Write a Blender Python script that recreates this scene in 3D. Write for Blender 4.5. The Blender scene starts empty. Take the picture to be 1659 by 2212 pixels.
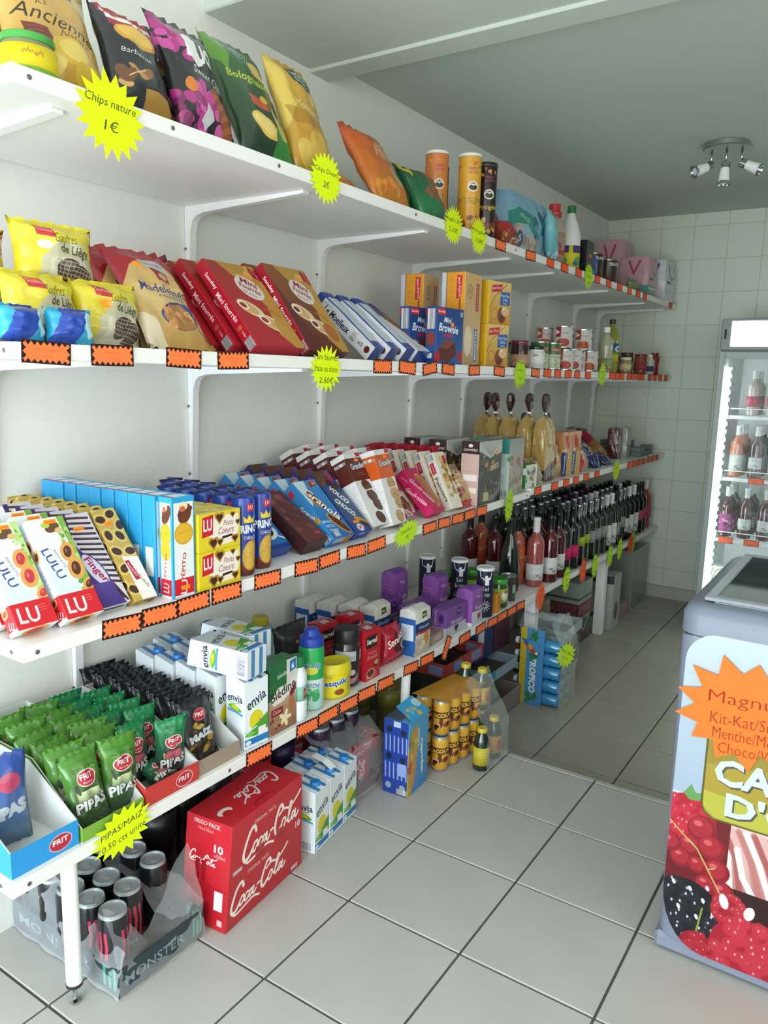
import bpy, bmesh, math, random
import numpy as np
from mathutils import Matrix, Vector
rnd = random.Random(7)
SC = bpy.context.scene
COL = SC.collection
PI = math.pi
R = math.radians

# ------------------------------------------------------------------ camera, world, lights, exposure
cam_d = bpy.data.cameras.new('camera')
cam = bpy.data.objects.new('camera', cam_d); COL.objects.link(cam)
cam.matrix_world = Matrix(((0.83293157, -0.11732766, 0.54079499, 1.665),
                           (0.55280675, 0.13210183, -0.82277203, 0.0),
                           (0.02509391, 0.98426791, 0.17489131, 1.248),
                           (0, 0, 0, 1)))
cam_d.sensor_fit = 'VERTICAL'; cam_d.sensor_height = 24.0
cam_d.lens = 24.0 * 1669.19 / 2212.0
cam_d.clip_start = 0.02
SC.camera = cam

world = bpy.data.worlds.new('daylight'); SC.world = world; world.use_nodes = True
wn = world.node_tree.nodes; wl = world.node_tree.links
bg = wn['Background']
bg.inputs['Color'].default_value = (0.80, 0.91, 1.0, 1)
bg.inputs['Strength'].default_value = 1.3

def area(name, loc, rot, sx, sy, power, color):
    l = bpy.data.lights.new(name, 'AREA'); l.shape = 'RECTANGLE'; l.size = sx; l.size_y = sy
    l.energy = power; l.color = color
    o = bpy.data.objects.new(name, l); COL.objects.link(o); o.location = loc; o.rotation_euler = rot
    return o
# daylight through the open shop front behind the camera
area('shop_front_daylight', (1.7, -1.35, 1.15), (R(90), 0, 0), 3.0, 2.1, 50, (1.0, 0.99, 0.90))
# the side door close to the left end of the shelves
area('side_door_daylight', (0.75, -1.15, 0.62), (R(94), 0, R(6)), 1.2, 1.1, 34, (0.66, 0.86, 1.0))
# unseen area light just inside the right wall
area('right_unseen_light', (3.15, 1.2, 1.6), (0, R(90), 0), 1.0, 1.6, 10, (0.96, 1.0, 0.90))

vs = SC.view_settings
vs.view_transform = 'Standard'; vs.look = 'None'; vs.gamma = 1.0; vs.use_curve_mapping = False
vs.exposure = 0.22
SC.cycles.use_denoising = True
SC.cycles.max_bounces = 7; SC.cycles.diffuse_bounces = 4; SC.cycles.glossy_bounces = 3
SC.cycles.transmission_bounces = 6; SC.cycles.transparent_max_bounces = 16
SC.cycles.caustics_reflective = False; SC.cycles.caustics_refractive = False
SC.cycles.sample_clamp_indirect = 4

# ------------------------------------------------------------------ colours and materials
def hexc(h):
    h = h.lstrip('#'); return tuple(int(h[i:i+2], 16) / 255 for i in (0, 2, 4))
def lin(c): return tuple((v / 12.92 if v <= 0.04045 else ((v + 0.055) / 1.055) ** 2.4) for v in c)
_M = {}
def mat(col, rough=0.45, metal=0.0, spec=0.5, alpha=1.0, trans=0.0, noise=0.06, emit=0.0, bump=0.0, scale=18.0, key=None):
    k = key or (col, rough, metal, spec, alpha, trans, noise, emit, bump, scale)
    if k in _M: return _M[k]
    m = bpy.data.materials.new('surface'); m.use_nodes = True
    nt = m.node_tree; b = nt.nodes['Principled BSDF']
    c = lin(hexc(col)) + (1,)
    b.inputs['Base Color'].default_value = c
    b.inputs['Roughness'].default_value = rough; b.inputs['Metallic'].default_value = metal
    b.inputs['Specular IOR Level'].default_value = spec
    b.inputs['Alpha'].default_value = alpha; b.inputs['Transmission Weight'].default_value = trans
    if emit:
        b.inputs['Emission Color'].default_value = c; b.inputs['Emission Strength'].default_value = emit
    if noise or bump:
        tc = nt.nodes.new('ShaderNodeTexCoord'); nz = nt.nodes.new('ShaderNodeTexNoise')
        nz.inputs['Scale'].default_value = scale; nz.inputs['Detail'].default_value = 3
        nt.links.new(tc.outputs['Object'], nz.inputs['Vector'])
        if noise:
            mx = nt.nodes.new('ShaderNodeMix'); mx.data_type = 'RGBA'
            mx.inputs[6].default_value = tuple(v * (1 - noise) for v in c[:3]) + (1,)
            mx.inputs[7].default_value = tuple(min(1, v * (1 + noise)) for v in c[:3]) + (1,)
            nt.links.new(nz.outputs[0], mx.inputs[0]); nt.links.new(mx.outputs[2], b.inputs['Base Color'])
        if bump:
            bp = nt.nodes.new('ShaderNodeBump'); bp.inputs['Strength'].default_value = bump
            bp.inputs['Distance'].default_value = 0.004
            nt.links.new(nz.outputs[0], bp.inputs['Height']); nt.links.new(bp.outputs[0], b.inputs['Normal'])
    m.diffuse_color = c
    _M[k] = m
    return m

def film(tint='ffffff', alpha=0.12, rough=0.12):
    k = ('film', tint, alpha)
    if k in _M: return _M[k]
    m = bpy.data.materials.new('plastic_film'); m.use_nodes = True
    nt = m.node_tree; nt.nodes.clear()
    out = nt.nodes.new('ShaderNodeOutputMaterial'); mix = nt.nodes.new('ShaderNodeMixShader')
    tr = nt.nodes.new('ShaderNodeBsdfTransparent'); b = nt.nodes.new('ShaderNodeBsdfPrincipled')
    lw = nt.nodes.new('ShaderNodeLayerWeight'); lw.inputs[0].default_value = 0.35
    nz = nt.nodes.new('ShaderNodeTexNoise'); nz.inputs['Scale'].default_value = 14
    tc = nt.nodes.new('ShaderNodeTexCoord'); nt.links.new(tc.outputs['Object'], nz.inputs['Vector'])
    ma = nt.nodes.new('ShaderNodeMath'); ma.operation = 'MULTIPLY_ADD'
    ma.inputs[1].default_value = 0.45; ma.inputs[2].default_value = alpha
    nt.links.new(lw.outputs['Facing'], ma.inputs[0])
    bp = nt.nodes.new('ShaderNodeBump'); bp.inputs['Strength'].default_value = 0.6; bp.inputs['Distance'].default_value = 0.01
    nt.links.new(nz.outputs[0], bp.inputs['Height']); nt.links.new(bp.outputs[0], b.inputs['Normal'])
    b.inputs['Base Color'].default_value = lin(hexc(tint)) + (1,); b.inputs['Roughness'].default_value = rough
    b.inputs['Specular IOR Level'].default_value = 0.9
    nt.links.new(ma.outputs[0], mix.inputs[0]); nt.links.new(tr.outputs[0], mix.inputs[1]); nt.links.new(b.outputs[0], mix.inputs[2])
    nt.links.new(mix.outputs[0], out.inputs[0])
    _M[k] = m
    return m

# ------------------------------------------------------------------ printed artwork, drawn in centimetres into small images
_font = bpy.data.curves.new('lettering', 'FONT'); _font.resolution_u = 2
_fobj = bpy.data.objects.new('lettering', _font)
_G = {}
def glyphs(s, bold=0.0):
    k = (s, bold)
    if k in _G: return _G[k]
    _font.body = s; _font.offset = bold; _font.size = 1
    me = bpy.data.meshes.new_from_object(_fobj)
    n = len(me.vertices); co = np.zeros(n * 3); me.vertices.foreach_get('co', co); co = co.reshape(-1, 3)[:, :2]
    me.calc_loop_triangles(); t = np.zeros(len(me.loop_triangles) * 3, int); me.loop_triangles.foreach_get('vertices', t)
    bpy.data.meshes.remove(me)
    if n:
        lo, hi = co.min(0), co.max(0); co = (co - (lo + hi) / 2) ; sz = hi - lo
    else: sz = np.array([1., 1.])
    _G[k] = (co, t.reshape(-1, 3), sz)
    return _G[k]

class Art:
    def __init__(s, w, h, d=0.0, top=None, ppc=20, bg='ffffff'):
        top = d if top is None else top
        s.w, s.h, s.d, s.top, s.k = w, h, d, top, ppc
        s.W = max(8, int(round((w + d) * ppc))); s.H = max(8, int(round((h + top) * ppc)))
        s.a = np.ones((s.H, s.W, 4), np.float32); s.a[..., :3] = hexc(bg)
        s.kx = s.W / (w + d); s.ky = s.H / (h + top)
    def X(s, x): return (x + s.d) * s.kx
    def Y(s, y): return y * s.ky
    def _blend(s, y0, x0, m, col, al=1.0):
        h, w = m.shape; sub = s.a[y0:y0+h, x0:x0+w, :3]
        sub[m] = sub[m] * (1 - al) + np.array(hexc(col)) * al
    def _win(s, x0, x1, y0, y1):
        x0 = int(max(0, math.floor(x0))); x1 = int(min(s.W, math.ceil(x1) + 1)); y0 = int(max(0, math.floor(y0))); y1 = int(min(s.H, math.ceil(y1) + 1))
        if x1 <= x0 or y1 <= y0: return None
        gy, gx = np.mgrid[y0:y1, x0:x1]
        return x0, y0, gx + .5, gy + .5
    def r(s, x, y, w, h, c, al=1):
        x0, x1 = int(round(max(0, s.X(x)))), int(round(min(s.W, s.X(x + w)))); y0, y1 = int(round(max(0, s.Y(y)))), int(round(min(s.H, s.Y(y + h))))
        if x1 > x0 and y1 > y0: s._blend(y0, x0, np.ones((y1 - y0, x1 - x0), bool), c, al)
        return s
    def e(s, cx, cy, rx, ry, c, rot=0, al=1):
        X, Y = s.X(cx), s.Y(cy); q = max(rx, ry) * max(s.kx, s.ky); g = s._win(X - q, X + q, Y - q, Y + q)
        if g:
            x0, y0, gx, gy = g; u = (gx - X) / s.kx; v = (gy - Y) / s.ky; a = R(rot)
            p = (u * math.cos(a) + v * math.sin(a)) / rx; t = (-u * math.sin(a) + v * math.cos(a)) / ry
            s._blend(y0, x0, p * p + t * t <= 1, c, al)
        return s
    def _tri(s, A, B, C, c, al=1):
        g = s._win(min(A[0], B[0], C[0]), max(A[0], B[0], C[0]), min(A[1], B[1], C[1]), max(A[1], B[1], C[1]))
        if not g: return
        x0, y0, gx, gy = g
        d1 = (B[0]-A[0])*(gy-A[1]) - (B[1]-A[1])*(gx-A[0]); d2 = (C[0]-B[0])*(gy-B[1]) - (C[1]-B[1])*(gx-B[0]); d3 = (A[0]-C[0])*(gy-C[1]) - (A[1]-C[1])*(gx-C[0])
        m = ((d1 >= 0) & (d2 >= 0) & (d3 >= 0)) | ((d1 <= 0) & (d2 <= 0) & (d3 <= 0))
        s._blend(y0, x0, m, c, al)
    def p(s, pts, c, al=1):
        P = [(s.X(x), s.Y(y)) for x, y in pts]; xs = [q[0] for q in P]; ys = [q[1] for q in P]
        g = s._win(min(xs), max(xs), min(ys), max(ys))
        if g:
            x0, y0, gx, gy = g; m = np.zeros(gx.shape, bool)
            for i in range(len(P)):
                (xa, ya), (xb, yb) = P[i], P[i-1]
                if ya == yb: continue
                m ^= ((gy < ya) != (gy < yb)) & (gx < (xb - xa) * (gy - ya) / (yb - ya) + xa)
            s._blend(y0, x0, m, c, al)
        return s
    def s_(s, pts, w, c, al=1):
        for i in range(len(pts) - 1):
            (x0, y0), (x1, y1) = pts[i], pts[i+1]
            L = math.hypot(x1-x0, y1-y0); n = max(1, int(L / max(w * .35, .02)))
            for j in range(n + 1): s.e(x0 + (x1-x0)*j/n, y0 + (y1-y0)*j/n, w/2, w/2, c, 0, al)
        return s
    def t(s, txt, cx, cy, h, c, w=None, rot=0, bold=0.0, shear=0.0):
        co, tr, sz = glyphs(txt, bold)
        sy = h / max(sz[1], .01); sx = sy if w is None else w / max(sz[0], .01)
        u = co[:, 0] * sx + co[:, 1] * sy * shear; v = co[:, 1] * sy; a = R(rot)
        X = s.X(cx + u * math.cos(a) - v * math.sin(a)); Y = s.Y(cy + u * math.sin(a) + v * math.cos(a))
        for i, j, k in tr: s._tri((X[i], Y[i]), (X[j], Y[j]), (X[k], Y[k]), c)
        return s
    def bar(s, x, y, w, h, c='303038', rot=0):
        rr = random.Random(int(x*10+y)); s.r(x, y, w, h, 'f4f4f4')
        q = 0.0
        L = h if rot else w
        while q < L - .1:
            b = .04 + rr.random() * .09
            if rot: s.r(x, y + q, w, b, c)
            else: s.r(x + q, y, b, h, c)
            q += b + .05 + rr.random() * .09
        return s
    def lines(s, x, y, w, n, gap, c, al=.6, th=.1):
        rr = random.Random(n + int(x * 7))
        for i in range(n): s.r(x, y - i * gap, w * (.6 + .4 * rr.random()), th, c, al)
        return s
    def blobs(s, x, y, w, h, n, r0, r1, cols, seed=1, al=1, asp=.75):
        rr = random.Random(seed)
        for i in range(n):
            q = r0 + (r1 - r0) * rr.random()
            s.e(x + rr.random() * w, y + rr.random() * h, q, q * asp, cols[i % len(cols)], rr.random() * 180, al)
        return s
    def grad(s, x, y, w, h, c0, c1, n=14):
        a, b = np.array(hexc(c0)), np.array(hexc(c1))
        x0, x1 = int(max(0, s.X(x))), int(min(s.W, s.X(x + w)) + .5); y0, y1 = int(max(0, s.Y(y))), int(min(s.H, s.Y(y + h)) + .5)
        if x1 > x0 and y1 > y0:
            t = np.linspace(0, 1, y1 - y0)[:, None, None]; s.a[y0:y1, x0:x1, :3] = a * (1 - t) + b * t
        return s
    def mat(s, rough=0.4, spec=0.4, wrinkle=0.0, alpha=1.0):
        im = bpy.data.images.new('printed_artwork', s.W, s.H); im.pixels.foreach_set(s.a.ravel()); im.update(); im.pack()
        m = bpy.data.materials.new('printed_pack'); m.use_nodes = True; nt = m.node_tree; b = nt.nodes['Principled BSDF']
        ti = nt.nodes.new('ShaderNodeTexImage'); ti.image = im; ti.extension = 'EXTEND'
        nt.links.new(ti.outputs[0], b.inputs['Base Color'])
        b.inputs['Roughness'].default_value = rough; b.inputs['Specular IOR Level'].default_value = spec
        b.inputs['Alpha'].default_value = alpha
        tc = nt.nodes.new('ShaderNodeTexCoord'); nz = nt.nodes.new('ShaderNodeTexNoise'); nz.inputs['Scale'].default_value = 22 if wrinkle else 60
        nt.links.new(tc.outputs['Object'], nz.inputs['Vector'])
        bp = nt.nodes.new('ShaderNodeBump'); bp.inputs['Strength'].default_value = wrinkle or 0.05; bp.inputs['Distance'].default_value = 0.01 if wrinkle else 0.001
        nt.links.new(nz.outputs[0], bp.inputs['Height']); nt.links.new(bp.outputs[0], b.inputs['Normal'])
        return m

def swash(a, cx, cy, w, col, rot=0, th=.30):
    """flowing script of two linked words, drawn as pen strokes"""
    P = {
     'C1': [(1.9,2.5),(1.75,2.95),(1.35,3.0),(.8,2.5),(.35,1.6),(.2,.9),(.45,.45),(.95,.55),(1.45,1.0)],
     'tail': [(.45,.45),(.9,.1),(2.2,.25),(3.6,.42),(4.6,.1)],
     'o1': [(1.75,1.5),(1.45,1.1),(1.5,.75),(1.8,.75),(2.1,1.15),(2.05,1.5),(1.75,1.5)],
     'c1': [(2.8,1.45),(2.5,1.45),(2.25,1.0),(2.35,.72),(2.65,.8),(2.95,1.1)],
     'a1': [(3.45,1.4),(3.1,1.4),(2.9,1.0),(3.05,.75),(3.3,1.0),(3.6,1.5),(3.5,.9),(3.7,.75),(4.0,1.05)],
     'd': [(4.2,1.35),(4.55,1.42)],
     'C2': [(6.3,2.5),(6.1,2.95),(5.7,2.9),(5.2,2.2),(4.9,1.4),(4.95,.75),(5.3,.55),(5.8,.9)],
     'fl': [(5.6,2.15),(6.4,2.45),(7.3,2.2),(8.3,2.5),(9.3,3.1)],
     'o2': [(6.3,1.5),(6.0,1.1),(6.05,.75),(6.35,.75),(6.65,1.15),(6.6,1.5),(6.3,1.5)],
     'l': [(6.9,1.0),(7.5,1.8),(7.75,2.5),(7.5,2.55),(7.2,1.6),(7.1,.9),(7.35,.75),(7.7,1.05)],
     'a2': [(8.25,1.4),(7.9,1.4),(7.75,1.0),(7.85,.75),(8.1,1.0),(8.4,1.5),(8.3,.9),(8.5,.75),(8.9,1.1)]}
    k = w / 9.5; ca, sa = math.cos(R(rot)), math.sin(R(rot))
    for n, q in P.items():
        pts = []
        for i in range(len(q) - 1):
            p0 = q[max(i-1, 0)]; p1 = q[i]; p2 = q[i+1]; p3 = q[min(i+2, len(q)-1)]
            for j in range(6):
                t = j / 6
                pts.append(tuple(.5*((2*p1[z]) + (-p0[z]+p2[z])*t + (2*p0[z]-5*p1[z]+4*p2[z]-p3[z])*t*t + (-p0[z]+3*p1[z]-3*p2[z]+p3[z])*t**3) for z in (0, 1)))
        pts.append(q[-1])
        f = 1.15 if n[0] == 'C' else .8
        pp = [(cx + ((x-4.7)*ca - (y-1.55)*sa)*k, cy + ((x-4.7)*sa + (y-1.55)*ca)*k) for x, y in pts]
        a.s_(pp, th * f * k, col)

# ------------------------------------------------------------------ mesh builders (local: base at z = 0, front towards +X, width along Y)
def bm_mesh(bm, name, mt, smooth=False):
    me = bpy.data.meshes.new(name); bm.to_mesh(me); bm.free()
    if mt is not None:
        for m in (mt if isinstance(mt, (list, tuple)) else [mt]): me.materials.append(m)
    if smooth: me.shade_smooth()
    return me
def add_box(bm, x0, x1, y0, y1, z0, z1, bev=0.0, mi=0, rot=None):
    r = bmesh.ops.create_cube(bm, size=1); vs_ = r['verts']
    bmesh.ops.scale(bm, vec=(x1-x0, y1-y0, z1-z0), verts=vs_)
    bmesh.ops.translate(bm, vec=((x0+x1)/2, (y0+y1)/2, (z0+z1)/2), verts=vs_)
    if rot is not None: bmesh.ops.transform(bm, matrix=rot, verts=vs_)
    fs = set(f for v in vs_ for f in v.link_faces)
    if bev:
        es = set(e for v in vs_ for e in v.link_edges)
        r = bmesh.ops.bevel(bm, geom=list(es), offset=bev, segments=1, affect='EDGES', profile=.5)
        fs = set(r['faces']) | set(f for f in fs if f.is_valid)
    for f in fs: f.material_index = mi
    return fs
def uv_box(bm, w, h, d, top=None):
    top = d if top is None else top
    uv = bm.loops.layers.uv.verify(); W = w + d; H = h + top
    for f in bm.faces:
        n = f.normal
        for l in f.loops:
            x, y, z = l.vert.co; x = min(max(x, 0), d); y = min(max(y, -w/2), w/2); z = min(max(z, 0), h)
            if abs(n.z) > max(abs(n.x), abs(n.y)): u, v = d + y + w/2, h + (d - x) * (top / max(d, 1e-6))
            elif abs(n.x) >= abs(n.y): u, v = d + (y + w/2), z
            else: u, v = x, z
            l[uv].uv = (u / W, v / H)
def box_mesh(name, w, h, d, mt, bev=0.0012, top=None):
    bm = bmesh.new(); add_box(bm, 0, d, -w/2, w/2, 0, h, bev); uv_box(bm, w, h, d, top)
    return bm_mesh(bm, name, mt)
def brick_mesh(name, w, h, d, mt, bulge=.004, crumple=.003, fold=.012, seed=1):
    """soft paper pack with bulging sides and a folded top"""
    bm = bmesh.new(); add_box(bm, 0, d, -w/2, w/2, 0, h)
    bmesh.ops.subdivide_edges(bm, edges=bm.edges[:], cuts=5, use_grid_fill=True)
    bm.normal_update(); uv_box(bm, w, h, d)
    rr = random.Random(seed)
    for v in bm.verts:
        x, y, z = v.co; a = (x / d - .5) * 2; b = y / w * 2; c = (z / h - .5) * 2
        k = bulge * (1 - c * c)
        nx = k * (1 - b*b) * (1 if a > .99 else -1 if a < -.99 else 0); ny = k * (1 - a*a) * (1 if b > .99 else -1 if b < -.99 else 0)
        v.co.x += nx + (rr.random() - .5) * crumple * (.4 + .6 * (c > .3)); v.co.y += ny + (rr.random() - .5) * crumple * .6
        if c > .99: v.co.z += fold * (1 - abs(a)) - fold * .3 * (abs(b) > .9)
        if c > .5: v.co.x = d/2 + (v.co.x - d/2) * (1 - .1 * (c - .5))
    return bm_mesh(bm, name, mt, False)
def bag_mesh(name, w, h, t, mt, nu=12, nv=16, seed=1, crimp=.012, p=2.0, wr=.0025, cinch=.0, flat_top=False, fin=True):
    """pillow bag: two skins meeting at the side, crimped flat at top and bottom"""
    bm = bmesh.new(); uv = bm.loops.layers.uv.verify(); rr = random.Random(seed)
    ph = [rr.random() * 6.3 for _ in range(6)]
    def prof(u, v):
        q = max(0.0, 1 - abs(u) ** p) ** .55
        z = v * h; e = min(max((z - crimp) / (h * .22), 0), 1) * min(max((h - crimp - z) / (h * .22), 0), 1)
        return q * (math.sin(e * PI / 2) ** .7 if e > 0 else 0)
    grid = {}
    for sgn in (1, -1):
        for i in range(nu + 1):
            for j in range(nv + 1):
                if sgn < 0 and i in (0, nu): grid[(sgn, i, j)] = grid[(1, i, j)]; continue
                u = i / nu * 2 - 1; v = j / nv
                T = prof(u, v) * t / 2
                pin = 1 - cinch * (1 - min(v, 1 - v) * 4) if min(v, 1 - v) < .25 else 1
                fat = 1 - .10 * math.sin(v * PI)
                y = u * w / 2 * fat * pin
                dx = wr * (math.sin(u * 9 + ph[0] + v * 5) * math.sin(v * 11 + ph[1]) + .6 * math.sin(v * 23 + ph[2] + u * 4)) * min(1, T * 60)
                ee = max(0, abs(v - .5) * 2 - .62) / .38
                dx += wr * 1.5 * math.sin(u * 17 + ph[3]) * ee * ee
                zz = v * h
                if j in (0, nv) and i % 2: zz += .0022 * (1 if j == 0 else -1)
                grid[(sgn, i, j)] = bm.verts.new((sgn * T + dx, y, zz))
    for sgn in (1, -1):
        for i in range(nu):
            for j in range(nv):
                q = [grid[(sgn, i, j)], grid[(sgn, i+1, j)], grid[(sgn, i+1, j+1)], grid[(sgn, i, j+1)]]
                c = [(i, j), (i+1, j), (i+1, j+1), (i, j+1)]
                if sgn < 0: q.reverse(); c.reverse()
                try: f = bm.faces.new(q)
                except ValueError: continue
                for l, (a, b) in zip(f.loops, c): l[uv].uv = (a / nu, b / nv)
    me = bm_mesh(bm, name, mt, True)
    return me
def lathe_mesh(name, prof, mt, seg=22, off=0.0, caps=True, uvr=None):
    """prof: list of (radius, z[, material index])"""
    bm = bmesh.new(); uv = bm.loops.layers.uv.verify(); rings = []
    z0 = min(p[1] for p in prof); z1 = max(p[1] for p in prof)
    if uvr: z0, z1 = uvr
    for p in prof:
        rings.append([bm.verts.new((p[0] * math.cos(2*PI*i/seg + off), p[0] * math.sin(2*PI*i/seg + off), p[1])) for i in range(seg)])
    for k in range(len(prof) - 1):
        for i in range(seg):
            j = (i + 1) % seg
            f = bm.faces.new([rings[k][i], rings[k][j], rings[k+1][j], rings[k+1][i]])
            f.material_index = prof[k][2] if len(prof[k]) > 2 else 0
            us = [(i / seg + .5) % 1.0]; u0 = us[0]; u1 = u0 + 1 / seg
            for l, (u, v) in zip(f.loops, ((u0, prof[k][1]), (u1, prof[k][1]), (u1, prof[k+1][1]), (u0, prof[k+1][1]))):
                l[uv].uv = (u, (v - z0) / max(z1 - z0, 1e-6))
    if caps:
        for ring, k in ((rings[0][::-1], 0), (rings[-1], len(prof) - 1)):
            f = bm.faces.new(ring); f.material_index = prof[k][2] if len(prof[k]) > 2 else 0
            for l in f.loops: l[uv].uv = (.01, 0.0 if k == 0 else .999)
    me = bm_mesh(bm, name, mt); me.shade_smooth()
    me.set_sharp_from_angle(angle=R(38))
    return me
def sleeve_mesh(name, r, z0, z1, a0, a1, mt, seg=12):
    """a label wrapped around a round body from angle a0 to a1 (degrees, 0 = +X)"""
    bm = bmesh.new(); uv = bm.loops.layers.uv.verify(); n = max(3, int(seg * abs(a1 - a0) / 180)); vsx = []
    for i in range(n + 1):
        a = R(a0 + (a1 - a0) * i / n)
        vsx.append([bm.verts.new((rr_ * math.cos(a), rr_ * math.sin(a), z)) for rr_, z in ((r, z0), (r, z1), (r - .0012, z1), (r - .0012, z0))])
    for i in range(n):
        for k in range(4):
            k2 = (k + 1) % 4; f = bm.faces.new([vsx[i][k], vsx[i+1][k], vsx[i+1][k2], vsx[i][k2]])
            for l in f.loops:
                ii = i if l.vert in vsx[i] else i + 1
                l[uv].uv = (ii / n, 0 if abs(l.vert.co.z - z0) < 1e-6 else 1)
    bmesh.ops.recalc_face_normals(bm, faces=bm.faces[:])
    return bm_mesh(bm, name, mt, True)
def card_mesh(name, pts, th, mt, w, h):
    """flat card in the YZ plane facing +X, outline pts (y, z) centred on 0, printed on the front"""
    bm = bmesh.new(); uv = bm.loops.layers.uv.verify()
    f = bm.faces.new([bm.verts.new((th, y, z)) for y, z in pts])
    if f.normal.x < 0: pass
    r = bmesh.ops.extrude_face_region(bm, geom=[f]); ev = [g for g in r['geom'] if isinstance(g, bmesh.types.BMVert)]
    bmesh.ops.translate(bm, vec=(-th, 0, 0), verts=ev)
    bmesh.ops.recalc_face_normals(bm, faces=bm.faces[:])
    for f in bm.faces:
        for l in f.loops: l[uv].uv = (l.vert.co.y / w + .5, l.vert.co.z / h + .5)
    return bm_mesh(bm, name, mt)
def tube_pts(bm, pts, r, seg=8, mi=0, r2=None):
    prev = None; n = len(pts)
    for k, p in enumerate(pts):
        p = Vector(p); a = Vector(pts[max(k-1, 0)]); b = Vector(pts[min(k+1, n-1)]); d = (b - a).normalized()
        up = Vector((0, 0, 1)) if abs(d.z) < .9 else Vector((1, 0, 0))
        s = d.cross(up).normalized(); t = s.cross(d); rr_ = r if r2 is None else r + (r2 - r) * k / (n - 1)
        ring = [bm.verts.new(p + (s * math.cos(2*PI*i/seg) + t * math.sin(2*PI*i/seg)) * rr_) for i in range(seg)]
        if prev:
            for i in range(seg):
                f = bm.faces.new([prev[i], prev[(i+1) % seg], ring[(i+1) % seg], ring[i]]); f.material_index = mi; f.smooth = True
        else: bm.faces.new(ring[::-1]).material_index = mi
        prev = ring
    bm.faces.new(prev).material_index = mi

# ------------------------------------------------------------------ things
class Kind:
    """one kind of thing: its own mesh and its parts' meshes, shared by every copy"""
    def __init__(s, name, cat, mesh, parts=()): s.name, s.cat, s.mesh, s.parts = name, cat, mesh, parts
    def put(s, loc, label, yaw=0, lean=0, roll=0, group=None, sc=1.0):
        o = bpy.data.objects.new(s.name, s.mesh); COL.objects.link(o)
        o.location = loc; o.rotation_euler = (R(roll), R(-lean), R(yaw))
        if sc != 1: o.scale = (sc, sc, sc) if not isinstance(sc, tuple) else sc
        o['label'] = label; o['category'] = s.cat
        if group: o['group'] = group
        for p in s.parts: add_part(o, p)
        return o
def add_part(o, p):
    """p = (name, mesh[, label][, sub-parts])"""
    c = bpy.data.objects.new(p[0], p[1]); COL.objects.link(c); c.parent = o
    if len(p) > 2 and p[2]: c['label'] = p[2]
    if len(p) > 3:
        for q in p[3]: add_part(c, q)
    return c
def struct(name, bm, m, parent=None, kind='structure'):
    o = bpy.data.objects.new(name, bm_mesh(bm, name, m) if isinstance(bm, bmesh.types.BMesh) else bm); COL.objects.link(o)
    if parent is not None: o.parent = parent
    else: o['kind'] = kind
    return o
def bxm(x0, x1, y0, y1, z0, z1, bev=0.0):
    bm = bmesh.new(); add_box(bm, x0, x1, y0, y1, z0, z1, bev); return bm
ORD = ['front', 'second', 'third', 'fourth', 'fifth', 'sixth', 'seventh', 'eighth', 'ninth', 'tenth', 'eleventh', 'twelfth', 'thirteenth', 'fourteenth', 'fifteenth', 'sixteenth', 'seventeenth', 'eighteenth', 'nineteenth', 'twentieth']
def nth(i): return ORD[i] if i else 'first'
def nthlabel(n):
    tens = ['', '', 'twenty', 'thirty']
    if n <= 20: return nth(n - 1)
    return tens[n // 10] + ('-' + nth(n % 10 - 1) if n % 10 else 'ieth')
def row(kind, y, x, z, n, pitch, label, group, yaw=0, lean=0, jit=.003, jyaw=1.5, start=0, dy=0.0, zfn=None):
    """a row of like things running from the shelf edge back to the wall"""
    out = []
    for i in range(n):
        k = i + start
        l = label.format(o='the front one' if k == 0 else nth(k) + ' from the front')
        out.append(kind.put((x - i * pitch, y + (rnd.random()-.5) * jit + dy * i, z), l, yaw + (rnd.random()-.5) * jyaw * (1 if i else 0), lean, group=group))
    return out
# ================================================================== THE SETTING
M_wall = mat('e4e4df', .85, spec=.2, noise=.03, bump=.12, scale=40)
M_ceil = mat('c6cfc4', .9, spec=.15, noise=.03, bump=.1, scale=30)
M_grout = mat('50534f', .9, noise=.25, scale=60)
M_tileA = mat('b3b2ad', .34, spec=.45, noise=.10, bump=.03, scale=7)
M_tileB = mat('a8a296', .38, spec=.45, noise=.10, bump=.03, scale=6)
M_wt = mat('d3dacc', .3, noise=.03, scale=9)
M_wtg = mat('ccd3c6', .8)
M_white = mat('eeeeee', .35, noise=.02)
M_shelf = mat('ecebe8', .38, noise=.03, scale=12)
M_screw = mat('77777a', .4, metal=.8)
M_dark = mat('26282a', .5)
M_chrome = mat('c8ccd0', .12, metal=1.0)

STEP = 2.283
floor = struct('floor', bxm(-.02, 3.22, -1.6, STEP - .004, -.16, -.004), M_grout)
low = struct('floor_lower', bxm(-.02, 3.22, STEP - .01, 5.06, -.20, -.124), M_grout)
struct('riser', bxm(.0, 3.2, STEP - .006, STEP, -.124, -.006), M_tileB, floor)
def tile_obj(par, me, x, y, z, ry=0.0):
    o = bpy.data.objects.new('tile', me); COL.objects.link(o); o.parent = par; o.location = (x, y, z); o.rotation_euler = (0, 0, ry); return o
G = .0055
def tile_me(w, l, m, t=.006, bev=.0015): return bm_mesh(bxm(0, w, 0, l, 0, t, bev), 'tile', m)
tcache = {}
def lay(par, xs, ys, z, m, lim):
    for i in range(len(xs) - 1):
        for j in range(len(ys) - 1):
            x0, x1, y0, y1 = max(xs[i], lim[0]), min(xs[i+1], lim[1]), max(ys[j], lim[2]), min(ys[j+1], lim[3])
            w, l = round(x1 - x0 - G, 4), round(y1 - y0 - G, 4)
            if w < .02 or l < .01: continue
            k = (w, l, m.name)
            if k not in tcache: tcache[k] = tile_me(w, l, m)
            tile_obj(par, tcache[k], x0 + G/2, y0 + G/2, z - .006 + (rnd.random()-.5) * .0008)
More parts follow.
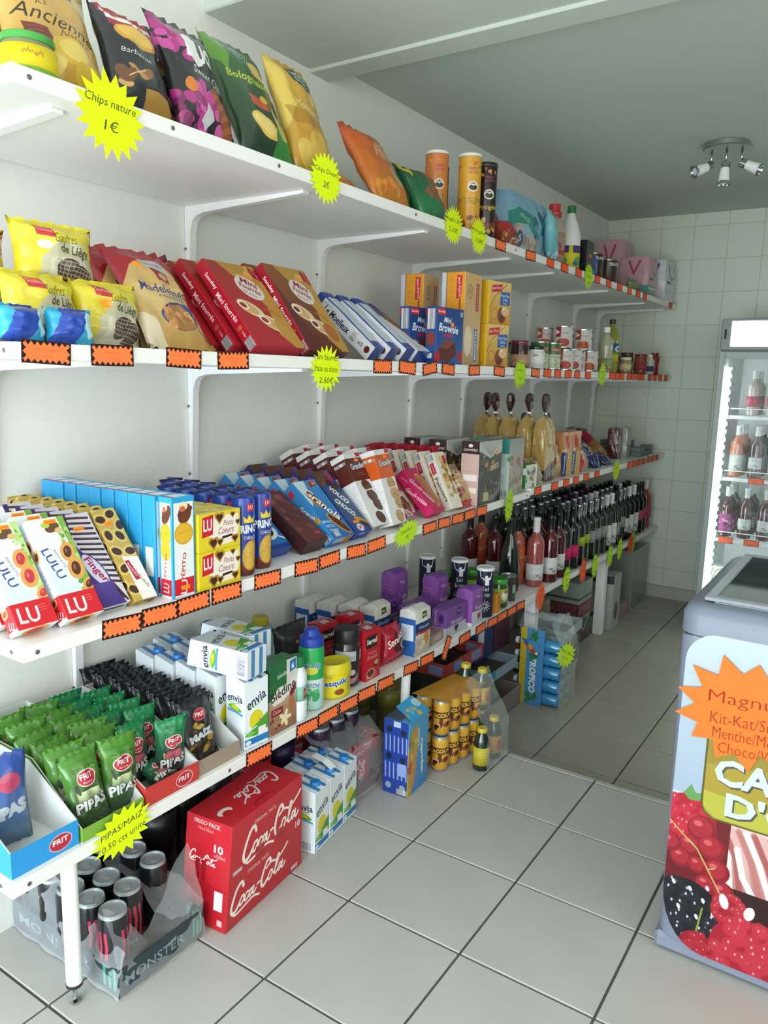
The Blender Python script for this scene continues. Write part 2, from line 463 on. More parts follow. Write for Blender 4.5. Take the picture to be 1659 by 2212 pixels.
lay(floor, [.395 + .3016 * k for k in range(-2, 11)], [.764 + .2985 * k for k in range(-8, 7)], 0, M_tileA, (.0, 3.2, -1.6, STEP))
lay(low, [.0905 + .3 * k for k in range(-1, 12)], [2.842 + .2985 * k for k in range(-2, 9)], -.12, M_tileB, (0, 3.2, STEP, 5.02))

wl_ = struct('wall_left', bxm(-.12, 0, -1.6, 5.12, -.2, 2.6), M_wall)
wb = struct('wall_back', bxm(-.12, 3.3, 5.024, 5.14, -.2, 2.6), M_wtg)
wr_ = struct('wall_right', bxm(3.2, 3.32, -1.6, 5.12, -.2, 2.6), M_wall)
struct('ceiling', bxm(-.1, 3.3, 1.62, 5.12, 2.235, 2.36), M_ceil)
struct('ceiling_front', bxm(-.1, 3.3, -1.6, 1.62, 2.56, 2.66), M_wall)
bm = bxm(-.05, 3.25, 1.60, 2.05, 2.184, 2.60, .004); add_box(bm, -.05, 3.25, 2.045, 2.14, 2.174, 2.30, .002)
struct('trim_1', bm, M_ceil)                                   # the beam across the ceiling
struct('trim_2', bxm(0, .13, -1.6, STEP, -.004, .12, .004), M_wall)   # low plinth along the wall
struct('baseboard_back', bxm(0, 3.2, 5.008, 5.026, -.122, -.045, .002), mat('b7b6ab', .4))
wtm = {}
for i in range(-3, 15):
    for j in range(-5, 10):
        x0, x1, z0, z1 = .523 + .19*i, .523 + .19*(i+1), 1.59 + .19*(-j), 1.59 + .19*(-j+1)
        x0, x1, z0, z1 = max(x0, 0), min(x1, 3.2), max(z0, -.045), min(z1, 2.235)
        w, h = round(x1-x0-.0022, 4), round(z1-z0-.0022, 4)
        if w < .02 or h < .01: continue
        if (w, h) not in wtm: wtm[(w, h)] = bm_mesh(bxm(0, w, -.005, 0, 0, h, .0012), 'tile', M_wt)
        tile_obj(wb, wtm[(w, h)], x0 + .0011, 5.0245, z0 + .0011)

# ================================================================== SHELVES
Z1, Z2, Z4 = 1.708, 1.286, .348
def Z3(y): return .772 + (min(y, 2.9) - .714) * .0137 if y < 2.9 else .811
SX = .465
def shelf(y0, y1, z0, z1, label, screws):
    bm = bxm(.002, SX, y0, y1, -.028, 0, .0015)
    for v in bm.verts: v.co.z += z0 + (z1 - z0) * (v.co.y - y0) / (y1 - y0)
    bm2 = bmesh.new()
    o = bpy.data.objects.new('wall_shelf', bm_mesh(bm, 'wall_shelf', M_shelf)); COL.objects.link(o)
    o['label'] = label; o['category'] = 'shelf'; o['group'] = 'white wall shelves'
    sm = bpy.data.meshes.get('screw_head') or lathe_mesh('screw_head', [(.0042, 0), (.0042, .001), (.0025, .0016)], M_screw, 10)
    for (sy, front) in screws:
        c = bpy.data.objects.new('screw', sm); COL.objects.link(c); c.parent = o
        zz = z0 + (z1 - z0) * (sy - y0) / (y1 - y0) - .014
        if front: c.location = (SX, sy, zz); c.rotation_euler = (0, R(90), 0)
        else: c.location = (SX - .035, y0, zz); c.rotation_euler = (R(90), 0, 0)
    return o
shelf(.75, 5.0, Z1, Z1, 'topmost white shelf board, holding crisp bags and household goods', [(.78, 1), (1.07, 1), (1.37, 1), (1.95, 1), (2.63, 1), (.75, 0)])
shelf(.733, 5.0, Z2, Z2, 'second white shelf board from the top, holding cakes and tinned food', [(.733, 0), (.76, 1)])
shelf(.714, 2.893, Z3(.714), Z3(2.89), 'third white shelf board from the top, its near half under the biscuit boxes', [(.74, 1), (.714, 0), (2.86, 1)])
shelf(2.897, 5.0, .811, .811, 'third white shelf board from the top, its far half under the bread', [])
shelf(.668, 5.0, Z4, Z4, 'lowest white shelf board, holding snack trays, milk, groceries and wine', [(.70, 1), (.668, 0), (1.2, 1)])

def bracket_mesh(arm=.41, leg=.35):
    bm = bmesh.new(); t = .011
    prof = [(0, 0), (arm, 0), (arm, -.007), (.07, -.021), (.042, -.028), (.028, -.040), (.020, -.065), (.010, -leg), (0, -leg)]
    f = bm.faces.new([bm.verts.new((x, -t, z)) for x, z in prof])
    r = bmesh.ops.extrude_face_region(bm, geom=[f])
    bmesh.ops.translate(bm, vec=(0, 2*t, 0), verts=[g for g in r['geom'] if isinstance(g, bmesh.types.BMVert)])
    bmesh.ops.recalc_face_normals(bm, faces=bm.faces[:])
    return bm_mesh(bm, 'shelf_bracket', M_white)
sm2 = lathe_mesh('screw_head', [(.004, 0), (.004, .001), (.0022, .0016)], M_screw, 8)
def bracket(k, y, z, i, nm):
    o = k.put((.001, y, z), f'white shelf bracket under the {nm} shelf, {nthlabel(i+1)} from the near end', group='white steel shelf brackets')
    for zz in (-.11, -.30):
        c = bpy.data.objects.new('screw', sm2); COL.objects.link(c); c.parent = o; c.location = (.004, -.014, zz); c.rotation_euler = (0, R(90), 0)
KB = Kind('shelf_bracket', 'bracket', bracket_mesh())
for nm, z, ys in (('top', Z1 - .0285, (.865, 1.53, 2.10, 2.70, 3.13, 3.84, 4.50, 4.93)), ('second', Z2 - .0285, (.93, 1.53, 2.11, 2.70, 3.15, 3.93, 4.5, 4.93)),
                  ('third', None, (1.13, 2.03, 2.72, 3.02, 3.9, 4.6))):
    for i, y in enumerate(ys): bracket(KB, y, z if z else Z3(y) - .0290, i, nm)
# legs under the lowest shelf
M_leg = mat('f2f4f4', .3)
def round_leg(x, y, label):
    lm = lathe_mesh('tube', [(.0155, .045), (.0155, Z4 - .0285)], M_leg, 20)
    fm = lathe_mesh('foot_screw', [(.010, 0.001), (.011, .006), (.0045, .009), (.0045, .044)], M_chrome, 14)
    cm = lathe_mesh('end_cap', [(.0162, .040), (.0162, .047)], M_dark, 20)
    k = Kind('shelf_support', 'shelf support', lm, [('foot_screw', fm), ('end_cap', cm)])
    k.put((x, y, 0), label, group='round white shelf legs')
round_leg(.432, .80, 'round white shelf support with steel foot screw at the near left corner')
round_leg(.432, 2.03, 'round white shelf support behind the juice pouch carton')
pm = bm_mesh(bxm(-.024, .024, -.024, .024, 0, Z4 - .0285 + .12, .002), 'shelf_post', M_white)
KP = Kind('shelf_post', 'post', pm)
KP.put((.430, 3.07, -.12), 'square white shelf post behind the blue bottle pack', group='square white shelf posts')
KP.put((.425, 4.05, -.12), 'square white shelf post nearer the back wall', group='square white shelf posts')

# ================================================================== PRICE TAGS
def scrib(a, cx, cy, w, h, c, th=.07):
    """a line of handwriting too small to read"""
    n = max(6, int(w / max(h, .05) * 3)); rr = random.Random(int(cx * 31 + cy * 17 + w * 7))
    a.s_([(cx - w/2 + w * i / n, cy + h * (rr.random() - .5) * (2 if i % 2 else 1)) for i in range(n + 1)], th, c)
def tag_art(txts, w=9, h=4, seed=1, plain=False):
    a = Art(w, h, ppc=16, bg='2a1512'); rr = random.Random(seed); pts = []
    n = 26 if not plain else 0
    if plain: a.r(.25, .25, w-.5, h-.5, 'ff5a2a')
    else:
        per = []
        nx, ny = 16, 6
        for i in range(nx): per.append((i / nx * w, 0, 0, 1))
        for i in range(ny): per.append((w, i / ny * h, -1, 0))
        for i in range(nx): per.append((w - i / nx * w, h, 0, -1))
        for i in range(ny): per.append((0, h - i / ny * h, 1, 0))
        for i, (x, y, dx, dy) in enumerate(per):
            dd = .14 if i % 2 else .66 + .22 * rr.random()
            pts.append((min(max(x + dx * dd, .15), w - .15), min(max(y + dy * dd, .15), h - .15)))
        a.p(pts, 'ff7c44')  # nearer tags paler than the far ones, lens haze put into the colour
    for i, q in enumerate(txts): scrib(a, w/2, h * (.62 - .27 * i), w * q, h * .07, 'e2582c', .06)
    return a.mat(.6, .2)
def tag_kind(txts, w, h, seed, plain=False):
    pts = [(-w/2, -h/2), (w/2, -h/2), (w/2, h/2), (-w/2, h/2)]
    return Kind('price_tag', 'price tag', card_mesh('price_tag', pts, .0012, tag_art(txts, w*100, h*100, seed, plain), w, h))
TN = [tag_kind(t, .09, .038, i) for i, t in enumerate(((.5, .2), (.42, .24), (.56, .18)))]
TM = tag_kind((.45, .2), .085, .036, 5)
TF = tag_kind((), .075, .034, 9, True)
tagY = {
 'top': (Z1, [2.506, 2.761, 2.957, 3.106, 3.274, 3.516, 3.681, 3.847, 4.013, 4.163, 4.295, 4.842]),
 'second': (Z2, [.786, .916, 1.086, 1.222, 1.799, 1.926, 2.057, 2.169, 2.351, 2.542, 2.873, 2.992, 3.109, 3.227, 3.342, 3.481, 3.828, 3.917, 4.002, 4.117, 4.201, 4.287, 4.368, 4.52, 4.627, 4.741, 4.881]),
 'third': (None, [.917, 1.008, 1.099, 1.195, 1.331, 1.474, 1.571, 1.69, 1.79, 2.088, 2.184, 2.276, 2.366, 2.455, 2.97, 3.154, 3.293, 3.418, 3.558, 3.712, 4.255, 4.345, 4.44, 4.535, 4.64, 4.735, 4.834]),
 'lowest': (Z4, [1.3, 1.483, 1.574, 1.666, 1.758, 1.856, 2.003, 2.102, 2.235, 2.367, 2.498, 2.594, 2.683, 2.771, 2.86])}
for nm, (z, ys) in tagY.items():
    for i, y in enumerate(ys):
        near = y < 2.0
        k = TN[i % 3] if near else (TM if y < 2.9 else TF)
        zz = (z if z else Z3(y)) - .016
        rl = (rnd.random() - .5) * 7
        if nm == 'lowest' and i == 8: rl = 62
        if nm == 'second' and i == 6: rl = 9
        k.put((SX + .0006 + (.0014 if i % 2 else 0), y, zz), f'orange price tag, {nthlabel(i+1)} from the near end of the {nm} shelf edge', roll=rl, yaw=(rnd.random()-.5) * 3, group=f'orange price tags on the {nm} shelf edge')

def star_pts(rx, rz, n=17, inner=.76, seed=1, skew=0.0):
    rr = random.Random(seed); pts = []
    for i in range(n * 2):
        a = 2 * PI * i / (2 * n); q = (1 + (rr.random() - .5) * .12) if i % 2 == 0 else inner + (rr.random() - .5) * .06
        y, z = rx * q * math.cos(a), rz * q * math.sin(a); pts.append((y, z + skew * y))
    return pts
def star(y, z, rx, rz, lines, label, col='dcf312', ink='3c4620', seed=1, n=17, roll=0, x=None, yaw=0, hs=.2, inner=.70, group='spiky paper price stars'):
    a = Art(rx*2.3*100, rz*2.3*100, ppc=14 if rx < .1 else 10, bg=col); W, H = a.w, a.h
    for i, s in enumerate(lines):
        if s.startswith('~'): scrib(a, W/2, H/2 + (len(lines)/2 - .5 - i) * H * .21, W * float(s[1:]), H * .05, ink, .11)
        elif s: a.t(s, W/2, H/2 + (len(lines)/2 - .5 - i) * H * .21, H * hs * .55, ink, shear=.15, w=min(W*.62, len(s) * H * hs * .42), rot=-2)
    me = card_mesh('price_star', star_pts(rx, rz, n, inner, seed), .0008, a.mat(.65, .2), rx*2.3, rz*2.3)
    o = Kind('price_star', 'price sign', me).put((x if x else SX + .004, y, z), label, yaw=yaw, roll=roll, group=group)
    return o
star(.929, 1.677, .073, .072, ['Chips nature', '1€'], 'yellow price star for plain crisps, near end of the top shelf', seed=3, n=18, inner=.72)
star(1.534, 1.702, .062, .058, ['Chips Divers', '2€'], 'yellow price star under the mustard crisps on the top shelf', seed=4, n=22, inner=.75)
star(2.163, 1.700, .062, .056, ['Bugles 3D', '2.10€'], 'yellow price star left of the crisp tubes on the top shelf', seed=5, n=24)
star(2.335, 1.694, .060, .056, ['Pringles', '2.30€'], 'yellow price star under the black crisp tube', seed=6, n=24)
star(3.394, 1.690, .060, .056, ['Thon', '200g', '1€'], 'green-yellow price star by the brown tins on the top shelf', 'b9e01c', seed=7, n=22)
star(1.543, 1.259, .066, .058, ['Mini fourrés', 'fraise ou choco', '2.50€'], 'yellow price star below the filled biscuit boxes on the second shelf', seed=8, n=20)
star(2.720, 1.262, .062, .058, ['~.36', '~.42', '~.2', '1.20€'], 'green-yellow price star under the small jars on the second shelf', 'b9e01c', seed=9, n=20)
star(3.675, 1.272, .058, .052, ['~.42', '~.28'], 'green-yellow price star under the oil bottle on the second shelf', 'b9e01c', seed=10, n=20)
star(1.947, .779, .074, .040, ['Grandino', '2€'], 'slanted yellow-green price star under the pink waffle boxes', 'bfe52a', seed=11, n=18, roll=12)
star(2.676, .772, .056, .066, ['~.4', '~.3'], 'steeply turned green price star under the cereal boxes', 'b3e01e', seed=12, n=20, yaw=7, roll=-8, x=SX + .008)
star(4.015, .788, .055, .056, ['~.42', '~.28'], 'green-yellow price star under the pasta bags on the third shelf', 'b9e01c', seed=13, n=20)
star(.899, .337, .074, .052, ['PIPAS/MAIZ', '0.50 cts unité'], 'bright yellow price star in front of the seed bags', seed=14, n=18, roll=9, inner=.72)
for i, (y, z, c, t, lb) in enumerate(((3.062, .323, 'ff6a3a', 'Rosé', 'orange price star under the big rose bottle'), (3.371, .335, 'c3ec1c', 'Saint-Amour', 'first green price star under the wine bottles'),
    (3.599, .330, 'ff6238', 'Bordeaux', 'orange price star between two green ones under the wine'), (3.774, .324, 'b9e622', 'Côtes', 'green price star right above the farther square post'),
    (4.02, .327, 'b9e622', 'Merlot', 'green price star just beyond the farther square post'), (4.19, .335, 'b9e622', 'Buzet', 'green price star, fourth of the green ones under the wine'),
    (4.395, .326, 'f2583c', 'Rouge', 'orange price star farthest along the wine shelf'), (4.455, .334, 'a9cf2a', '', 'green price star tucked behind the farthest orange one'))):
    star(y, z, .050, .064, ['~.46' if t != 'Saint-Amour' else t, '~.2', '~.3'] if t else [], lb, c, seed=20 + i, n=22, x=SX + (.005 if i < 7 else .002))

# ================================================================== CEILING LAMP
def aim(d):
    return Vector(d).normalized().to_track_quat('Z', 'Y').to_matrix().to_4x4()
lampR = bpy.data.objects.new('ceiling_spotlight', lathe_mesh('ceiling_plate', [(.088, -.022), (.092, -.018), (.092, 0)], mat('a9b0ae', .3, metal=.85), 40)); COL.objects.link(lampR)
lampR.location = (.93, 3.66, 2.2345); lampR['label'] = 'chrome ceiling lamp with three white spot heads, switched off'; lampR['category'] = 'lamp'
hd = [((-.055, .0), (-.62, -.68, -.38)), ((.005, -.01), (.0, -.12, -1)), ((.062, .01), (.88, .05, -.42))]
shm = lathe_mesh('spot_shade', [(.018, .022), (.0235, .078)], mat('f0f1ec', .5), 20)
colm = lathe_mesh('spot_collar', [(.010, -.006), (.019, -.002), (.019, .022)], M_chrome, 20)
rim = lathe_mesh('spot_rim', [(.0245, .076), (.0262, .078), (.0262, .088), (.022, .088), (.021, .082)], M_chrome, 24)
lens = lathe_mesh('spot_lens', [(.0215, .080), (.012, .083), (.003, .084)], mat('dfe6e4', .1, spec=.8), 20)
for (ax, ay), d in hd:
    bm = bmesh.new(); tube_pts(bm, [(ax, ay, -.02), (ax, ay, -.075)], .0045, 8)
    st = add_part(lampR, ('spot_stem', bm_mesh(bm, 'spot_stem', M_chrome)))
    sp = bpy.data.objects.new('spot_head', shm); COL.objects.link(sp); sp.parent = lampR
    sp.matrix_local = Matrix.Translation((ax, ay, -.078)) @ aim(d)
    for n, me in (('spot_collar', colm), ('spot_rim', rim), ('spot_lens', lens)): add_part(sp, (n, me))

# ================================================================== CHEST FREEZER (end face towards the camera)
FX0, FX1, FY0, FY1 = 1.337, 2.46, 1.628, 2.21
M_fz = mat('7a8193', .38, noise=.02)
bm = bmesh.new(); add_box(bm, FX0, FX1, FY0, FY1, .045, .735)
es = [e for e in bm.edges if abs(e.verts[0].co.z - e.verts[1].co.z) > .1]
bmesh.ops.bevel(bm, geom=es, offset=.035, segments=5, affect='EDGES', profile=.5)
for v in bm.verts:
    if v.co.z < .1: v.co.x += (.012 if v.co.x < 1.9 else -.012)
frz = bpy.data.objects.new('chest_freezer', bm_mesh(bm, 'chest_freezer', M_fz)); COL.objects.link(frz)
frz.data.shade_smooth(); frz.data.set_sharp_from_angle(angle=R(30))
frz['label'] = 'blue-grey chest freezer with berry picture on its side'; frz['category'] = 'freezer'
bm = bxm(FX0 + .006, FX1 - .006, FY0 + .004, FY1 - .004, .003, .042, .008); add_part(frz, ('base_skirt', bm_mesh(bm, 'base_skirt', mat('7d8496', .45))))
# collar with the well opening
bm = bmesh.new(); zc0, zc1 = .738, .800; wx0, wx1, wy0, wy1 = FX0 + .05, FX1 - .05, FY0 + .05, FY1 - .05
def ring_wall(bm, o, i, z0, z1, rad=.04):
    def rr_(x0, x1, y0, y1, r, n=5):
        P = []
        for cx_, cy_, a0 in ((x1 - r, y1 - r, 0), (x0 + r, y1 - r, 90), (x0 + r, y0 + r, 180), (x1 - r, y0 + r, 270)):
            for k in range(n + 1): a = R(a0 + 90 * k / n); P.append((cx_ + r * math.cos(a), cy_ + r * math.sin(a)))
        return P
    A, B, Cc = rr_(*o, rad), rr_(*i, .02), rr_(o[0]+.018, o[1]-.018, o[2]+.018, o[3]-.018, rad - .01)
    L = [[bm.verts.new((x, y, z)) for x, y in Q] for Q, z in ((B, z0), (A, z0), (A, z1 - .022), ([(a[0]*.6+c[0]*.4, a[1]*.6+c[1]*.4) for a, c in zip(A, Cc)], z1 - .007), (Cc, z1), (B, z1))]
    n = len(A)
    for k in range(len(L)):
        P, Q = L[k], L[(k+1) % len(L)]
        for j in range(n): bm.faces.new([P[j], P[(j+1) % n], Q[(j+1) % n], Q[j]]).smooth = True
    bmesh.ops.recalc_face_normals(bm, faces=bm.faces[:])
ring_wall(bm, (FX0 - .002, FX1 + .002, FY0 - .002, FY1 + .002), (wx0, wx1, wy0, wy1), zc0, zc1)
cme = bm_mesh(bm, 'collar', mat('727989', .4)); cme.set_sharp_from_angle(angle=R(45)); add_part(frz, ('collar', cme))
bm = bxm(FX0 + .006, FX0 + .30, FY0 - .0005, FY0 + .001, .7355, .7375); add_box(bm, FX0 + .298, FX0 + .301, FY0 - .0008, FY0 + .001, .722, .737)
add_part(frz, ('seam', bm_mesh(bm, 'seam', M_dark)))
bm = bmesh.new()
for b in ((wx0, wx1, wy0, wy0 + .004), (wx0, wx1, wy1 - .004, wy1), (wx0, wx0 + .004, wy0, wy1), (wx1 - .004, wx1, wy0, wy1)): add_box(bm, b[0], b[1], b[2], b[3], .742, .797)
add_box(bm, wx0, wx1, wy0, wy1, .7365, .742)
add_part(frz, ('well_lining', bm_mesh(bm, 'well_lining', mat('4a5552', .5))))
bm = bxm(wx0 + .004, wx1 - .004, wy0 - .008, wy0 + .012, .800, .808, .002); add_part(frz, ('lid_rail', bm_mesh(bm, 'lid_rail', mat('dfe3e4', .3))))
lt = Matrix.Rotation(0, 4, 'X')
for k, (a, b) in enumerate(((wx0 - .015, 1.93), (1.90, wx1 + .015))):
    z = .803 + k * .010; bm = bmesh.new(); w = .022
    y0, y1 = wy0 - .012, wy1 + .012
    add_box(bm, a, b, y0, y0 + w, z, z + .009, .002); add_box(bm, a, b, y1 - w, y1, z, z + .009, .002)
    add_box(bm, a, a + w, y0 + w, y1 - w, z, z + .009, .002); add_box(bm, b - w, b, y0 + w, y1 - w, z, z + .009, .002)
    fr = bm_mesh(bm, 'lid_frame', mat('7f888f', .3)); gm = bm_mesh(bxm(a + w, b - w, y0 + w, y1 - w, z + .003, z + .006), 'lid_glass', mat('2c3836', .04, spec=.2, noise=0, alpha=.80))
    gm.materials[0].node_tree.nodes['Principled BSDF'].inputs['IOR'].default_value = 1.12
    add_part(frz, ('lid_frame', fr, None, [('lid_glass', gm)]))
lk = lathe_mesh('lock', [(.010, 0), (.010, .006), (.006, .007)], M_chrome, 16)
c = add_part(frz, ('lock', lk)); c.location = (FX0 + .17, wy0 + .06, .806)
for ix, iy in ((.1, .12), (.4, .1), (.75, .14)): pass
# printed panel
PW, PH = 104.0, 71.5
a = Art(PW, PH, ppc=12, bg='c3ced9')
a.grad(0, 36, PW, 36, '92a2b3', 'a9b5bd')
a.grad(8, 8, PW, 26, '8a4844', 'cdb4ae')
for i in range(11):
    a.s_([(9 + i * 1.5, 31), (12 + i * 1.5, 25), (13 + i * 1.9, 18), (17 + i * 2.2, 12)], 1.3, ('d8cbc8', '96504e', 'c49c98', 'a86a66')[i % 4], .7)
a.s_([(13.6, 27), (15.2, 21), (17.5, 17.4)], 1.3, 'e6e0de', .8)
def berry(cx, cy, r, c0, c1, n=60, seed=1, hl='dca8aa', q0=.17):
    rr = random.Random(seed); a.e(cx, cy, r, r, c0)
    for i in range(n):
        t = rr.random() * 6.28; q = r * math.sqrt(rr.random()) * .93; x, y = cx + q * math.cos(t), cy + q * math.sin(t)
        a.e(x, y, r * q0, r * q0, c1, 0, .8); a.e(x - r * .03, y + r * .05, r * .028, r * .045, hl, 0, .85)
a.r(-1, 0, 40, 18, '2a1014'); a.r(-1, 14, 13, 18, '5e1018')
berry(3.6, 30.5, 5.6, '9c1626', 'b02436', 50, 2); a.p([(2.2, 36), (3.6, 38.4), (4.6, 36.6), (6.4, 37.2), (5.4, 35), (3.4, 34.8)], '5a8a4c')
for x, y, r in ((6.6, 29.0, 3.0), (4.6, 24.6, 2.4), (8.8, 25.4, 2.8), (3.0, 21.2, 2.3), (6.4, 20.6, 2.0), (10.2, 20.6, 2.6), (8.4, 16.8, 2.2), (11.8, 16.4, 2.2), (.6, 24, 2.2)):
    a.e(x, y, r, r, '7c1420'); a.e(x - r*.12, y + r*.1, r*.78, r*.78, '9c2430', 0, .8); a.e(x - r*.3, y + r*.35, r*.3, r*.22, 'c86a70', 0, .7)
a.s_([(-.4, 29.4), (2.6, 26.8), (6, 24.2), (8.4, 20.4), (11.4, 15.6)], .34, 'b09a58'); a.s_([(6, 24.2), (4.4, 25.6)], .3, '9ca85a'); a.s_([(8.4, 20.4), (9.8, 21)], .28, '9ca85a')
berry(4.6, 8.6, 8.0, '0f0f14', '1c1c26', 60, 3, 'c9ccd4', .15)
for x, y in ((2, 15), (5.4, 14.6), (8.2, 12.8), (10.4, 10.4), (7.2, 8.6), (3.4, 9.6), (1.2, 5.2), (6.2, 3.6), (10.6, 6.4), (8.8, 16)): a.e(x, y, .38, .62, 'd8dce2', 20, .9)
a.s_([(7.4, 4.6), (8.2, 11)], .4, '7f8c3e')
berry(7.8, 1.4, 3.8, '86141f', '9c2230', 30, 4, q0=.22); berry(13.5, 12.5, 3.8, '8e1824', 'a62a36', 26, 8, q0=.22); berry(17.5, 4.6, 7.4, '96192a', 'ae2c3c', 46, 5, q0=.2); berry(33, 8, 9, '8a1626', 'a82a3a', 60, 6, q0=.2); berry(54, 10, 13, '7a1626', 'a02636', 70, 7); berry(84, 12, 16, '7a1626', 'a82a3c', 80, 7)
a.e(12.2, 14.4, .9, 1.7, 'ece6e2', 16, .9); a.e(17.2, 13.6, 1.0, 1.6, 'ece6e2', -12, .9)
# gold plaque
def plaque(o, c): a.p([(5.7+o, 50), (5.7+o, 35.2), (6.3+o, 33.0+o), (8.4, 31.9+o), (46-o, 31.9+o), (49-o, 35), (49-o, 50)], c)
plaque(0, '4e4a18'); plaque(.35, '96852c'); a.p([(6.1, 38), (6.2, 34.4), (8.6, 32.4), (46, 32.4), (48.5, 36), (48.5, 40), (28, 36)], 'a2a23a'); a.p([(6.2, 44), (30, 47), (48, 49), (6.2, 49)], '8a7828')
for dx, dy, c in ((.35, -.35, '45403c'), (0, 0, 'b9c0c9')):
    a.t('CARTE', 20 + dx, 43 + dy, 5.8, c, w=24.5, bold=.035); a.t("D'OR", 20.4 + dx, 36.2 + dy, 5.4, c, w=20, bold=.035)
px0, px1, pz0, pz1 = FX0 + .018, FX0 + .018 + PW/100, .03, .03 + PH/100
bm = bmesh.new(); uv = bm.loops.layers.uv.verify(); P = []
for cx_, cz_, r_, a0 in ((px0 + .09, pz0 + .13, (.09, .13), 180), (px1 - .09, pz0 + .13, (.09, .13), 270), (px1 - .06, pz1 - .06, (.06, .06), 0), (px0 + .06, pz1 - .06, (.06, .06), 90)):
    for k in range(8): t = R(a0 + 90 * k / 7); P.append((cx_ + r_[0] * math.cos(t), cz_ + r_[1] * math.sin(t)))
f = bm.faces.new([bm.verts.new((x, FY0 - .0012, z)) for x, z in P]); f.normal_update()
if f.normal.y > 0: f.normal_flip()
for l in f.loops: l[uv].uv = ((l.vert.co.x - px0) / (px1 - px0), (l.vert.co.z - pz0) / (pz1 - pz0))
bmesh.ops.solidify(bm, geom=[f], thickness=-.001)
add_part(frz, ('printed_panel', bm_mesh(bm, 'printed_panel', a.mat(.3, .4)), 'white panel printed with berries and a gold plaque'))
# orange star on the freezer
rx, rz = .137, .117
a = Art(rx*2.3*100, rz*2.3*100, ppc=20, bg='e06f2a'); W, H = a.w, a.h
ink = '96280e'; ox, oy = W/2 - 12.3, H/2 - 56.4      # panel centimetres to star centimetres
for s_, cx_, cy_, w_, h_ in (('Magnum', 13.2, 58.9, 16.0, 3.3), ('Kit-Kat/Snickers', 15.2, 54.9, 18.6, 2.4), ('Menthe/M&Ms', 13.8, 51.7, 14.4, 2.4), ('Choco/White', 15.2, 48.7, 14.6, 2.2)):
    a.t(s_, cx_ + ox, cy_ + oy, h_, ink, w=w_, rot=3, shear=.05, bold=-.01)
me = card_mesh('price_star', star_pts(rx, rz, 13, .72, 5), .0008, a.mat(.6, .2), rx*2.3, rz*2.3)
Kind('price_star', 'price sign', me).put((FX0 + .018 + .123, FY0 - .0055, .594), 'large orange star on the freezer listing ice cream kinds', yaw=-90, roll=0)

# ================================================================== GLASS-DOOR FRIDGE
GX0, GX1, GY0, GY1, GZ0, GZ1 = .842, 1.50, 4.42, 5.0, -.12, 1.578
M_fr = mat('a9b2ae', .4); M_in = mat('f4f8f8', .4)
bm = bmesh.new()
add_box(bm, GX0, GX0 + .03, GY0 + .03, GY1, GZ0, GZ1, .003); add_box(bm, GX1 - .03, GX1, GY0 + .03, GY1, GZ0, GZ1, .003)
add_box(bm, GX0 + .03, GX1 - .03, GY1 - .03, GY1, GZ0, GZ1); add_box(bm, GX0 + .03, GX1 - .03, GY0 + .03, GY1 - .03, GZ0, GZ0 + .14)
add_box(bm, GX0 + .03, GX1 - .03, GY0 + .03, GY1 - .03, 1.40, GZ1)
fg = bpy.data.objects.new('drinks_fridge', bm_mesh(bm, 'drinks_fridge', M_fr)); COL.objects.link(fg)
fg['label'] = 'tall lit glass-door fridge with wine bottles against the back wall'; fg['category'] = 'fridge'
bm = bxm(GX0, GX1, GY0 - .012, GY0 + .028, 1.418, GZ1, .004); add_part(fg, ('header', bm_mesh(bm, 'header', mat('8b948f', .4)), None,
    [('light_panel', bm_mesh(bxm(GX0 + .048, GX1 - .048, GY0 - .014, GY0 - .011, 1.437, 1.566, .001), 'light_panel', mat('eefaf6', .4, emit=2.2, noise=0)), 'white backlit blank panel'),
     ('switch', bm_mesh(bxm(GX0 + .016, GX0 + .027, GY0 - .016, GY0 - .011, 1.475, 1.525, .002), 'switch', M_dark))]))
bm = bmesh.new(); w = .028
add_box(bm, GX0, GX0 + w, GY0 - .006, GY0 + .026, GZ0 + .05, 1.412, .003); add_box(bm, GX1 - w, GX1, GY0 - .006, GY0 + .026, GZ0 + .05, 1.412, .003)
add_box(bm, GX0 + w, GX1 - w, GY0 - .006, GY0 + .026, 1.375, 1.412, .003); add_box(bm, GX0 + w, GX1 - w, GY0 - .006, GY0 + .026, GZ0 + .05, GZ0 + .14, .003)
add_part(fg, ('door', bm_mesh(bm, 'door', M_fr), None, [('pane', bm_mesh(bxm(GX0 + w, GX1 - w, GY0 + .004, GY0 + .008, GZ0 + .14, 1.375), 'pane', film('e8fff8', .05, .05))),]))
bm = bmesh.new(); add_box(bm, GX0 + .031, GX0 + .035, GY0 + .04, GY1 - .032, GZ0 + .14, 1.399); add_box(bm, GX1 - .035, GX1 - .031, GY0 + .04, GY1 - .032, GZ0 + .14, 1.399)
add_box(bm, GX0 + .035, GX1 - .035, GY1 - .036, GY1 - .032, GZ0 + .14, 1.399); add_part(fg, ('liner', bm_mesh(bm, 'liner', M_in)))
M_led = mat('effffb', .4, emit=12, noise=0)
for xx in (GX0 + .038, GX1 - .052):
    add_part(fg, ('light_tube', bm_mesh(bxm(xx, xx + .018, GY0 + .034, GY0 + .048, GZ0 + .16, 1.33, .003), 'light_tube', M_led)))
bm = bmesh.new()
for k in range(30): add_box(bm, GX0 + .054, GX0 + .066, GY0 + .05, GY0 + .075, .10 + k * .042, .122 + k * .042, .002)
add_part(fg, ('notched_strip', bm_mesh(bm, 'notched_strip', mat('707a78', .4))))  # column of grey teeth down the left inner edge
FSH = (1.083, .752, .418, .160)
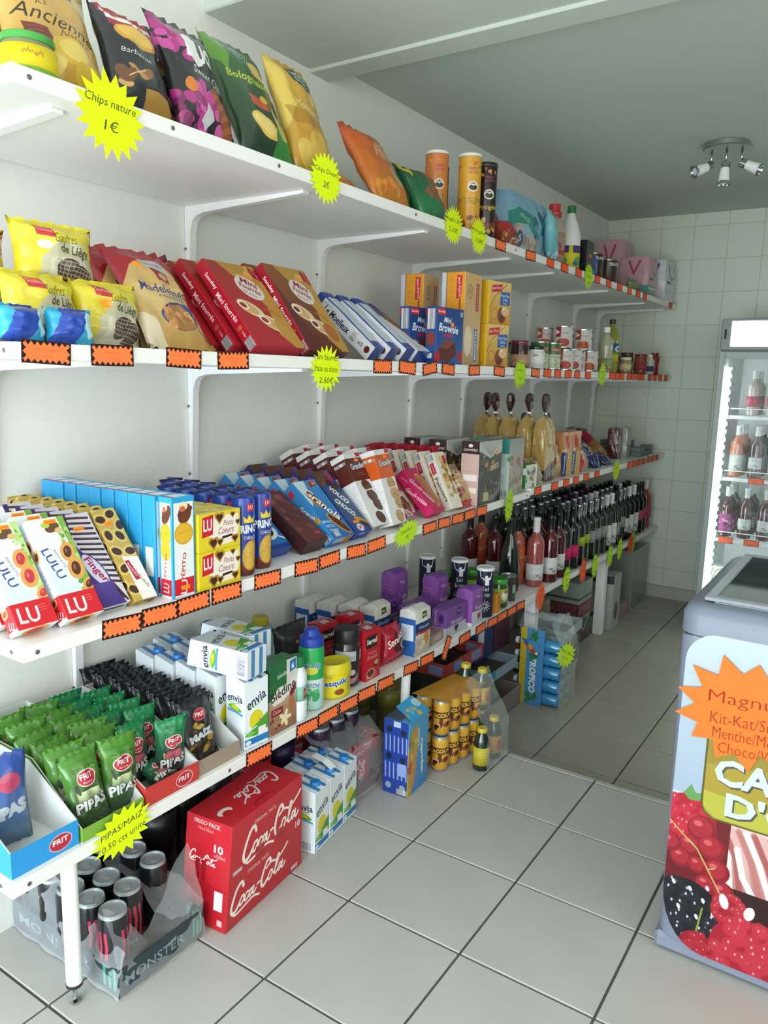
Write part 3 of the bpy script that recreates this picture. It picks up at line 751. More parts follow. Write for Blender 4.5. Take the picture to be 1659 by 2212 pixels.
for z in FSH:
    bm = bmesh.new()
    for k in range(14): tube_pts(bm, [(GX0 + .05 + k * .041, GY0 + .06, z - .003), (GX0 + .05 + k * .041, GY1 - .05, z - .003)], .002, 5)
    add_box(bm, GX0 + .042, GX1 - .042, GY0 + .052, GY0 + .060, z - .020, z - .002, .001)
    tube_pts(bm, [(GX0 + .06, GY0 + .054, z), (GX0 + .06, GY0 + .05, z + .028), (GX0 + .075, GY0 + .05, z + .035), (GX0 + .33, GY0 + .05, z + .035), (GX0 + .345, GY0 + .05, z + .028), (GX0 + .345, GY0 + .054, z)], .003, 6)
    add_part(fg, ('wire_shelf', bm_mesh(bm, 'wire_shelf', M_in)))
for i, (x, z) in enumerate(((1.075, .742), (.955, .408), (1.085, .408), (1.22, .408))):
    TF.put((x, GY0 + .0495, z), f'orange price tag in the fridge, {("on the middle wire shelf", "leftmost on the lower wire shelf", "middle of the lower wire shelf", "rightmost on the lower wire shelf")[i]}', yaw=-90, group='orange price tags in the fridge')
# ================================================================== PACKS AND PRODUCTS
LOW, THIRD, SECOND, TOP = 'lowest shelf', 'third shelf', 'second shelf', 'top shelf'
def art(w, h, d=0, ppc=20, bg='ffffff', top=None): return Art(w, h, d, top, ppc, bg)
def bk(name, cat, w, h, d, a, rough=.35, bev=.0012, **k):   # box kind from cm
    return Kind(name, cat, box_mesh(name, w/100, h/100, d/100, a.mat(rough), bev))
def sticker(a, x, y, w=1.7, h=.8): a.r(x, y, w, h, 'ff9418'); a.r(x+.3, y+.25, w-.6, .3, 'f07a10')
# ---------------- third shelf: biscuits
def jam(a, cx, cy, r, rot, jc, rim='e0a258'):
    a.e(cx, cy, r, r*.72, rim, rot); a.e(cx, cy, r*.62, r*.40, jc, rot); a.e(cx-r*.1, cy+r*.1, r*.25, r*.12, 'e8c8a0', rot, .35)
def lulu(jc, edge, seed):
    w, h, d = 7.8, 20.8, 3.4; a = art(w, h, d, 24, 'e3eaf2'); a.r(-d, 0, d, h, 'dfe8f0')
    a.grad(0, 5, w, h-5, 'd3dfec', 'eef2f5')
    a.p([(w, 4), (w, h), (w-1.6, h), (w-1.0, 14), (w-2.2, 9), (w-1.2, 6)], edge)
    a.blobs(w-2.2, 5, 1.8, 14, 22, .3, .7, ('6f9b3d', '8fb552', 'b4cf7e'), seed)
    a.e(w-3.2, h-2.2, 1.6, 1.0, '6b4a38', 20); a.e(w-4.4, h-1.6, .9, .6, 'b9c94c'); a.e(w-2.1, h-3.0, .8, .6, 'd8b878')
    jam(a, w-2.2, 13.2, 2.0, 70, jc); jam(a, w-1.9, 9.6, 2.3, 75, jc); jam(a, w-.6, 6.0, 1.6, 40, jc)
    for sx in (0,):
        a.t('LULU', 1.9, 11.3, 1.7, '4a4f9e', w=6.4, rot=-78, bold=.012); a.t('BARQUETTE', 3.5, 12, .55, 'a0505c', w=4, rot=-78)
    a.r(0, 0, w, 5.0, 'd0252f'); a.t('LU', 2.9, 2.5, 3.0, 'f3e3e3', w=4.0, rot=-4, bold=.02); a.lines(5.2, 3.8, 1.9, 3, .5, 'f0a0a0')
    a.r(-d, 0, d, 5, 'cf2a34'); jam(a, -d+1.2, 4.2, 1.2, 20, jc); a.t('LU', -d+1.8, 1.6, 1.4, 'f3e3e3', w=1.7, rot=-20, bold=.02); a.r(-d, 0, d, .8, 'e9eef2')
    jam(a, -d+1.0, 16, 1.3, 70, jc); jam(a, -d+2.1, 13.6, 1.3, 60, jc); a.t('LULU', -d+1.7, 8.8, .9, '8fa0b8', w=3.6, rot=-78)
    a.r(-d, h, w+d, d, 'e8ecef'); jam(a, w*.5, h+d*.5, 2.6, 0, jc)
    if seed % 2: sticker(a, 3.4, h-1.4, 2.6, .9)
    return bk('biscuit_box', 'biscuits', w, h, d, a)
lA, lB = lulu('c43a44', 'b7d48a', 1), lulu('5a2f24', '7fae4c', 3)
z3 = Z3(.8)
row(lA, .764, .408, z3, 3, .052, 'white biscuit box with red jam tarts, leaning back, {o}', 'white jam biscuit boxes', lean=35)
row(lB, .853, .420, z3, 3, .052, 'white biscuit box with chocolate tarts on its face, leaning back, {o}', 'white chocolate tart boxes', lean=35)
# chocolate fingers
w, h, d = 6.4, 21, 3.0; a = art(w, h, d, 22, '4a3580'); a.r(-d, 0, d, h, 'b8b2c8'); a.p([(1.2, h), (w, h), (w, 0), (w-1.0, 0), (w-2.4, 7), (.2, 14)], 'cfcad8')
for i in range(13): a.s_([(.4 + i*.12, h - .8 - i*1.2), (5.6 + i*.05, h - 1.4 - i*1.25)], .55, '3b2420'); a.s_([(.6 + i*.12, h - .7 - i*1.2), (5.4, h - 1.3 - i*1.25)], .1, '8a6a5c', .5)
a.s_([(3, 8.5), (5.9, .6)], .5, '3b2420'); a.s_([(2.2, 9), (5.4, 1.2)], .5, '3b2420')
a.e(2.1, 8.0, 4.3, 1.9, '4a3580', 108); a.e(2.1, 8.0, 3.9, 1.6, 'd9d4e6', 108); a.t('Finger', 2.2, 8.0, 2.0, 'a5174a', w=6.2, rot=-68, bold=.02, shear=.1); a.t('Original', 3.6, 8.6, .6, '8a86a8', w=2.6, rot=-68)
a.grad(0, 0, 4.6, 5.2, '44307a', '5b4494'); a.r(-d, h, w+d, d, 'd9dadf'); a.r(0, h+1, 5.5, 1.0, '3b2420'); sticker(a, 1.6, 17, 2.2, .9)
row(bk('finger_box', 'biscuits', w, h, d, a), .934, .408, z3, 5, .050, 'purple box of chocolate finger biscuits, leaning back, {o}', 'purple chocolate finger boxes', lean=38)
# chocolate tart tray box
w, h, d = 5.6, 21.5, 2.6; a = art(w, h, d, 22, 'c2a24c'); a.r(-d, 0, d, h, 'b0923f')
for i, (x, y) in enumerate([(1.1, 19), (3.8, 20), (4.9, 17.2), (1.2, 15.2), (3.8, 14.8), (1.3, 11.4), (4.4, 11.0), (1.2, 7.4), (-1.5, 13), (-1.6, 17), (-1.5, 9), (1.0, 2.6), (-1.3, 4)]):
    a.e(x, y, 1.75, 1.35, 'd5b968', 30*i); a.e(x, y, 1.15, .85, '4b2f22', 30*i)
a.p([(1.8, 0), (w, 0), (w, 9.4), (1.8, 10.2)], 'e6e2da'); a.t('Schokolade', 3.9, 5.0, .8, '5a4a40', w=5.6, rot=-72, shear=.2); a.p([(2.0, 9), (3.0, 9.0), (3.6, 4.5), (2.5, 4.4)], 'b3173f'); a.t('Rondolini', 2.8, 6.8, .5, 'ffffff', w=3.2, rot=-76)
a.r(-d, h, w+d, d, 'a88b48'); a.blobs(0, h, w, d, 6, .5, .9, ('4b2f22', 'd5b968'), 3); sticker(a, 1.5, 17.4, 2.0, .9)
row(bk('tart_box', 'biscuits', w, h, d, a), 1.001, .416, z3, 8, .044, 'gold box printed with chocolate tartlets, leaning back, {o}', 'gold chocolate tartlet boxes', lean=38)
# tall blue boxes
def pep(front):
    w, h, d = 6.2, 21.4, 4.0; a = art(w, h, d, 22, '2a9fd6'); z = Z3(1.05)
    def face(x, w, r=0):
        a.r(x+.5, 0, w-.9, h-1.2, 'e6e8ea'); a.r(x+.3, 0, .25, h, '2a9fd6'); m = x + w/2
        a.e(m+.4, h-3.6, w*.28, 2.2, '6d3b28', -25); a.e(m+.5, h-3.2, w*.34, .9, '6d3b28', 20); a.e(m, h-2.0, w*.2, .9, 'f1d9b0'); a.e(m-.2, h-2.6, w*.13, .6, 'c76a4e')
        a.e(m+.1, h-7.8, w*.40, 2.3, 'cf9a1e'); a.e(m+.1, h-7.8, w*.36, 2.0, 'e0b032'); a.s_([(m-w*.25, h-7.8), (m+w*.28, h-7.2)], .12, 'c8921a')
        if r: a.e(m, h-11.2, w*.38, 2.1, 'e0b032')
        a.t('PÉPITO', m-.2, 6.6, w*.20, 'c43c2a', w=6.0, rot=84, bold=.02); a.r(x+.5, .6, w-.9, 3.5, 'cf2230'); a.t('LU', m, 2.2, 1.7, 'f4e6e6', w=w*.5, rot=84, bold=.02)
    if front: face(-d, d, 1); face(0, w); sticker(a, 2.4, 1.6, 2.2, .9)
    else:
        a.r(-d, 0, d, h, '2d9ad2'); a.r(-d+.9, 4.2, 2.4, 6.2, 'e4e9ec'); a.lines(-d+1.1, 10, 2.0, 9, .62, '9fb3c0', .8); a.lines(-d+1.2, 2.6, 1.6, 3, .5, 'bfe0f0', .6); face(0, w)
    a.r(-d, h, w+d, d, '2b98cf'); a.r(1.2, h+.4, 3.6, d-.8, 'dfe4e6'); a.r(0, h, 1.2, d, '9c2a50')
    return bk('biscuit_box', 'biscuits', w, h, d, a)
z = Z3(1.05)
row(pep(1), 1.084, .415, z, 1, .04, 'tall blue biscuit box with printed sides, at the shelf edge', 'tall blue biscuit boxes')
row(pep(0), 1.080, .369, z, 9, .0425, 'tall plain-sided blue biscuit box, {o} of its row', 'tall blue biscuit boxes', start=1, jit=.004, dy=-.001)
# yellow heart biscuits
w, h, d = 12.6, 8.4, 5.0; a = art(w, h, d, 22, 'dfc92a'); a.r(-d, 0, d, h, 'd9c22a')
a.p([(3.4, 7.6), (11.8, 7.4), (12.1, 4), (11, 1.2), (5, .8), (3.2, 3)], 'ece4d6')
def heart(a, x, y, r, c):
    a.e(x-r*.45, y+r*.3, r*.55, r*.55, c); a.e(x+r*.45, y+r*.3, r*.55, r*.55, c); a.p([(x-r*.95, y+r*.1), (x+r*.95, y+r*.1), (x, y-r)], c)
for x, y, r in ((6.2, 7.0, 1.3), (4.4, 1.6, 1.4), (6.3, 1.6, .9), (10.9, 1.8, 1.0), (10.2, 7.3, .7), (11.8, 5.4, .7)): heart(a, x, y, r*1.15, 'b98a3c'); heart(a, x, y, r*.75, '4a2a1c')
a.p([(1.0, 3.2), (4.2, 3.6), (4.4, 8.0), (1.2, 7.6)], 'c82430'); a.t('LU', 2.7, 5.8, 2.6, 'f2e2e2', w=2.5, bold=.03)
a.t('Petits', 9.0, 5.7, 1.2, '8e2348', w=3.0, shear=.3); a.t('Coeurs', 8.2, 4.1, 1.5, '8e2348', w=4.6, shear=.3); a.p([(7, 2.2), (10, 2.5), (10, 3.0), (7, 2.8)], '3b2a24')
a.r(-d+.8, 4.4, 2.4, 2.8, 'e8e6dc'); a.lines(-d+1, 6.8, 2.0, 4, .6, 'b0a878'); a.r(-d+1, 1.0, 1.2, 1.4, 'e2dcc0'); a.r(-d, h, w+d, d, 'e0cb38'); a.blobs(2, h+.6, 9, 3, 7, .7, 1.2, ('c9a23a', 'ece4d6'), 4)
KH = bk('biscuit_box', 'biscuits', w, h, d, a)
z = Z3(1.16)
for c in range(3):
    for k in range(2): KH.put((.410 - c*.055, 1.184 + (rnd.random()-.5)*.006*(c > 0), z + k*.0845), f'yellow heart biscuit box, {"upper" if k else "lower"} one of the {nth(c)} stack', yaw=(rnd.random()-.5)*2, group='yellow heart biscuit boxes')
# blue biscuit rolls
def princ(seed):
    C = 2*PI*2.75; a = art(C, 18.6, 0, 16, '1d3d9c'); 
    for o in (C*.53, C*.53 - 7.6):
        a.r(o-.5, 15.2, 1.7, 1.9, 'c9252f'); a.t('LU', o+.35, 16.2, .9, 'ffffff', w=1.1)
        a.p([(o-1.3, 12.6), (o-1.5, 14.2), (o-.6, 13.4), (o, 14.6), (o+.6, 13.4), (o+1.5, 14.2), (o+1.3, 12.6)], 'e8c83a')
        a.t('PRINCE', o, 11.2, 2.0, 'f2f4fa', w=6.2, bold=.04, rot=3); a.t('CHOCO', o+.3, 9.1, .8, 'e8d8c0', w=3.4, bold=.02); a.grad(o-3, 0, 6, 3.0, '5a1f1a', '6d2a20')
        a.e(o+.5, 5.0, 2.3, 3.6, 'b98a2c', -8); a.e(o+.2, 5.0, 1.8, 3.2, 'd2a848', -8); a.e(o+2.2, 4.6, .5, 3.0, '4a2a1c', -6)
        a.blobs(o-.8, 2.2, 2, 5, 20, .12, .25, ('e0bd62', 'c2963a'), seed)
    body = lathe_mesh('roll', [(.012, .001), (.0255, .003), (.0275, .012), (.0275, .172), (.0255, .182), (.013, .186)], a.mat(.25, .6, wrinkle=.25), 22, uvr=(0, .186))
    bm = bmesh.new(); rr = random.Random(seed)
    for sg in (-1, 1): add_box(bm, -.003 + sg*.009, .003 + sg*.009, -.020, .020, .183, .1895, .001, rot=Matrix.Rotation(R(sg*4), 4, 'X'))
    return Kind('biscuit_roll', 'biscuits', body, [('folded_end', bm_mesh(bm, 'folded_end', mat('1c2a5c', .25, spec=.7)))])
KPr = princ(1)
z = Z3(1.3)
for c, (y, x) in enumerate(((1.289, .427), (1.362, .412))):
    row(KPr, y, x, z, 6 if c else 5, .0615, 'dark blue biscuit roll, {o}, ' + ('left' if c == 0 else 'right') + ' row of rolls', 'dark blue biscuit rolls', yaw=-25, jyaw=8)
# milk splash biscuits in a flat blue box
w, h, d = 8.4, 14, 3.4; a = art(w, h, d, 20, '2470b8'); a.r(-d, 0, d, h, '24479a'); a.r(0, 0, w, 1.6, '234090'); a.e(4.4, 5.5, 3.0, 2.2, 'dfe8f0', 20); a.e(4.2, 5.6, 1.9, 1.3, '16263c', 20)
a.s_([(2, 3), (1, 1.8)], .7, 'dfe8f0'); a.s_([(6, 7), (7.6, 9)], .8, 'dfe8f0'); a.s_([(6.6, 4), (8, 3)], .6, 'dfe8f0'); a.e(1.5, 8.6, 1.8, 1.6, '14181e', 0); a.t('O', 4.3, 5.6, 1.6, 'eef4fa', bold=.03); a.r(-d, h, w+d, d, '2a4a9c')
bk('biscuit_box', 'biscuits', w, h, d, a).put((.380, 1.455, Z3(1.4)), 'bright blue biscuit box with white milk splash, lying back beside the rolls', lean=52)
w, h, d = 8.2, 20, 4.6; a = art(w, h, d, 18, '5d2f2a'); a.r(-d, 0, d, h, '3f211f'); a.blobs(.4, 5, 7, 14, 16, .6, 1.5, ('74403a', '5a2823', '844a40'), 5); a.p([(5.3, 2), (7.5, 1.7), (7.6, 3.2), (5.4, 3.4)], '8f3036'); a.t('Sondey', 6.5, 2.6, .5, 'e0c0c0', w=1.8); a.r(-d, h, w+d, d, '3a1f1e')
KBr = bk('biscuit_box', 'biscuits', w, h, d, a)
KBr.put((.418, 1.552, Z3(1.45)), 'dark brown biscuit box lying back between the blue boxes', lean=57)
# bright blue biscuit boxes with script
w, h, d = 9.6, 20.2, 4.2; a = art(w, h, d, 22, '2a74bc'); a.grad(0, 0, w, h, '2468ae', '3a8fd0'); a.r(-d, 0, d, h, '3c8ccc')
a.p([(0, h), (4.6, h), (3.4, 14.5), (1.2, 11)], 'c3dbe8'); a.e(3.4, 14.6, 2.1, 1.4, '6b3d26', -50); a.e(4.2, 12.3, 2.6, 1.6, 'c98e3c', -50); a.e(4.6, 11.6, 2.2, 1.0, '5a3220', -50)
a.t('Granola', 5.6, 11.2, 3.0, '2b1c28', w=13.2, rot=-63, bold=.05, shear=.1); a.t('Granola', 5.5, 11.3, 2.7, 'f2f0ea', w=12.8, rot=-63, bold=.025, shear=.1)
a.e(6.2, 4.4, 4.4, 1.5, 'c4923e', -60); a.e(6.4, 4.4, 4.0, 1.1, '5a2e1c', -60)
for i, s_ in enumerate(('EMPORTE', 'PARTOUT', 'FORMAT')): a.t(s_, 2.0 + i*.3, 5.6 - i*1.5, .95, 'cfe2f0', w=3.6, rot=-6, bold=.01)
a.bar(1.4, .5, 2.2, 1.6); a.p([(5.6, 17.5), (8.2, 17.9), (8.0, 19.6), (5.5, 19.4)], '8a4a24'); a.r(7.2, h-2.3, 1.6, 1.7, 'c9302f'); a.t('LU', 8.0, h-1.4, .8, 'ffffff')
a.t('Granola', -d+2.3, 10.2, 1.5, '2b1c28', w=6.6, rot=-72, bold=.05); a.t('Granola', -d+2.25, 10.25, 1.3, 'f2f0ea', w=6.4, rot=-72, bold=.03); a.r(-d+.6, h-3.4, 1.6, 2.2, 'c9303f'); a.bar(-d+.6, .6, 2.6, 1.8); a.e(-d+3.2, 7, 1.2, .8, 'c4923e', -60)
a.r(-d, h, w+d, d, '2c5ea6'); a.r(1, h+.5, 7, 2.2, '9aa8b4'); a.r(6, h, 3, d, '9c6a34')
KGr = bk('biscuit_box', 'biscuits', w, h, d, a); z = Z3(1.57)
row(KGr, 1.658, .422, z, 5, .064, 'bright blue chocolate biscuit box with white script, leaning back, {o}', 'bright blue script biscuit boxes', lean=47)
# dark blue boxes
w, h, d = 8.0, 23, 3.6; a = art(w, h, d, 20, '2b4590'); a.r(-d, 0, d, h, '24387c'); a.r(.4, 4, 7.2, 13, '3c527e'); a.p([(0, 17), (5, 19), (6, 23), (0, 23)], '5a3426')
a.blobs(2, 16.5, 4, 4, 6, .8, 1.4, ('5b3324', '3a221c', '7a4a32'), 2)
a.t('VOLCO', 4.6, 13.5, 2.0, 'e8e4da', w=7.4, rot=-62, bold=.05); a.t('CHOCO', 3.4, 9.0, 2.0, 'e8e4da', w=7.4, rot=-62, bold=.05); a.e(5.8, 3.6, 2.6, 1.2, 'c08a44', -40); a.e(6.6, 2.2, 2.2, .8, '4a2a1e', -40); a.e(3.4, 1.6, 1.5, 1.3, 'd8d2d8'); a.s_([(2.6, 1), (4.2, 2.2)], .3, 'b03040'); a.s_([(2.6, 2.2), (4.2, 1)], .3, 'b03040')
a.p([(-d+.6, h-5.4), (-d+2.6, h-5.0), (-d+2.4, h-.8), (-d+.5, h-1.0)], 'c02040'); a.t('Sondey', -d+1.6, h-3.1, .8, 'ffffff', w=3.4, rot=-84, bold=.02); a.r(-d, h, w+d, d, '28408a'); a.r(2, h+.6, 3, .9, '8fa0c8'); sticker(a, 2.0, 3.2, 2.2, .9); a.r(5.6, h-4.5, 1.4, 3.5, 'b8284a')
KV = bk('biscuit_box', 'biscuits', w, h, d, a); z = Z3(1.68)
row(KV, 1.760, .420, z, 6, .060, 'dark blue chocolate biscuit box with a flag, leaning back, {o}', 'dark blue chocolate biscuit boxes', lean=47)
# tall cookie boxes
def grand(top, seed):
    w, h, d = 8.6, 23.4, 5.2; a = art(w, h, d, 20, 'dcdcdc'); a.r(-d, 0, d, h, 'e2e2e2'); a.r(-d, h*.62, w+d, h*.33, top); a.r(-d, h*.93, w+d, h*.07, 'ddddda'); a.s_([(-d, h*.90), (w, h*.90)], .12, '5a4a44')
    a.t('Grandino', 5.4, h*.82, 2.2, '16202c', w=8.2, bold=.07, rot=3); a.t('Grandino', 5.4, h*.82, 1.9, 'dfeaf2', w=8.0, bold=.02, rot=3); a.lines(3.2, h*.72, 4.4, 2, .7, 'd8b0a0')
    ck = ('4a2a22', '5b352a') if seed == 1 else ('a87e4c', 'c09a64')
    for x, y, r in ((5.4, 12.6, 2.4), (6.0, 9.4, 2.5), (7.0, 6.4, 2.4), (5.6, 2.4, 2.3)):
        a.e(x, y, r, r*.78, ck[0], -30); a.e(x-.1, y+.1, r*.9, r*.68, ck[1], -30); a.blobs(x-1.4, y-1.1, 2.8, 2.2, 8, .15, .35, ('2c1812', ck[0]), seed+int(x))
    a.s_([(3.6, 11.2), (7.6, 11.4)], .3, 'ece6dc'); a.lines(-d+.6, h*.55, 4.2, 12, .8, '888888', .5); a.bar(-d+.5, h*.86, 4.2, .9); a.r(6.2, h*.94, 2.2, 1.3, 'b3264a')
    a.r(-d, h, w+d, d, 'dededa'); a.r(4.6, h+1, 2.8, 2.4, 'b3264a'); a.r(0, h+.3, 9, .25, '6d5a52'); sticker(a, 4.6, h*.88, 2.0, .8)
    return bk('cookie_box', 'cookies', w, h, d, a)
g1, g2 = grand('5a2520', 1), grand('cf5a1e', 2); z = Z3(1.85)
row(g1, 1.862, .390, z, 4, .066, 'tall white and dark brown cookie box, leaning back, {o}', 'brown cookie boxes', lean=30, yaw=2)
row(g2, 1.950, .392, z, 1, .063, 'tall white and orange cookie box beside the brown ones', 'orange cookie boxes', lean=19, yaw=3)
row(g1, 1.950, .325, z, 4, .062, 'tall white and dark brown cookie box behind the orange one, {o}', 'brown cookie boxes behind the orange one', lean=19, yaw=3, start=1)
# small blue, pink wafers
w, h, d = 7, 17.5, 3.2; a = art(w, h, d, 16, '3f86c0'); a.p([(0, h), (w, h), (w, 12), (0, 14)], '2a4f9a'); a.t('Bis', 3.6, 10.5, 2.4, 'e8eef4', w=4.6, rot=-40, bold=.03, shear=.2); a.e(4, 4, 3, 1.6, 'b0b8c4', 20); a.r(5.4, 10, 1.3, 5, 'b8284a'); a.r(-d, 0, d, h, '2a4f9a'); a.r(-d, h, w+d, d, '3a5a8a')
row(bk('biscuit_box', 'biscuits', w, h, d, a), 2.062, .280, Z3(2.05), 4, .05, 'small blue biscuit box behind the pink wafers, {o}', 'small blue biscuit boxes', lean=24, start=0)
w, h, d = 8.8, 17.6, 3.6; a = art(w, h, d, 20, 'c4285e'); a.r(-d, 0, d, h, 'd02c68'); a.p([(4.6, h-2.5), (8, h-3.5), (8.2, 2), (5.2, 1.5)], 'b8844a'); a.p([(5.4, h-4), (6.6, h-4.3), (7.2, 3), (5.9, 2.8)], '9a6632'); a.e(6.8, 2.4, 1.6, .8, 'b8844a', 30)
a.blobs(3, h-6, 2, 5, 5, .3, .6, ('7d9a3c', 'b02040'), 3); a.t('Gaufrettes', 2.7, 8.6, 2.0, 'f4d8e0', w=11, rot=-64, bold=.015, shear=.2); a.t('Gaufrettes', -d+2.0, 7.6, 1.5, 'f6e4ea', w=9, rot=-72, bold=.015, shear=.2); a.t('Sondey', -d+2.0, h-3.0, .8, 'f6e4ea', w=3, rot=-72); a.r(-d, h, w+d, d, 'b82a5a'); sticker(a, 5, h-3.2, 1.9, .8)
KW = bk('wafer_box', 'biscuits', w, h, d, a); z = Z3(2.1)
KW.put((.424, 2.178, z), 'bright pink wafer biscuit box at the shelf edge, leaning back', lean=43, yaw=2, group='pink wafer boxes')
KW.put((.362, 2.115, z), 'bright pink wafer biscuit box, second one back', lean=43, yaw=4, group='pink wafer boxes')
w, h, d = 8.0, 15.5, 3.0; a = art(w, h, d, 18, 'c8a8b0'); a.p([(0, h), (w, h), (w, 9), (0, 11)], 'c02a5a'); a.t('Gaufrettes', 3.6, 9.3, 1.5, 'f4d8e0', w=6.6, rot=-30, bold=.015, shear=.2); a.blobs(1, 1, 6, 6, 7, 1.0, 1.8, ('6d3a2c', 'a0623c', '8a4a34'), 6); a.r(-d, 0, d, h, 'a02a50'); a.r(0, 0, w, 1.2, 'b02848'); a.bar(2.0, .15, 4, .9)
bk('wafer_box', 'biscuits', w, h, d, a).put((.398, 2.050, z), 'pink and brown wafer box lying left of the bright pink ones', lean=40, group='pink wafer boxes')
# palm biscuits
w, h, d = 6.4, 20.5, 3.4; a = art(w, h, d, 18, 'dcd5c6'); a.r(-d, 0, d, h, 'e3dfd3'); a.blobs(2.0, 1, 3.6, 17, 16, .9, 1.5, ('c79a52', 'dcb878', 'b88840'), 4); a.t('Palmiers', 5.0, 9.5, 1.3, '3c3428', w=9.5, rot=-82, bold=.01); a.t('Palmiers', -d+1.8, 7.4, 1.5, '3c3428', w=9, rot=-82, bold=.01); a.p([(-d+.5, 13), (-d+2.3, 13.4), (-d+2.2, 17.2), (-d+.5, 17)], 'c02840'); a.t('Sondey', -d+1.4, 15.2, .7, 'ffffff', w=2.8, rot=-84); a.bar(-d+.4, 17.8, 2.6, 2.2); a.r(-d, h, w+d, d, 'd6d0c2'); a.r(4.4, h-4.5, 1.6, 3, 'b82a44'); a.r(2, h+1, 3, .8, 'c9a060')
KPa = bk('biscuit_box', 'biscuits', w, h, d, a); z = Z3(2.28)
for i in range(5): KPa.put((.418 - i*.046, 2.312 - i*.012, z), f'cream palm biscuit box, {"the front one" if i == 0 else nth(i) + " from the front"}, leaning back', lean=27, yaw=-6, group='cream palm biscuit boxes')
w, h, d = 7, 21, 4; a = art(w, h, d, 14, 'b51f36'); a.r(-d, 0, d, h, 'a81c34'); a.blobs(.5, 9, 6, 8, 26, .35, .5, ('e8d8d8', '4a2028', 'f0e8e8'), 8); a.e(4, 4, 2.4, 3, 'c79a52'); a.r(-d, h, w+d, d, 'b01c38'); a.r(1.6, h+1.2, 3.6, 1.4, 'd890a0')
KRd = bk('biscuit_box', 'biscuits', w, h, d, a)
for i in range(6): KRd.put((.335 - i*.042, 2.410 - i*.014, z), f'dark red biscuit box, {"the front one" if i == 0 else nth(i) + " from the front"}, behind the cream ones', lean=20, yaw=-6, group='dark red biscuit boxes')
a = art(14, 17, 0, 12, 'b89a6a'); a.blobs(0, 0, 14, 10, 26, .8, 1.7, ('d8c8a4', 'a88850', '9c4a48', 'e4dcc8'), 4); a.r(0, 0, 14, 2.4, 'b03030'); a.blobs(2, 9, 10, 5, 20, .4, .7, ('e8dcd8', '7a2c34'), 9)
Kind('wafer_bag', 'biscuits', bag_mesh('wafer_bag', .13, .17, .045, a.mat(.15, .7, .4), seed=4)).put((.436, 2.405, Z3(2.4) + .001), 'clear bag of curled biscuits with red band, before the cereals', lean=32)
# cereal boxes
def cereal(w, h, d, c0, side, ppc=14, tealtop=False):
    a = art(w, h, d, ppc, c0); a.r(-d, 0, d, h, side); return a
a = cereal(18.3, 22.8, 7.2, '3a3230', 'cdb0a8'); d = 7.2
a.r(-d, 18.4, d, 4.4, '3b2623'); a.t('CROWNFIELD', -d+3.6, 19.8, .8, 'e8e0dc', w=5.4, bold=.02); a.e(-d+3.6, 21.3, .9, .6, 'e8e0dc'); a.r(-d+.5, 12, 6, .15, 'b09088'); a.lines(-d+.6, 17, 6, 6, .7, 'b8988e'); a.r(-d+.6, 8.8, 5.8, 2.2, 'eee6e0'); a.r(-d+.6, 4.6, 5.8, 1.8, 'eee6e0')
a.p([(0, 22.8), (18.3, 22.8), (18.3, 18.2), (9, 16.5), (0, 19.5)], 'b8b8b2')
for i in range(9): a.s_([(9, 17.5), (1+i*2, 22.5)], .3, '8f908a')
a.blobs(1, 10, 12, 7, 24, .8, 1.8, ('6a4a2c', '2f2421', 'c8a060', '4a3020', '2c5a34'), 3); a.e(11.5, 5.5, 6.2, 4.6, '6c6c6a', 10); a.e(11.5, 6.6, 5.2, 3.4, '2f2320', 10); a.blobs(8, 4, 7, 5, 14, .5, .9, ('4a332a', '8a8480', '3a2a24'), 7); a.r(3, 1.2, 5.5, 3.2, 'b8b06a'); a.e(3.2, 3, 1.3, 1.6, '4a4030'); a.r(14, 0, 4.3, 1.8, '24201f')
a.t('CHOCO', 12.5, 13.2, 2.0, 'e0d0a0', w=7.2, rot=8, bold=.03); a.r(13.2, 17.6, 2, 1.3, 'ff8a1c'); a.r(-d, 22.8, 30, d, '6d7470'); a.r(6, 23.6, 8, 5, '9aa09c')
KC1 = bk('cereal_box', 'cereal', 18.3, 22.8, 7.2, a); z = Z3(2.5)
KC1.put((.385, 2.530, z), 'dark chocolate cereal box at the shelf edge'); KC1.put((.262, 2.505, z), 'dark chocolate cereal box, second back, left of its twin', yaw=2)
KC1.put((.165, 2.50, z), 'dark chocolate cereal box nearest the wall', yaw=-2)
a = cereal(13.5, 22.4, 5.2, 'a8988c', 'b9d2cc'); d = 5.2; a.r(-d, 16.6, d, 5.8, '3f8f80'); a.t('D', -d+1.6, 19, .9, 'dfeeea'); a.lines(-d+1, 15.6, 3.4, 13, .8, '94aaa6', .6); a.bar(-d+.3, .3, 4.4, 2.2); a.r(-d+1, 8.6, 2.4, 2.6, 'd6e6e2')
a.blobs(0, 0, 13, 15, 30, .8, 2.0, ('8d7a70', '7d8a6c', 'a0584c', 'b8a890', '6f8a5e'), 5); a.grad(0, 16, 13.5, 6.4, 'a8a09c', '8c928e'); a.r(-d, 22.4, 22, d, '7d8480')
KC2 = bk('cereal_box', 'cereal', 13.5, 22.4, 5.2, a); KC2.put((.398, 2.775, z), 'teal-topped cereal box next to the chocolate cereal'); KC2.put((.30, 2.775, z), 'teal-topped cereal box behind its twin')
a = art(11, 9.6, 3.8, 16, 'd8dcd0'); d = 3.8; a.r(-d, 0, d, 9.6, '2f7a3e'); a.r(-d+.3, 5.6, 3.2, 2.6, 'dfeadf'); a.blobs(.5, .5, 7.5, 8, 14, .6, 1.3, ('5f8a4a', 'a0523a', 'b8b0a4', '3a7a44'), 2); a.r(9, 0, 2, 9.6, 'e8eae8'); a.r(6.8, 7.4, 1.4, 1.1, 'ff8a1c'); a.r(8, 6, 1.2, 1.8, '4a4a48'); a.r(-d, 9.6, 15, d, '2f7a3e')
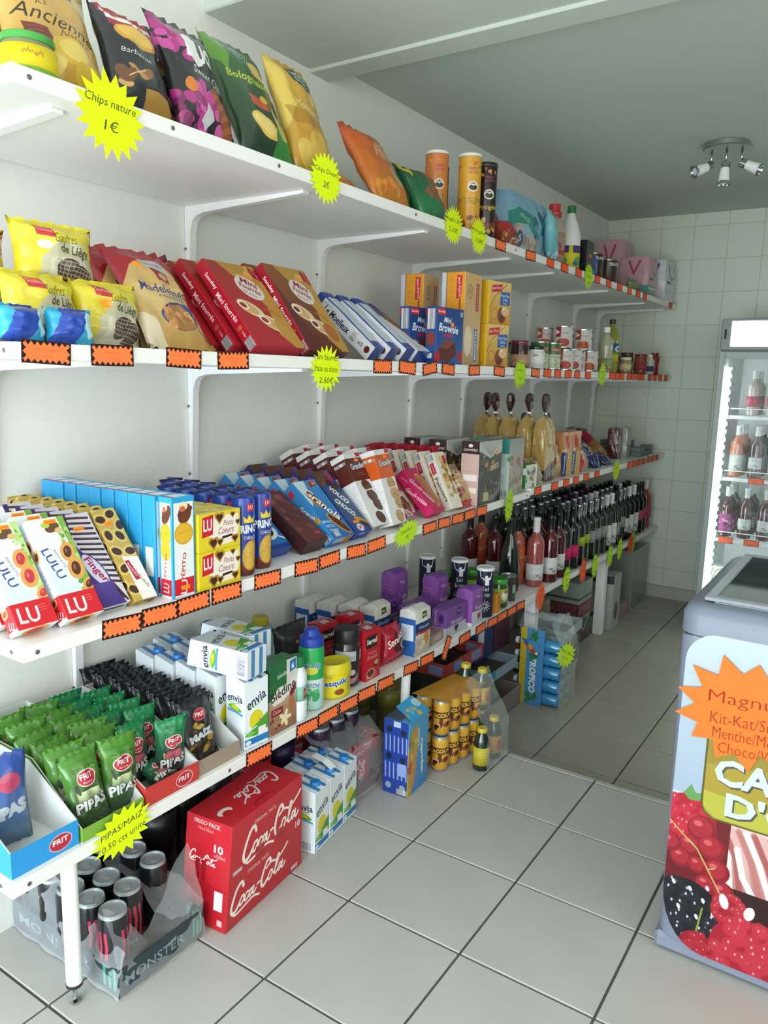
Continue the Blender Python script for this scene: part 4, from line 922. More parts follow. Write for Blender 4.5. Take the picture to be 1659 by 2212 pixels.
bk('porridge_box', 'food', 11, 9.6, 3.8, a).put((.415, 2.925, .8115), 'small green and white food box by the teal cereal box')
# clear snack bags near the shelf joint
a = art(12, 16, 0, 12, '8a6a60'); a.grad(0, 0, 12, 16, '7a5a52', 'a08880'); a.r(5, 9, 1.4, 1.2, 'ff8a1c'); a.blobs(1, 1, 10, 13, 14, .6, 1.3, ('6d4a44', '9c8078', 'b0988c'), 2)
Kind('snack_bag', 'snack bag', bag_mesh('snack_bag', .12, .165, .05, a.mat(.12, .8, .5), seed=6)).put((.365, 3.00, .8115), 'brown clear-wrapped snack bag behind the small green box', lean=12)
a = art(11, 15, 0, 12, 'a89878'); a.blobs(1, 1, 9, 13, 18, .6, 1.3, ('7d6a50', 'c8b890', '90805c'), 3)
Kind('snack_bag', 'snack bag', bag_mesh('snack_bag', .11, .12, .05, a.mat(.12, .8, .5), seed=8)).put((.436, 3.045, .8115), 'crumpled clear snack bag just beyond the small green box', lean=25)
# loaves in tied bags
def loaf(cr, tie, w=.105, h=.215, d=.056, seed=1):
    a = art(w*100, h*100, d*100, 12, cr); a.blobs(-8, 2, 16, 16, 14, .5, 1.6, ('c9ab6a', 'b08d50', 'd2b87c'), seed)
    a.p([(-d*100, 0), (w*100, 0), (w*100, 7), (2, 5), (-d*100, 2)], '4a2a26')
    body = brick_mesh('loaf_bag', w, h, d, a.mat(.18, .7, .5), .002, .004, .010, seed)
    for v in body.vertices:
        k = (max(0, v.co.z - h * .80) / (h * .20)) ** 1.5; v.co.y *= 1 - .45 * k; v.co.x = d/2 + (v.co.x - d/2) * (1 - .45 * k)
    tw = lathe_mesh('tied_end', [(.020, h - .010), (.009, h + .012), (.007, h + .018), (.022, h + .036), (.031, h + .056), (.024, h + .076), (.008, h + .082)], mat(tie, .2, spec=.8, noise=.3), 9)
    for v in tw.vertices: v.co.x = v.co.x * .55 + d/2; v.co.y += .004 * math.sin(v.co.z * 90 + seed)
    tw.shade_flat()
    clip = lathe_mesh('clip', [(.0095, h + .012), (.0095, h + .019)], mat('e8e8e8', .4), 10)
    for v in clip.vertices: v.co.x += d/2
    return Kind('bread_bag', 'bread', body, [('tied_end', tw), ('clip', clip)])
L1, L2 = loaf('b89858', '3a2226', seed=2), loaf('bb9a5a', '3c2428', seed=5)
for i, (x, y, k, rl) in enumerate(((.115, 3.10, L1, -8), (.178, 3.105, L2, 6), (.241, 3.11, L1, 8), (.306, 3.14, L2, 0), (.372, 3.17, L1, 2))):
    k.put((x, y, .8115), f'golden loaf in a dark-tied bag, {nth(i)} from the left', yaw=0, roll=rl if abs(rl) < 7 else rl*.5, sc=(1.05, 1.05, 1.26), group='golden loaves in dark-tied bags')
L3 = loaf('b08a68', '232c66', .08, .17, .07, 7)
L3.put((.20, 3.33, .8115), 'loaf with a blue tied end, left of two, against the wall', sc=(1, 1, 1.12)); L3.put((.20, 3.60, .8115), 'loaf with a blue tied end, right of two, against the wall', sc=(1, 1, 1.1))
def toast(c0, band, txt, seed):
    w, h, d = 9.4, 20, 8; a = art(w, h, d, 14, c0); a.r(-d, 0, d, h, 'c08850'); a.grad(-d, 11, w+d, 9, 'b9784c', 'cf9a6a'); a.r(0, 0, w*.46, 11, band); a.p([(0, 11), (w*.46, 11), (w*.3, 12.6), (0, 12.2)], 'd8b088')
    a.r(-d, 0, d*.4, 11, band); a.p([(w*.3, 13), (w*.62, 12.6), (w*.55, 18.5), (w*.25, 18.5)], 'c43030'); a.t(txt, w*.24, 5.4, 1.3, 'e4e6ee', w=8.0, rot=90, shear=.2); a.lines(w*.55, 9, w*.35, 9, .9, 'd6a060', .6); a.r(-d, h, w+d, d, 'c89060')
    return Kind('sliced_bread', 'bread', brick_mesh('sliced_bread', w/100, h/100, d/100, a.mat(.2, .6, .3), .005, .004, .006, seed))
toast('c8943e', '27306e', 'Nature', 1).put((.345, 3.41, .8115), 'orange wrapped sliced bread with a dark blue band', yaw=-10)
toast('cf9c40', '2c5a7e', 'SANS', 2).put((.345, 3.52, .8115), 'orange wrapped sliced bread with a teal band', yaw=-8)
a = art(12, 17, 0, 12, 'c09a6c'); a.blobs(0, 0, 12, 17, 26, .8, 1.8, ('a8743e', 'd0ae80', '8d5a3a', 'c48858'), 5); a.r(0, 12, 12, 3, 'b8664a')
Kind('bun_bag', 'bread', bag_mesh('bun_bag', .13, .20, .08, a.mat(.12, .8, .5), seed=3)).put((.410, 3.285, .8115), 'clear bag of brown rolls leaning by the loaves', lean=18, yaw=-8)
a = art(10, 12, 0, 12, 'c09a80'); a.r(0, 0, 3, 12, 'b83444'); a.blobs(3, 0, 7, 10, 16, .6, 1.3, ('c8a478', 'b07a6a', 'd0b898'), 5)
Kind('bun_bag', 'bread', bag_mesh('bun_bag', .15, .13, .07, a.mat(.12, .8, .5), seed=5)).put((.425, 3.64, .8115), 'low bag of small buns with a red side', lean=28)
def pasta(c0, c1, seed):
    a = art(12, 22, 0, 12, c0); a.blobs(3, 3, 6, 14, 12, .8, 1.6, (c1, 'a88a50', 'b89a58'), seed); a.r(0, 0, 2.5, 22, c0); a.t('Fusilli', 1.5, 11, 1.2, 'cfd4ec', w=7, rot=90); a.e(8, 5, 1.8, 1.8, 'c4b070'); a.e(8, 5, 1.2, 1.2, c0)
    return Kind('pasta_bag', 'pasta', bag_mesh('pasta_bag', .13, .21, .06, a.mat(.12, .8, .45), seed=seed))
pasta('2a4a6e', '5a7a94', 1).put((.36, 3.68, .8115), 'teal and blue pasta bag behind the navy one', lean=8)
pasta('232e6c', '9c7c40', 2).put((.425, 3.86, .8115), 'navy blue pasta bag slumped at the shelf edge', lean=46, yaw=4)
pasta('2b3468', '8c7440', 4).put((.430, 4.04, .8115), 'navy blue pasta bag lying low beyond its twin', lean=66)
a = art(8, 20, 0, 10, 'a02030'); a.r(0, 0, 8, 9, '9a6a3a')
Kind('pasta_bag', 'pasta', bag_mesh('pasta_bag', .08, .22, .04, a.mat(.2, .6, .3), seed=7)).put((.372, 4.10, .855), 'red and tan pasta packet lying on the navy bags', lean=56, yaw=-20)
a = art(9, 17, 6, 12, '4a2026'); a.r(1, 1, 3.6, 12, 'b8a888'); a.blobs(1, 1, 3, 11, 10, .2, .5, ('e8e0d0', 'a89878'), 1); a.r(-6, 0, 6, 17, '55262c'); a.r(-5, 8, 4, 6, '806060')
KRi = Kind('rice_pack', 'rice', brick_mesh('rice_pack', .09, .17, .06, a.mat(.2, .7, .3), .004, .004, .008, 2))
KRi.put((.17, 4.16, .8115), 'dark maroon rice pack, left of two'); KRi.put((.30, 4.40, .8115), 'dark maroon rice pack, right of two', yaw=5)
a = art(9, 17, 6, 10, 'a8a49c'); a.r(0, 0, 9, 8, '8c8880'); Kind('rice_pack', 'rice', brick_mesh('rice_pack', .085, .17, .05, a.mat(.25, .6, .3), .004, .004, .006, 4)).put((.33, 4.52, .8115), 'pale grey rice pack right of the maroon ones')
Kind('box', 'food box', box_mesh('box', .09, .16, .06, art(9, 16, 6, 8, '5c7040').mat(.4))).put((.12, 3.97, .8115), 'olive green food box at the wall behind the pasta')
a = art(9, 3.0, 6, 14, '28424e'); a.r(-6, 0, 6, 3, '6a7474'); a.r(1, .6, 7, 1.2, '3a5a6a'); a.r(-6, 3, 15, 6, '34444a')
KSa = bk('fish_tin', 'tinned fish', 9, 2.6, 6, a)
n = 0
for si, (x, y, m) in enumerate(((.37, 4.64, 2), (.29, 4.66, 2), (.37, 4.75, 1), (.36, 4.86, 2), (.26, 4.80, 3), (.15, 4.75, 3))):
    for k in range(m): KSa.put((x, y, .8115 + k * .0265), f'flat dark fish tin, {("bottom", "second", "top")[k]} one, {("front near", "middle near", "front middle", "front far", "middle far", "back")[si]} stack at the far end', yaw=rnd.random()*4, group='flat dark fish tins'); n += 1
# ================================================================== SECOND SHELF
def bagk(name, cat, w, h, t, a, seed=1, rough=.22, wr=.3, cr=.012, cinch=0.0, p=2.0, wrk=.0025): return Kind(name, cat, bag_mesh(name, w/100, h/100, t/100, a.mat(rough, .6, wr), seed=seed, crimp=cr, cinch=cinch, p=p, wr=wrk))
def waffle_art(st):
    a = art(17, 12, 0, 16, 'd6c42c'); a.grad(0, 0, 17, 12, 'c9b728', 'ddd03a'); a.p([(3.4, 0), (4.2, 5), (8, 8), (13, 8), (16, 5), (16, 0)], 'b9b394'); a.p([(5, 0), (6, 5), (14, 5.5), (15.4, 0)], 'c9c4b0')
    for x in (0, .9, 1.8, 2.7, 3.6, 4.5, 5.4, 6.3, 7.2, 8.1, 9, 9.9, 10.8): a.p([(17, x), (16.2, x+.5), (17, x+1)], 'b82c2c')
    a.p([(3.8, 8.8), (7.4, 8.4), (7.5, 10.6), (3.9, 10.9)], 'c22c34'); a.t('Sondey', 5.65, 9.7, .9, 'e8c8b8', w=3, rot=-4)
    a.t('Gaufres', 9.6, 8.6, 1.7, '6a6226', w=5, shear=.2); a.t('de Liège', 11.6, 6.4, 2.0, '454028', w=6.6, rot=-5, bold=.02)
    for cx, cy, r in ((9.6, 3.2, 15), (12.8, 2.2, -10)):
        a.e(cx, cy, 2.6, 1.9, '46362c', r)
        for q in range(-2, 3): a.s_([(cx + q*.9 - .6, cy - 1.5), (cx + q*.9 + .6, cy + 1.5)], .16, '9a8c7c'); a.s_([(cx - 2.3, cy + q*.7 + .3), (cx + 2.3, cy + q*.7 - .3)], .16, '9a8c7c')
    if st == 1: a.e(5.2, 7.2, 1.5, .75, 'e4e4e0')
    if st == 2: a.r(4.6, 6.6, 2.6, 1.5, 'ff9a14')
    return a
kw = [bagk('waffle_bag', 'waffles', 16.5, 12.5, 7, waffle_art(s), seed=11+s, wr=.5, cr=.008, wrk=.004) for s in (0, 1, 2)]
WP = [(2, .370, .950, 0, 4, 'front yellow waffle bag with an orange sticker'), (0, .380, .805, 0, 8, 'yellow waffle bag behind the small blue cakes'),
      (0, .295, .93, 0, -4, 'yellow waffle bag, second one back from the front'), (0, .28, .77, 0, 6, 'yellow waffle bag at the near end, second row'), (1, .335, .865, .098, -6, 'yellow waffle bag with a white sticker on top of the others'),
      (0, .215, .90, 0, 3, 'yellow waffle bag in the third row'), (0, .30, .715, .075, 2, 'yellow waffle bag on top at the cut left edge')]
for s, x, y, dz, ya, lb in WP: kw[s].put((x, y + .035, Z2 + .0015 + dz), lb, yaw=ya, lean=8, group='yellow waffle bags')
a = art(9, 5, 0, 16, '2aa6d0'); a.p([(0, 0), (5, 0), (8, 5), (3, 5)], '2448a8'); a.e(7.6, 2.5, 1.0, 1.8, 'b8dce8'); a.lines(6.6, 3.5, 2, 4, .5, 'dceaf0')
kc = bagk('cake_packet', 'cakes', 9.5, 6.4, 4.5, a, seed=5, wr=.5, cr=.005)
for i, (x, y, ya) in enumerate(((.420, .775, 8), (.425, .862, -4), (.38, .80, 20))): kc.put((x, y, Z2 + .001), ('small bright blue cake packet at the left end', 'small bright blue cake packet, right one at the shelf edge', 'small bright blue cake packet tucked behind two others')[i], yaw=ya, lean=10, group='small blue cake packets')
# shell cake bags
a = art(19, 26, 0, 16, 'c9a868'); a.grad(0, 0, 19, 15, 'b48a4c', 'd2b87c'); a.p([(0, 26), (19, 26), (19, 17), (15, 21), (9, 22), (4, 20), (0, 15)], 'a02028')
a.p([(7, 22.6), (14.5, 21.4), (15, 18.6), (8, 19.6)], 'b8bcc0'); a.t('la Boulangère', 11, 20.6, 1.0, '444a58', w=5.4, rot=-8, shear=.2); a.p([(9, 19.4), (14, 18.6), (13.6, 15.8), (10, 16.2)], '8e2028'); a.e(12, 17.4, 1.4, .9, 'c8a070')
a.t('Madeleines', 10.4, 14.0, 2.4, '2c3672', w=14, rot=-5, shear=.1, bold=.01); a.t('coquilles', 11.6, 11.8, 1.3, '2c3672', w=8, rot=-4, shear=.15)
a.e(11.4, 7.2, 5.6, 3.4, '2c3a78', 6); a.e(11.5, 7.0, 5.2, 3.1, 'a87440', 6); a.blobs(7.2, 4.8, 8, 4.2, 16, .9, 1.4, ('c08a52', 'd2a064', '9a6636'), 3, 1, .5)
a.p([(12, 11), (14.6, 9.8), (17.6, 10.4), (15.4, 8.4), (16.4, 5.6), (14.4, 8)], '284a94'); a.s_([(15, 8.5), (16.2, 4.5), (18, 2.5)], .3, '28346c'); a.r(5.0, 19.4, 2.0, 1.3, 'ff9a14'); a.p([(0, 0), (5, 0), (4, 6), (0, 9)], 'd8d4c8', .7)
km = bagk('cake_bag', 'cakes', 18.5, 26, 4.6, a, seed=21, wr=.55, wrk=.004, rough=.14)
for i in range(4): km.put((.405 - i*.062, 1.142 - i*.008, Z2 + .0015), f'clear and red shell cake bag, {"the front one" if i == 0 else nth(i) + " from the front"}', lean=36 - i, yaw=2, group='shell cake bags')
# filled biscuit boxes
def mf(c0, c1, fill, seed):
    w, h, d = 17.6, 26.5, 3.2; a = art(w, h, d, 16, c1); a.grad(0, 0, w, h, c0, c1); a.r(-d, 0, d, h, 'b3182c' if seed == 1 else '9c1c30'); a.p([(0, 0), (6.5, 0), (3.0, 12), (0, 22)], c0)
    a.p([(w, 0), (w, h), (4, h), (9, 20), (13, 13), (11, 4), (14, 0)], 'b8943c', .9); a.blobs(10, 18, 8, 8, 6, 1, 2, ('b08a3c', 'cbb060'), seed)
    a.e(10.8, 18.6, 4.4, 3.6, 'd6ccc8', -30); a.t('Mini', 11.6, 20.4, 1.9, '8e2030', w=5.0, rot=-24, bold=.02); a.t('Fourrés', 10.8, 18.4, 1.7, '8e2030', w=6.2, rot=-24, bold=.02); a.t('fraise' if seed == 1 else 'chocolat', 9.8, 16.6, .9, '9a4a48', w=4, rot=-24)
    for cx, cy in ((6.2, 11.6), (10.8, 7.4)): a.e(cx, cy, 4.0, 2.2, 'dcc49a', -28); a.e(cx - .6, cy + .2, 3.0, 1.6, 'c8a068', -28); a.e(cx - 2, cy + .9, 1.7, 1.3, 'eadcc0', -28); a.e(cx - 2, cy + .9, 1.1, .8, fill, -28)
    a.s_([(11, 12), (14, 11.4), (15.4, 9.8)], .5, 'a85a2c'); a.e(14, 6, 2.4, 3, 'a8622c' if seed == 2 else 'b88a3a', 20); a.p([(14.8, 22.6), (18.2, 21.2), (17.4, 25.2), (14.6, 26)], 'a81c34'); a.t('Sondey', 16.4, 23.8, .9, 'e0b8b8', w=3.0, rot=-70); a.r(11.4, 22.4, 2.6, 1.0, 'ff9418')
    a.t('Sondey', -d+1.8, 20.5, 1.3, 'f4e6e6', w=5.0, rot=-86, bold=.03); a.t('Mini fourrés', -d+1.7, 12.6, 1.3, 'f4e6e6', w=9, rot=-86, bold=.02); a.e(-d+1.6, 6.4, .8, .6, 'c85a4c'); a.bar(-d+.4, .4, 2.5, 2.8); a.t('14x', -d+1.7, 4.4, .8, 'f4e6e6', w=1.6, rot=-86)
    a.r(-d, h, w+d, d, 'a81c30' if seed == 1 else '5c1c22')
    return bk('filled_biscuit_box', 'biscuits', w, h, d, a)
ms, mc = mf('a8202c', '9c3428', '8a3028', 1), mf('5a2420', '8a5426', '5a2c22', 2)
for i in range(3): ms.put((.405 - i*.052, 1.425 - i*.022, Z2 + .0005), f'red filled biscuit box with strawberries, {"the front one" if i == 0 else nth(i) + " from the front"}, leaning back', lean=41, yaw=1, group='red filled biscuit boxes')
for i in range(4): mc.put((.405 - i*.050, 1.608 - i*.014, Z2 + .0005), f'brown and gold filled biscuit box, {"the front one" if i == 0 else nth(i) + " from the front"}, leaning back', lean=36, yaw=2, group='brown filled biscuit boxes')
# soft cake sleeves
w, h, d = 7.4, 25, 4.2; a = art(w, h, d, 16, 'dfe3e8'); a.r(-d, 0, d, h, 'e4e8ee'); a.p([(0, h), (w, h), (w, 19), (3, 16), (0, 20)], '27408c'); a.p([(2, 16), (7, 20), (9, 17), (5, 10)], '3a3a40'); a.t('Le Moelleux', 4.0, 12.6, 1.5, '2a3450', w=12, rot=-75, shear=.2); a.e(7, 5, 2.6, 1.8, '2c4a98'); a.blobs(3, 1, 6, 6, 6, .8, 1.6, ('c8ccd0', '8d5a3c', 'e8eaf0'), 4); a.p([(6.5, 21), (9.6, 20), (9.8, 22.6), (7, 23.4)], 'a82838')
a.t('Le Moelleux', -d+1.9, 15.0, 1.8, '1c2540', w=9.6, rot=-80, shear=.1, bold=.02); a.bar(-d+.6, 7.2, 2.2, 1.6); a.t('x5', -d+1.8, 5.0, 1.2, '1c2540', w=1.8, rot=-80); a.e(-d+1.8, 1.8, .9, .7, '6a2a24'); a.r(-d, h-3, d, 3, '2c4898'); a.r(-d, h, w+d, d, '27408c')
KMo = Kind('soft_cake_pack', 'cakes', brick_mesh('soft_cake_pack', w/100, h/100, d/100, a.mat(.2, .6, .3), .003, .003, .002, 3))
KMo.put((.395, 2.098, Z2 + .002), 'wide grey-white and blue soft cake pack, the rightmost, leaning back', lean=55, yaw=4, sc=(1, 1.15, 1.05))
w, h, d = 5.4, 25, 4.6; a = art(w, h, d, 18, 'dde2e8'); a.r(0, 0, w, h, 'c9d2de'); a.r(0, 0, .8, h, '2c4a98'); a.r(0, 0, w, 3, '2c4a98'); a.r(-d, 0, d, h, 'dde2e8'); q = -d/2; a.t('Le Moelleux', q, 15.2, 2.2, '1c2540', w=11, rot=-90, shear=.15, bold=.02); a.bar(q-1.4, 6.8, 2.8, 1.8); a.t('x5', q, 4.6, 1.3, '1c2540', w=1.8, rot=-90); a.e(q, 1.8, 1.1, .9, '6a2a24'); a.r(-d, h-2.6, w+d, 2.6, '2c4898'); a.r(-d, h, w+d, d, '27408c'); a.r(0, 0, .5, h, '3a5aa8')
KMn = Kind('soft_cake_pack', 'cakes', brick_mesh('soft_cake_pack', w/100, h/100, d/100, a.mat(.2, .6, .3), .003, .003, .002, 4))
for i in range(3): KMn.put((.395 - i*.012, 2.012 - i*.066, Z2 + .002), f'white soft cake sleeve with dark script, {("right", "middle", "left")[i]} one of three, leaning back', lean=52 - i, yaw=3, group='white soft cake sleeves')
# rusk boxes
w, h, d = 13, 30, 8.6; a = art(w, h, d, 14, 'cfa266'); a.grad(0, 0, w, h, 'b08a5c', 'd8b074'); a.r(-d, 0, d, h, 'e09a28'); a.r(-d, 0, 1.6, h, 'c9ccd6'); a.r(-d+1.7, 0, .3, h, '7a6a8a')
a.p([(-d+5.4, h-8.6), (-d+7.2, h-8.2), (-d+7.6, h-1.2), (-d+5.6, h-1)], 'c8323a'); a.t('Jean Pierre', -d+6.5, h-4.8, 1.0, 'f6e8dc', w=6.4, rot=-86, bold=.01); a.lines(-d+2.6, h-2.4, 2.2, 9, .7, 'b06a20', .7); a.e(-d+4, h-14.6, 1.6, 2.6, 'e8c884'); a.e(-d+4, h-15, 1.0, 1.4, 'c87a44'); a.r(-d+6.6, h-17.5, .5, 9, '8a3a20'); a.r(-d+2.4, 2, 5, 3, 'e8b868')
a.e(4, h-6.0, 1.8, 2.4, '6a5a34'); a.e(4, h-6.0, 1.5, 2.1, 'c9a062'); a.t('45', 4, h-6, 1.2, '6a5a34'); a.e(7, 12, 6, 9, 'd0a878', 10, .6); a.e(3.6, 8, 2.8, 5, 'e8dcc0', 0, .8); a.r(8.2, 1.2, 2.6, 11, '3a6a9c'); a.t('BISCOTTES', 9.5, 6.8, 1.2, 'e8ecf0', w=9.6, rot=90, bold=.02); a.p([(8.6, 18), (11, 18), (11, 27), (8.8, 27)], 'b03a30'); a.t('Jean Pierre', 9.8, 22.5, 1.0, 'f0d8c8', w=7.6, rot=-88, shear=.2); a.r(8.4, 27.4, 1.6, 1.2, 'ff9418'); a.r(-d, h, w+d, d, 'd89a3c')
KJ = bk('rusk_box', 'rusks', w, h, d, a)
KJ.put((.345, 2.385, Z2 + .0005), 'tall orange rusk box, right one of two', yaw=2); KJ.put((.185, 2.375, Z2 + .0005), 'tall orange rusk box, left one of two, farther from the shelf edge', yaw=6)
w, h, d = 15, 17.4, 4; a = art(w, h, d, 16, '274a86'); a.r(-d, 0, d, h, '284e8e'); a.grad(0, 0, w, h, '2d5a9c', '22407c'); a.bar(-d+.5, 10.6, 3, 6.2, '3a3a44'); a.r(-d+.1, 14.5, .5, 2.6, 'c02838'); a.e(-d+2, 7.6, 1.6, 2.2, '8a3a34'); a.r(-d+.8, 1.6, 1.8, 1.6, 'dfe4ee')
a.r(.6, 15.0, 4.4, 2.0, 'c42a3c'); a.t('Sondey', 2.8, 16, 1.1, 'f6e6e6', w=3.8, bold=.02); a.t('Mini', 6.2, 13.6, 1.7, 'eef0f4', w=3.8, shear=.15, rot=-3, bold=.01); a.t('Brownie', 7.0, 11.0, 2.5, 'eef0f4', w=10.6, rot=-4, shear=.15, bold=.02); a.r(8.0, 11.6, 1.6, 1.3, 'ff8a1c'); a.r(4, 8.4, 5, .9, 'b02c50')
a.p([(1.8, 5), (6, 8), (10.6, 7.0), (11.4, 2.8), (7, .4), (2.4, 1.4)], '5a2a22'); a.p([(1.8, 5), (6, 8), (10.6, 7.0), (6.4, 4.6)], '7a4238'); a.e(1, 2, 1.6, 2, 'a82a3c'); a.e(13.6, 2.4, 1.6, 1.6, 'a82a3c'); a.r(13.2, 15, 1.2, 1.6, '8fb0d8'); a.r(-d, h, w+d, d, '2a4a84')
KBw = bk('brownie_box', 'cakes', w, h, d, a)
KBw.put((.405, 2.215, Z2 + .0005), 'dark blue brownie box at the shelf edge', yaw=-6, group='dark blue brownie boxes'); KBw.put((.325, 2.185, Z2 + .0005), 'dark blue brownie box, half hidden behind its twin', yaw=-5, group='dark blue brownie boxes')
w, h, d = 14, 14.6, 6; a = art(w, h, d, 16, 'd9ac4c'); a.grad(0, 0, w, h, 'c28a34', 'e0be78'); a.r(-d, 0, d, h, 'd8a820'); a.r(0, 0, .8, h, 'e2c22c'); a.s_([(1, 5), (4, 9.4), (8, 12), (11, 13.8)], .2, '4a3a24'); a.p([(1.8, 10.6), (8.2, 11.4), (8.4, 13.8), (2, 13.0)], 'c43038'); a.t('Jean Pierre', 5.1, 12.2, 1.4, 'f6ece0', w=5.8, rot=5, shear=.2)
a.p([(7.2, 6.6), (13.4, 6.8), (13.4, 11.4), (7.4, 11.2)], '3c62a0'); a.t('Petits Pains', 10.4, 10, 1.0, 'eef0f4', w=5.2); a.t('Grillés', 10.4, 8.6, 1.0, 'eef0f4', w=3.2); a.t('Froment', 10.4, 7.4, .7, 'eef0f4', w=2.6)
a.e(8.6, 3.2, 2.6, 2.8, '8a4a2a'); a.e(10.6, 4.6, 2.4, 1.6, 'd8b888'); a.e(4, 3.6, 1.9, 2.0, 'a8803a'); a.e(4, 3.6, 1.6, 1.7, 'd0a050'); a.e(8.6, 2.0, 1.4, 1.6, '6a3a24'); a.r(9, 5.2, 1.3, .8, 'e6e6ea'); a.r(-d, h, w+d, d, 'd8aa48')
KPP = bk('toast_box', 'rusks', w, h, d, a)
for k in range(2): KPP.put((.388, 2.565 + k*.004, Z2 + .0005 + k*.1465), ('lower' if k == 0 else 'upper') + ' yellow grilled toast box of the stacked pair', yaw=-10 + k, group='yellow grilled toast boxes')
# ---- jars, tins and bottles
def cylart(r, h, bg, ppc=12): return Art(2*PI*r, h, 0, None, ppc, bg)
def jar(name, r, h, body, lid, lab=None, lh=(.2, .8), lidh=.014, cat='jar', rough=.1, seg=22, glass=None):
    """glass or plastic jar with a screw lid and wrapped label, sizes in metres"""
    b = lathe_mesh(name, [(r*.86, .0005), (r*.97, .004), (r, .01), (r, h-lidh-.012), (r*.9, h-lidh-.002), (r*.9, h-lidh)], glass or mat(body, rough, spec=.8), seg)
    l = lathe_mesh('lid', [(r*.93, h-lidh), (r*.95, h-lidh+.001), (r*.95, h-.002), (r*.91, h), (r*.82, h), (r*.80, h-.001)], mat(lid, .25, spec=.7) if isinstance(lid, str) else lid, seg)
    ps = [('lid', l)]
    if lab: ps.append(('label', sleeve_mesh('label', r*1.012, h*lh[0], h*lh[1], -150, 100, lab, 14)))
    return Kind(name, cat, b, ps)
def labart(w, h, bg, f, ppc=12):
    a = Art(w, h, 0, None, ppc, bg); f(a); return a.mat(.5, .3)
def tin(name, r, h, art_, cat='tin', top='c4c8ca', seg=24):
    m2 = mat(top, .25, metal=.9)
    me = lathe_mesh(name, [(r*.97, .0005, 1), (r, .002, 1), (r, .005, 1), (r*.985, .007, 0), (r*.985, h-.007, 1), (r, h-.005, 1), (r, h-.0015, 1), (r*.95, h-.001, 1), (r*.94, h-.004, 1)], [art_, m2], seg, uvr=(.007, h-.007))
    return Kind(name, cat, me)
def fA(a):
    a.r(0, 0, 30, 4, 'a07860'); a.e(12, 5, 5, 3, 'c8a088')
def lf(txt, c='333333', bg2=None, pic=None):
    def f(a):
        n = max(1, int(a.w // 9)) 
        for i in range(n):
            m = a.w * (i + .5) / n
            if bg2: a.r(m-4, a.h*.62, 8, a.h*.3, bg2)
            a.t(txt, m, a.h*.75, a.h*.16, c, w=min(6.4, len(txt)*1.0), bold=.01)
            if pic: a.blobs(m-3, a.h*.05, 6, a.h*.42, 12, .5, 1.0, pic, 3)
    return f
zz = Z2 + .0005
jar('preserve_jar', .037, .105, '2a1418', '7a1c3c', labart(17, 5, 'b89078', lf('', pic=('a07058', 'c8a088'))), (.08, .5), cat='jar').put((.40, 2.86, zz), 'dark jam jar with a maroon lid, left of the tins', yaw=-40)
jar('preserve_jar', .037, .090, 'd8d8d4', '1c1c1e', labart(17, 6, 'dcdcd8', lf('BA', '7a2030')), (.1, .75)).put((.415, 2.985, zz), 'white-labelled jar with a black lid', yaw=-40)
def beanart(a):
    a.r(0, 6.4, 40, 5, '3c6a38'); a.blobs(0, 6.6, 24, 4, 40, .4, 1.2, ('5c8a48', '7aa85a', '2f5a30'), 2, 1, .4); a.blobs(0, .3, 24, 4.4, 40, .4, 1.2, ('7a9c5a', '9cb878', '4a6a3c'), 5, 1, .4)
    for m in (5, 12, 19): a.r(m-2.2, 8, 4.2, 1.5, 'b83040'); a.t('Freshona', m, 8.7, .8, 'ffffff', w=3.6); a.t('Haricots', m, 5.4, 1.1, '5a5a50', w=4.4)
ba = cylart(3.8, 11.2, 'c8ccb4'); beanart(ba); KBe = tin('bean_tin', .038, .115, ba.mat(.3, .5))
KBe.put((.375, 3.12, zz), 'tin of green beans, left of two at the front', yaw=-30); KBe.put((.385, 3.235, zz), 'tin of green beans, right of two at the front', yaw=-40)
KBe.put((.27, 3.08, zz), 'tin of green beans behind the black-lidded jar', yaw=-10)
def tomart(w, t1, t2, seed, r=4.6, h=9.6):
    a = cylart(r, h, 'c9c6c2'); 
    for m in (a.w*.4, a.w*.4-8.5, a.w*.4+8.5):
        a.r(m-3.6, h*.5, 2.6, h*.5, t1); a.t(w, m+.9, h*.7, 1.3, 'a02838', w=3.4, shear=.2); a.p([(m-3.4, h*.6), (m-1.4, h*.75), (m-3.4, h*.9)], 'ece8e4')
        a.e(m+.3, h*.22, 3.0, 2.0, t2); a.blobs(m-2, h*.08, 4.6, 2.6, 10, .3, .7, ('8a2a20', 'c05a3c', 'd08a5a'), seed)
    return a.mat(.35, .4)
KT1 = tin('tomato_tin', .046, .098, tomart('Coupé', '9c2a38', 'b0483a', 1)); KT2 = tin('stew_tin', .046, .098, tomart('Coupé', 'a84028', 'c4602c', 2)); KT3 = tin('tomato_tin', .041, .092, tomart('Coupé', 'c2492c', 'b84030', 3, 4.1, 9))
for i, (k, x, y, l) in enumerate(((KT3, .395, 3.36, 0), (KT1, .395, 3.462, 0), (KT3, .375, 3.572, 0), (KT2, .395, 3.68, 0), (KT3, .30, 3.40, 0), (KT1, .30, 3.53, 0), (KT1, .36, 3.415, 1), (KT2, .365, 3.66, 1), (KT3, .27, 3.42, 1))):
    k.put((x, y, zz + l * .0985), ('leftmost red-labelled tin at the front of the tin pile', 'red and white tin, second from left at the shelf edge', 'narrow red-labelled tin between two wider ones', 'big stew tin at the right end of the tin pile', 'red-labelled tin behind the leftmost one', 'red-labelled tin behind the second one', 'upper red-banded tin on the left of the pile', 'upper red-banded tin on the right of the pile', 'upper red-labelled tin at the back left')[i], yaw=-32, group='red-labelled tins')
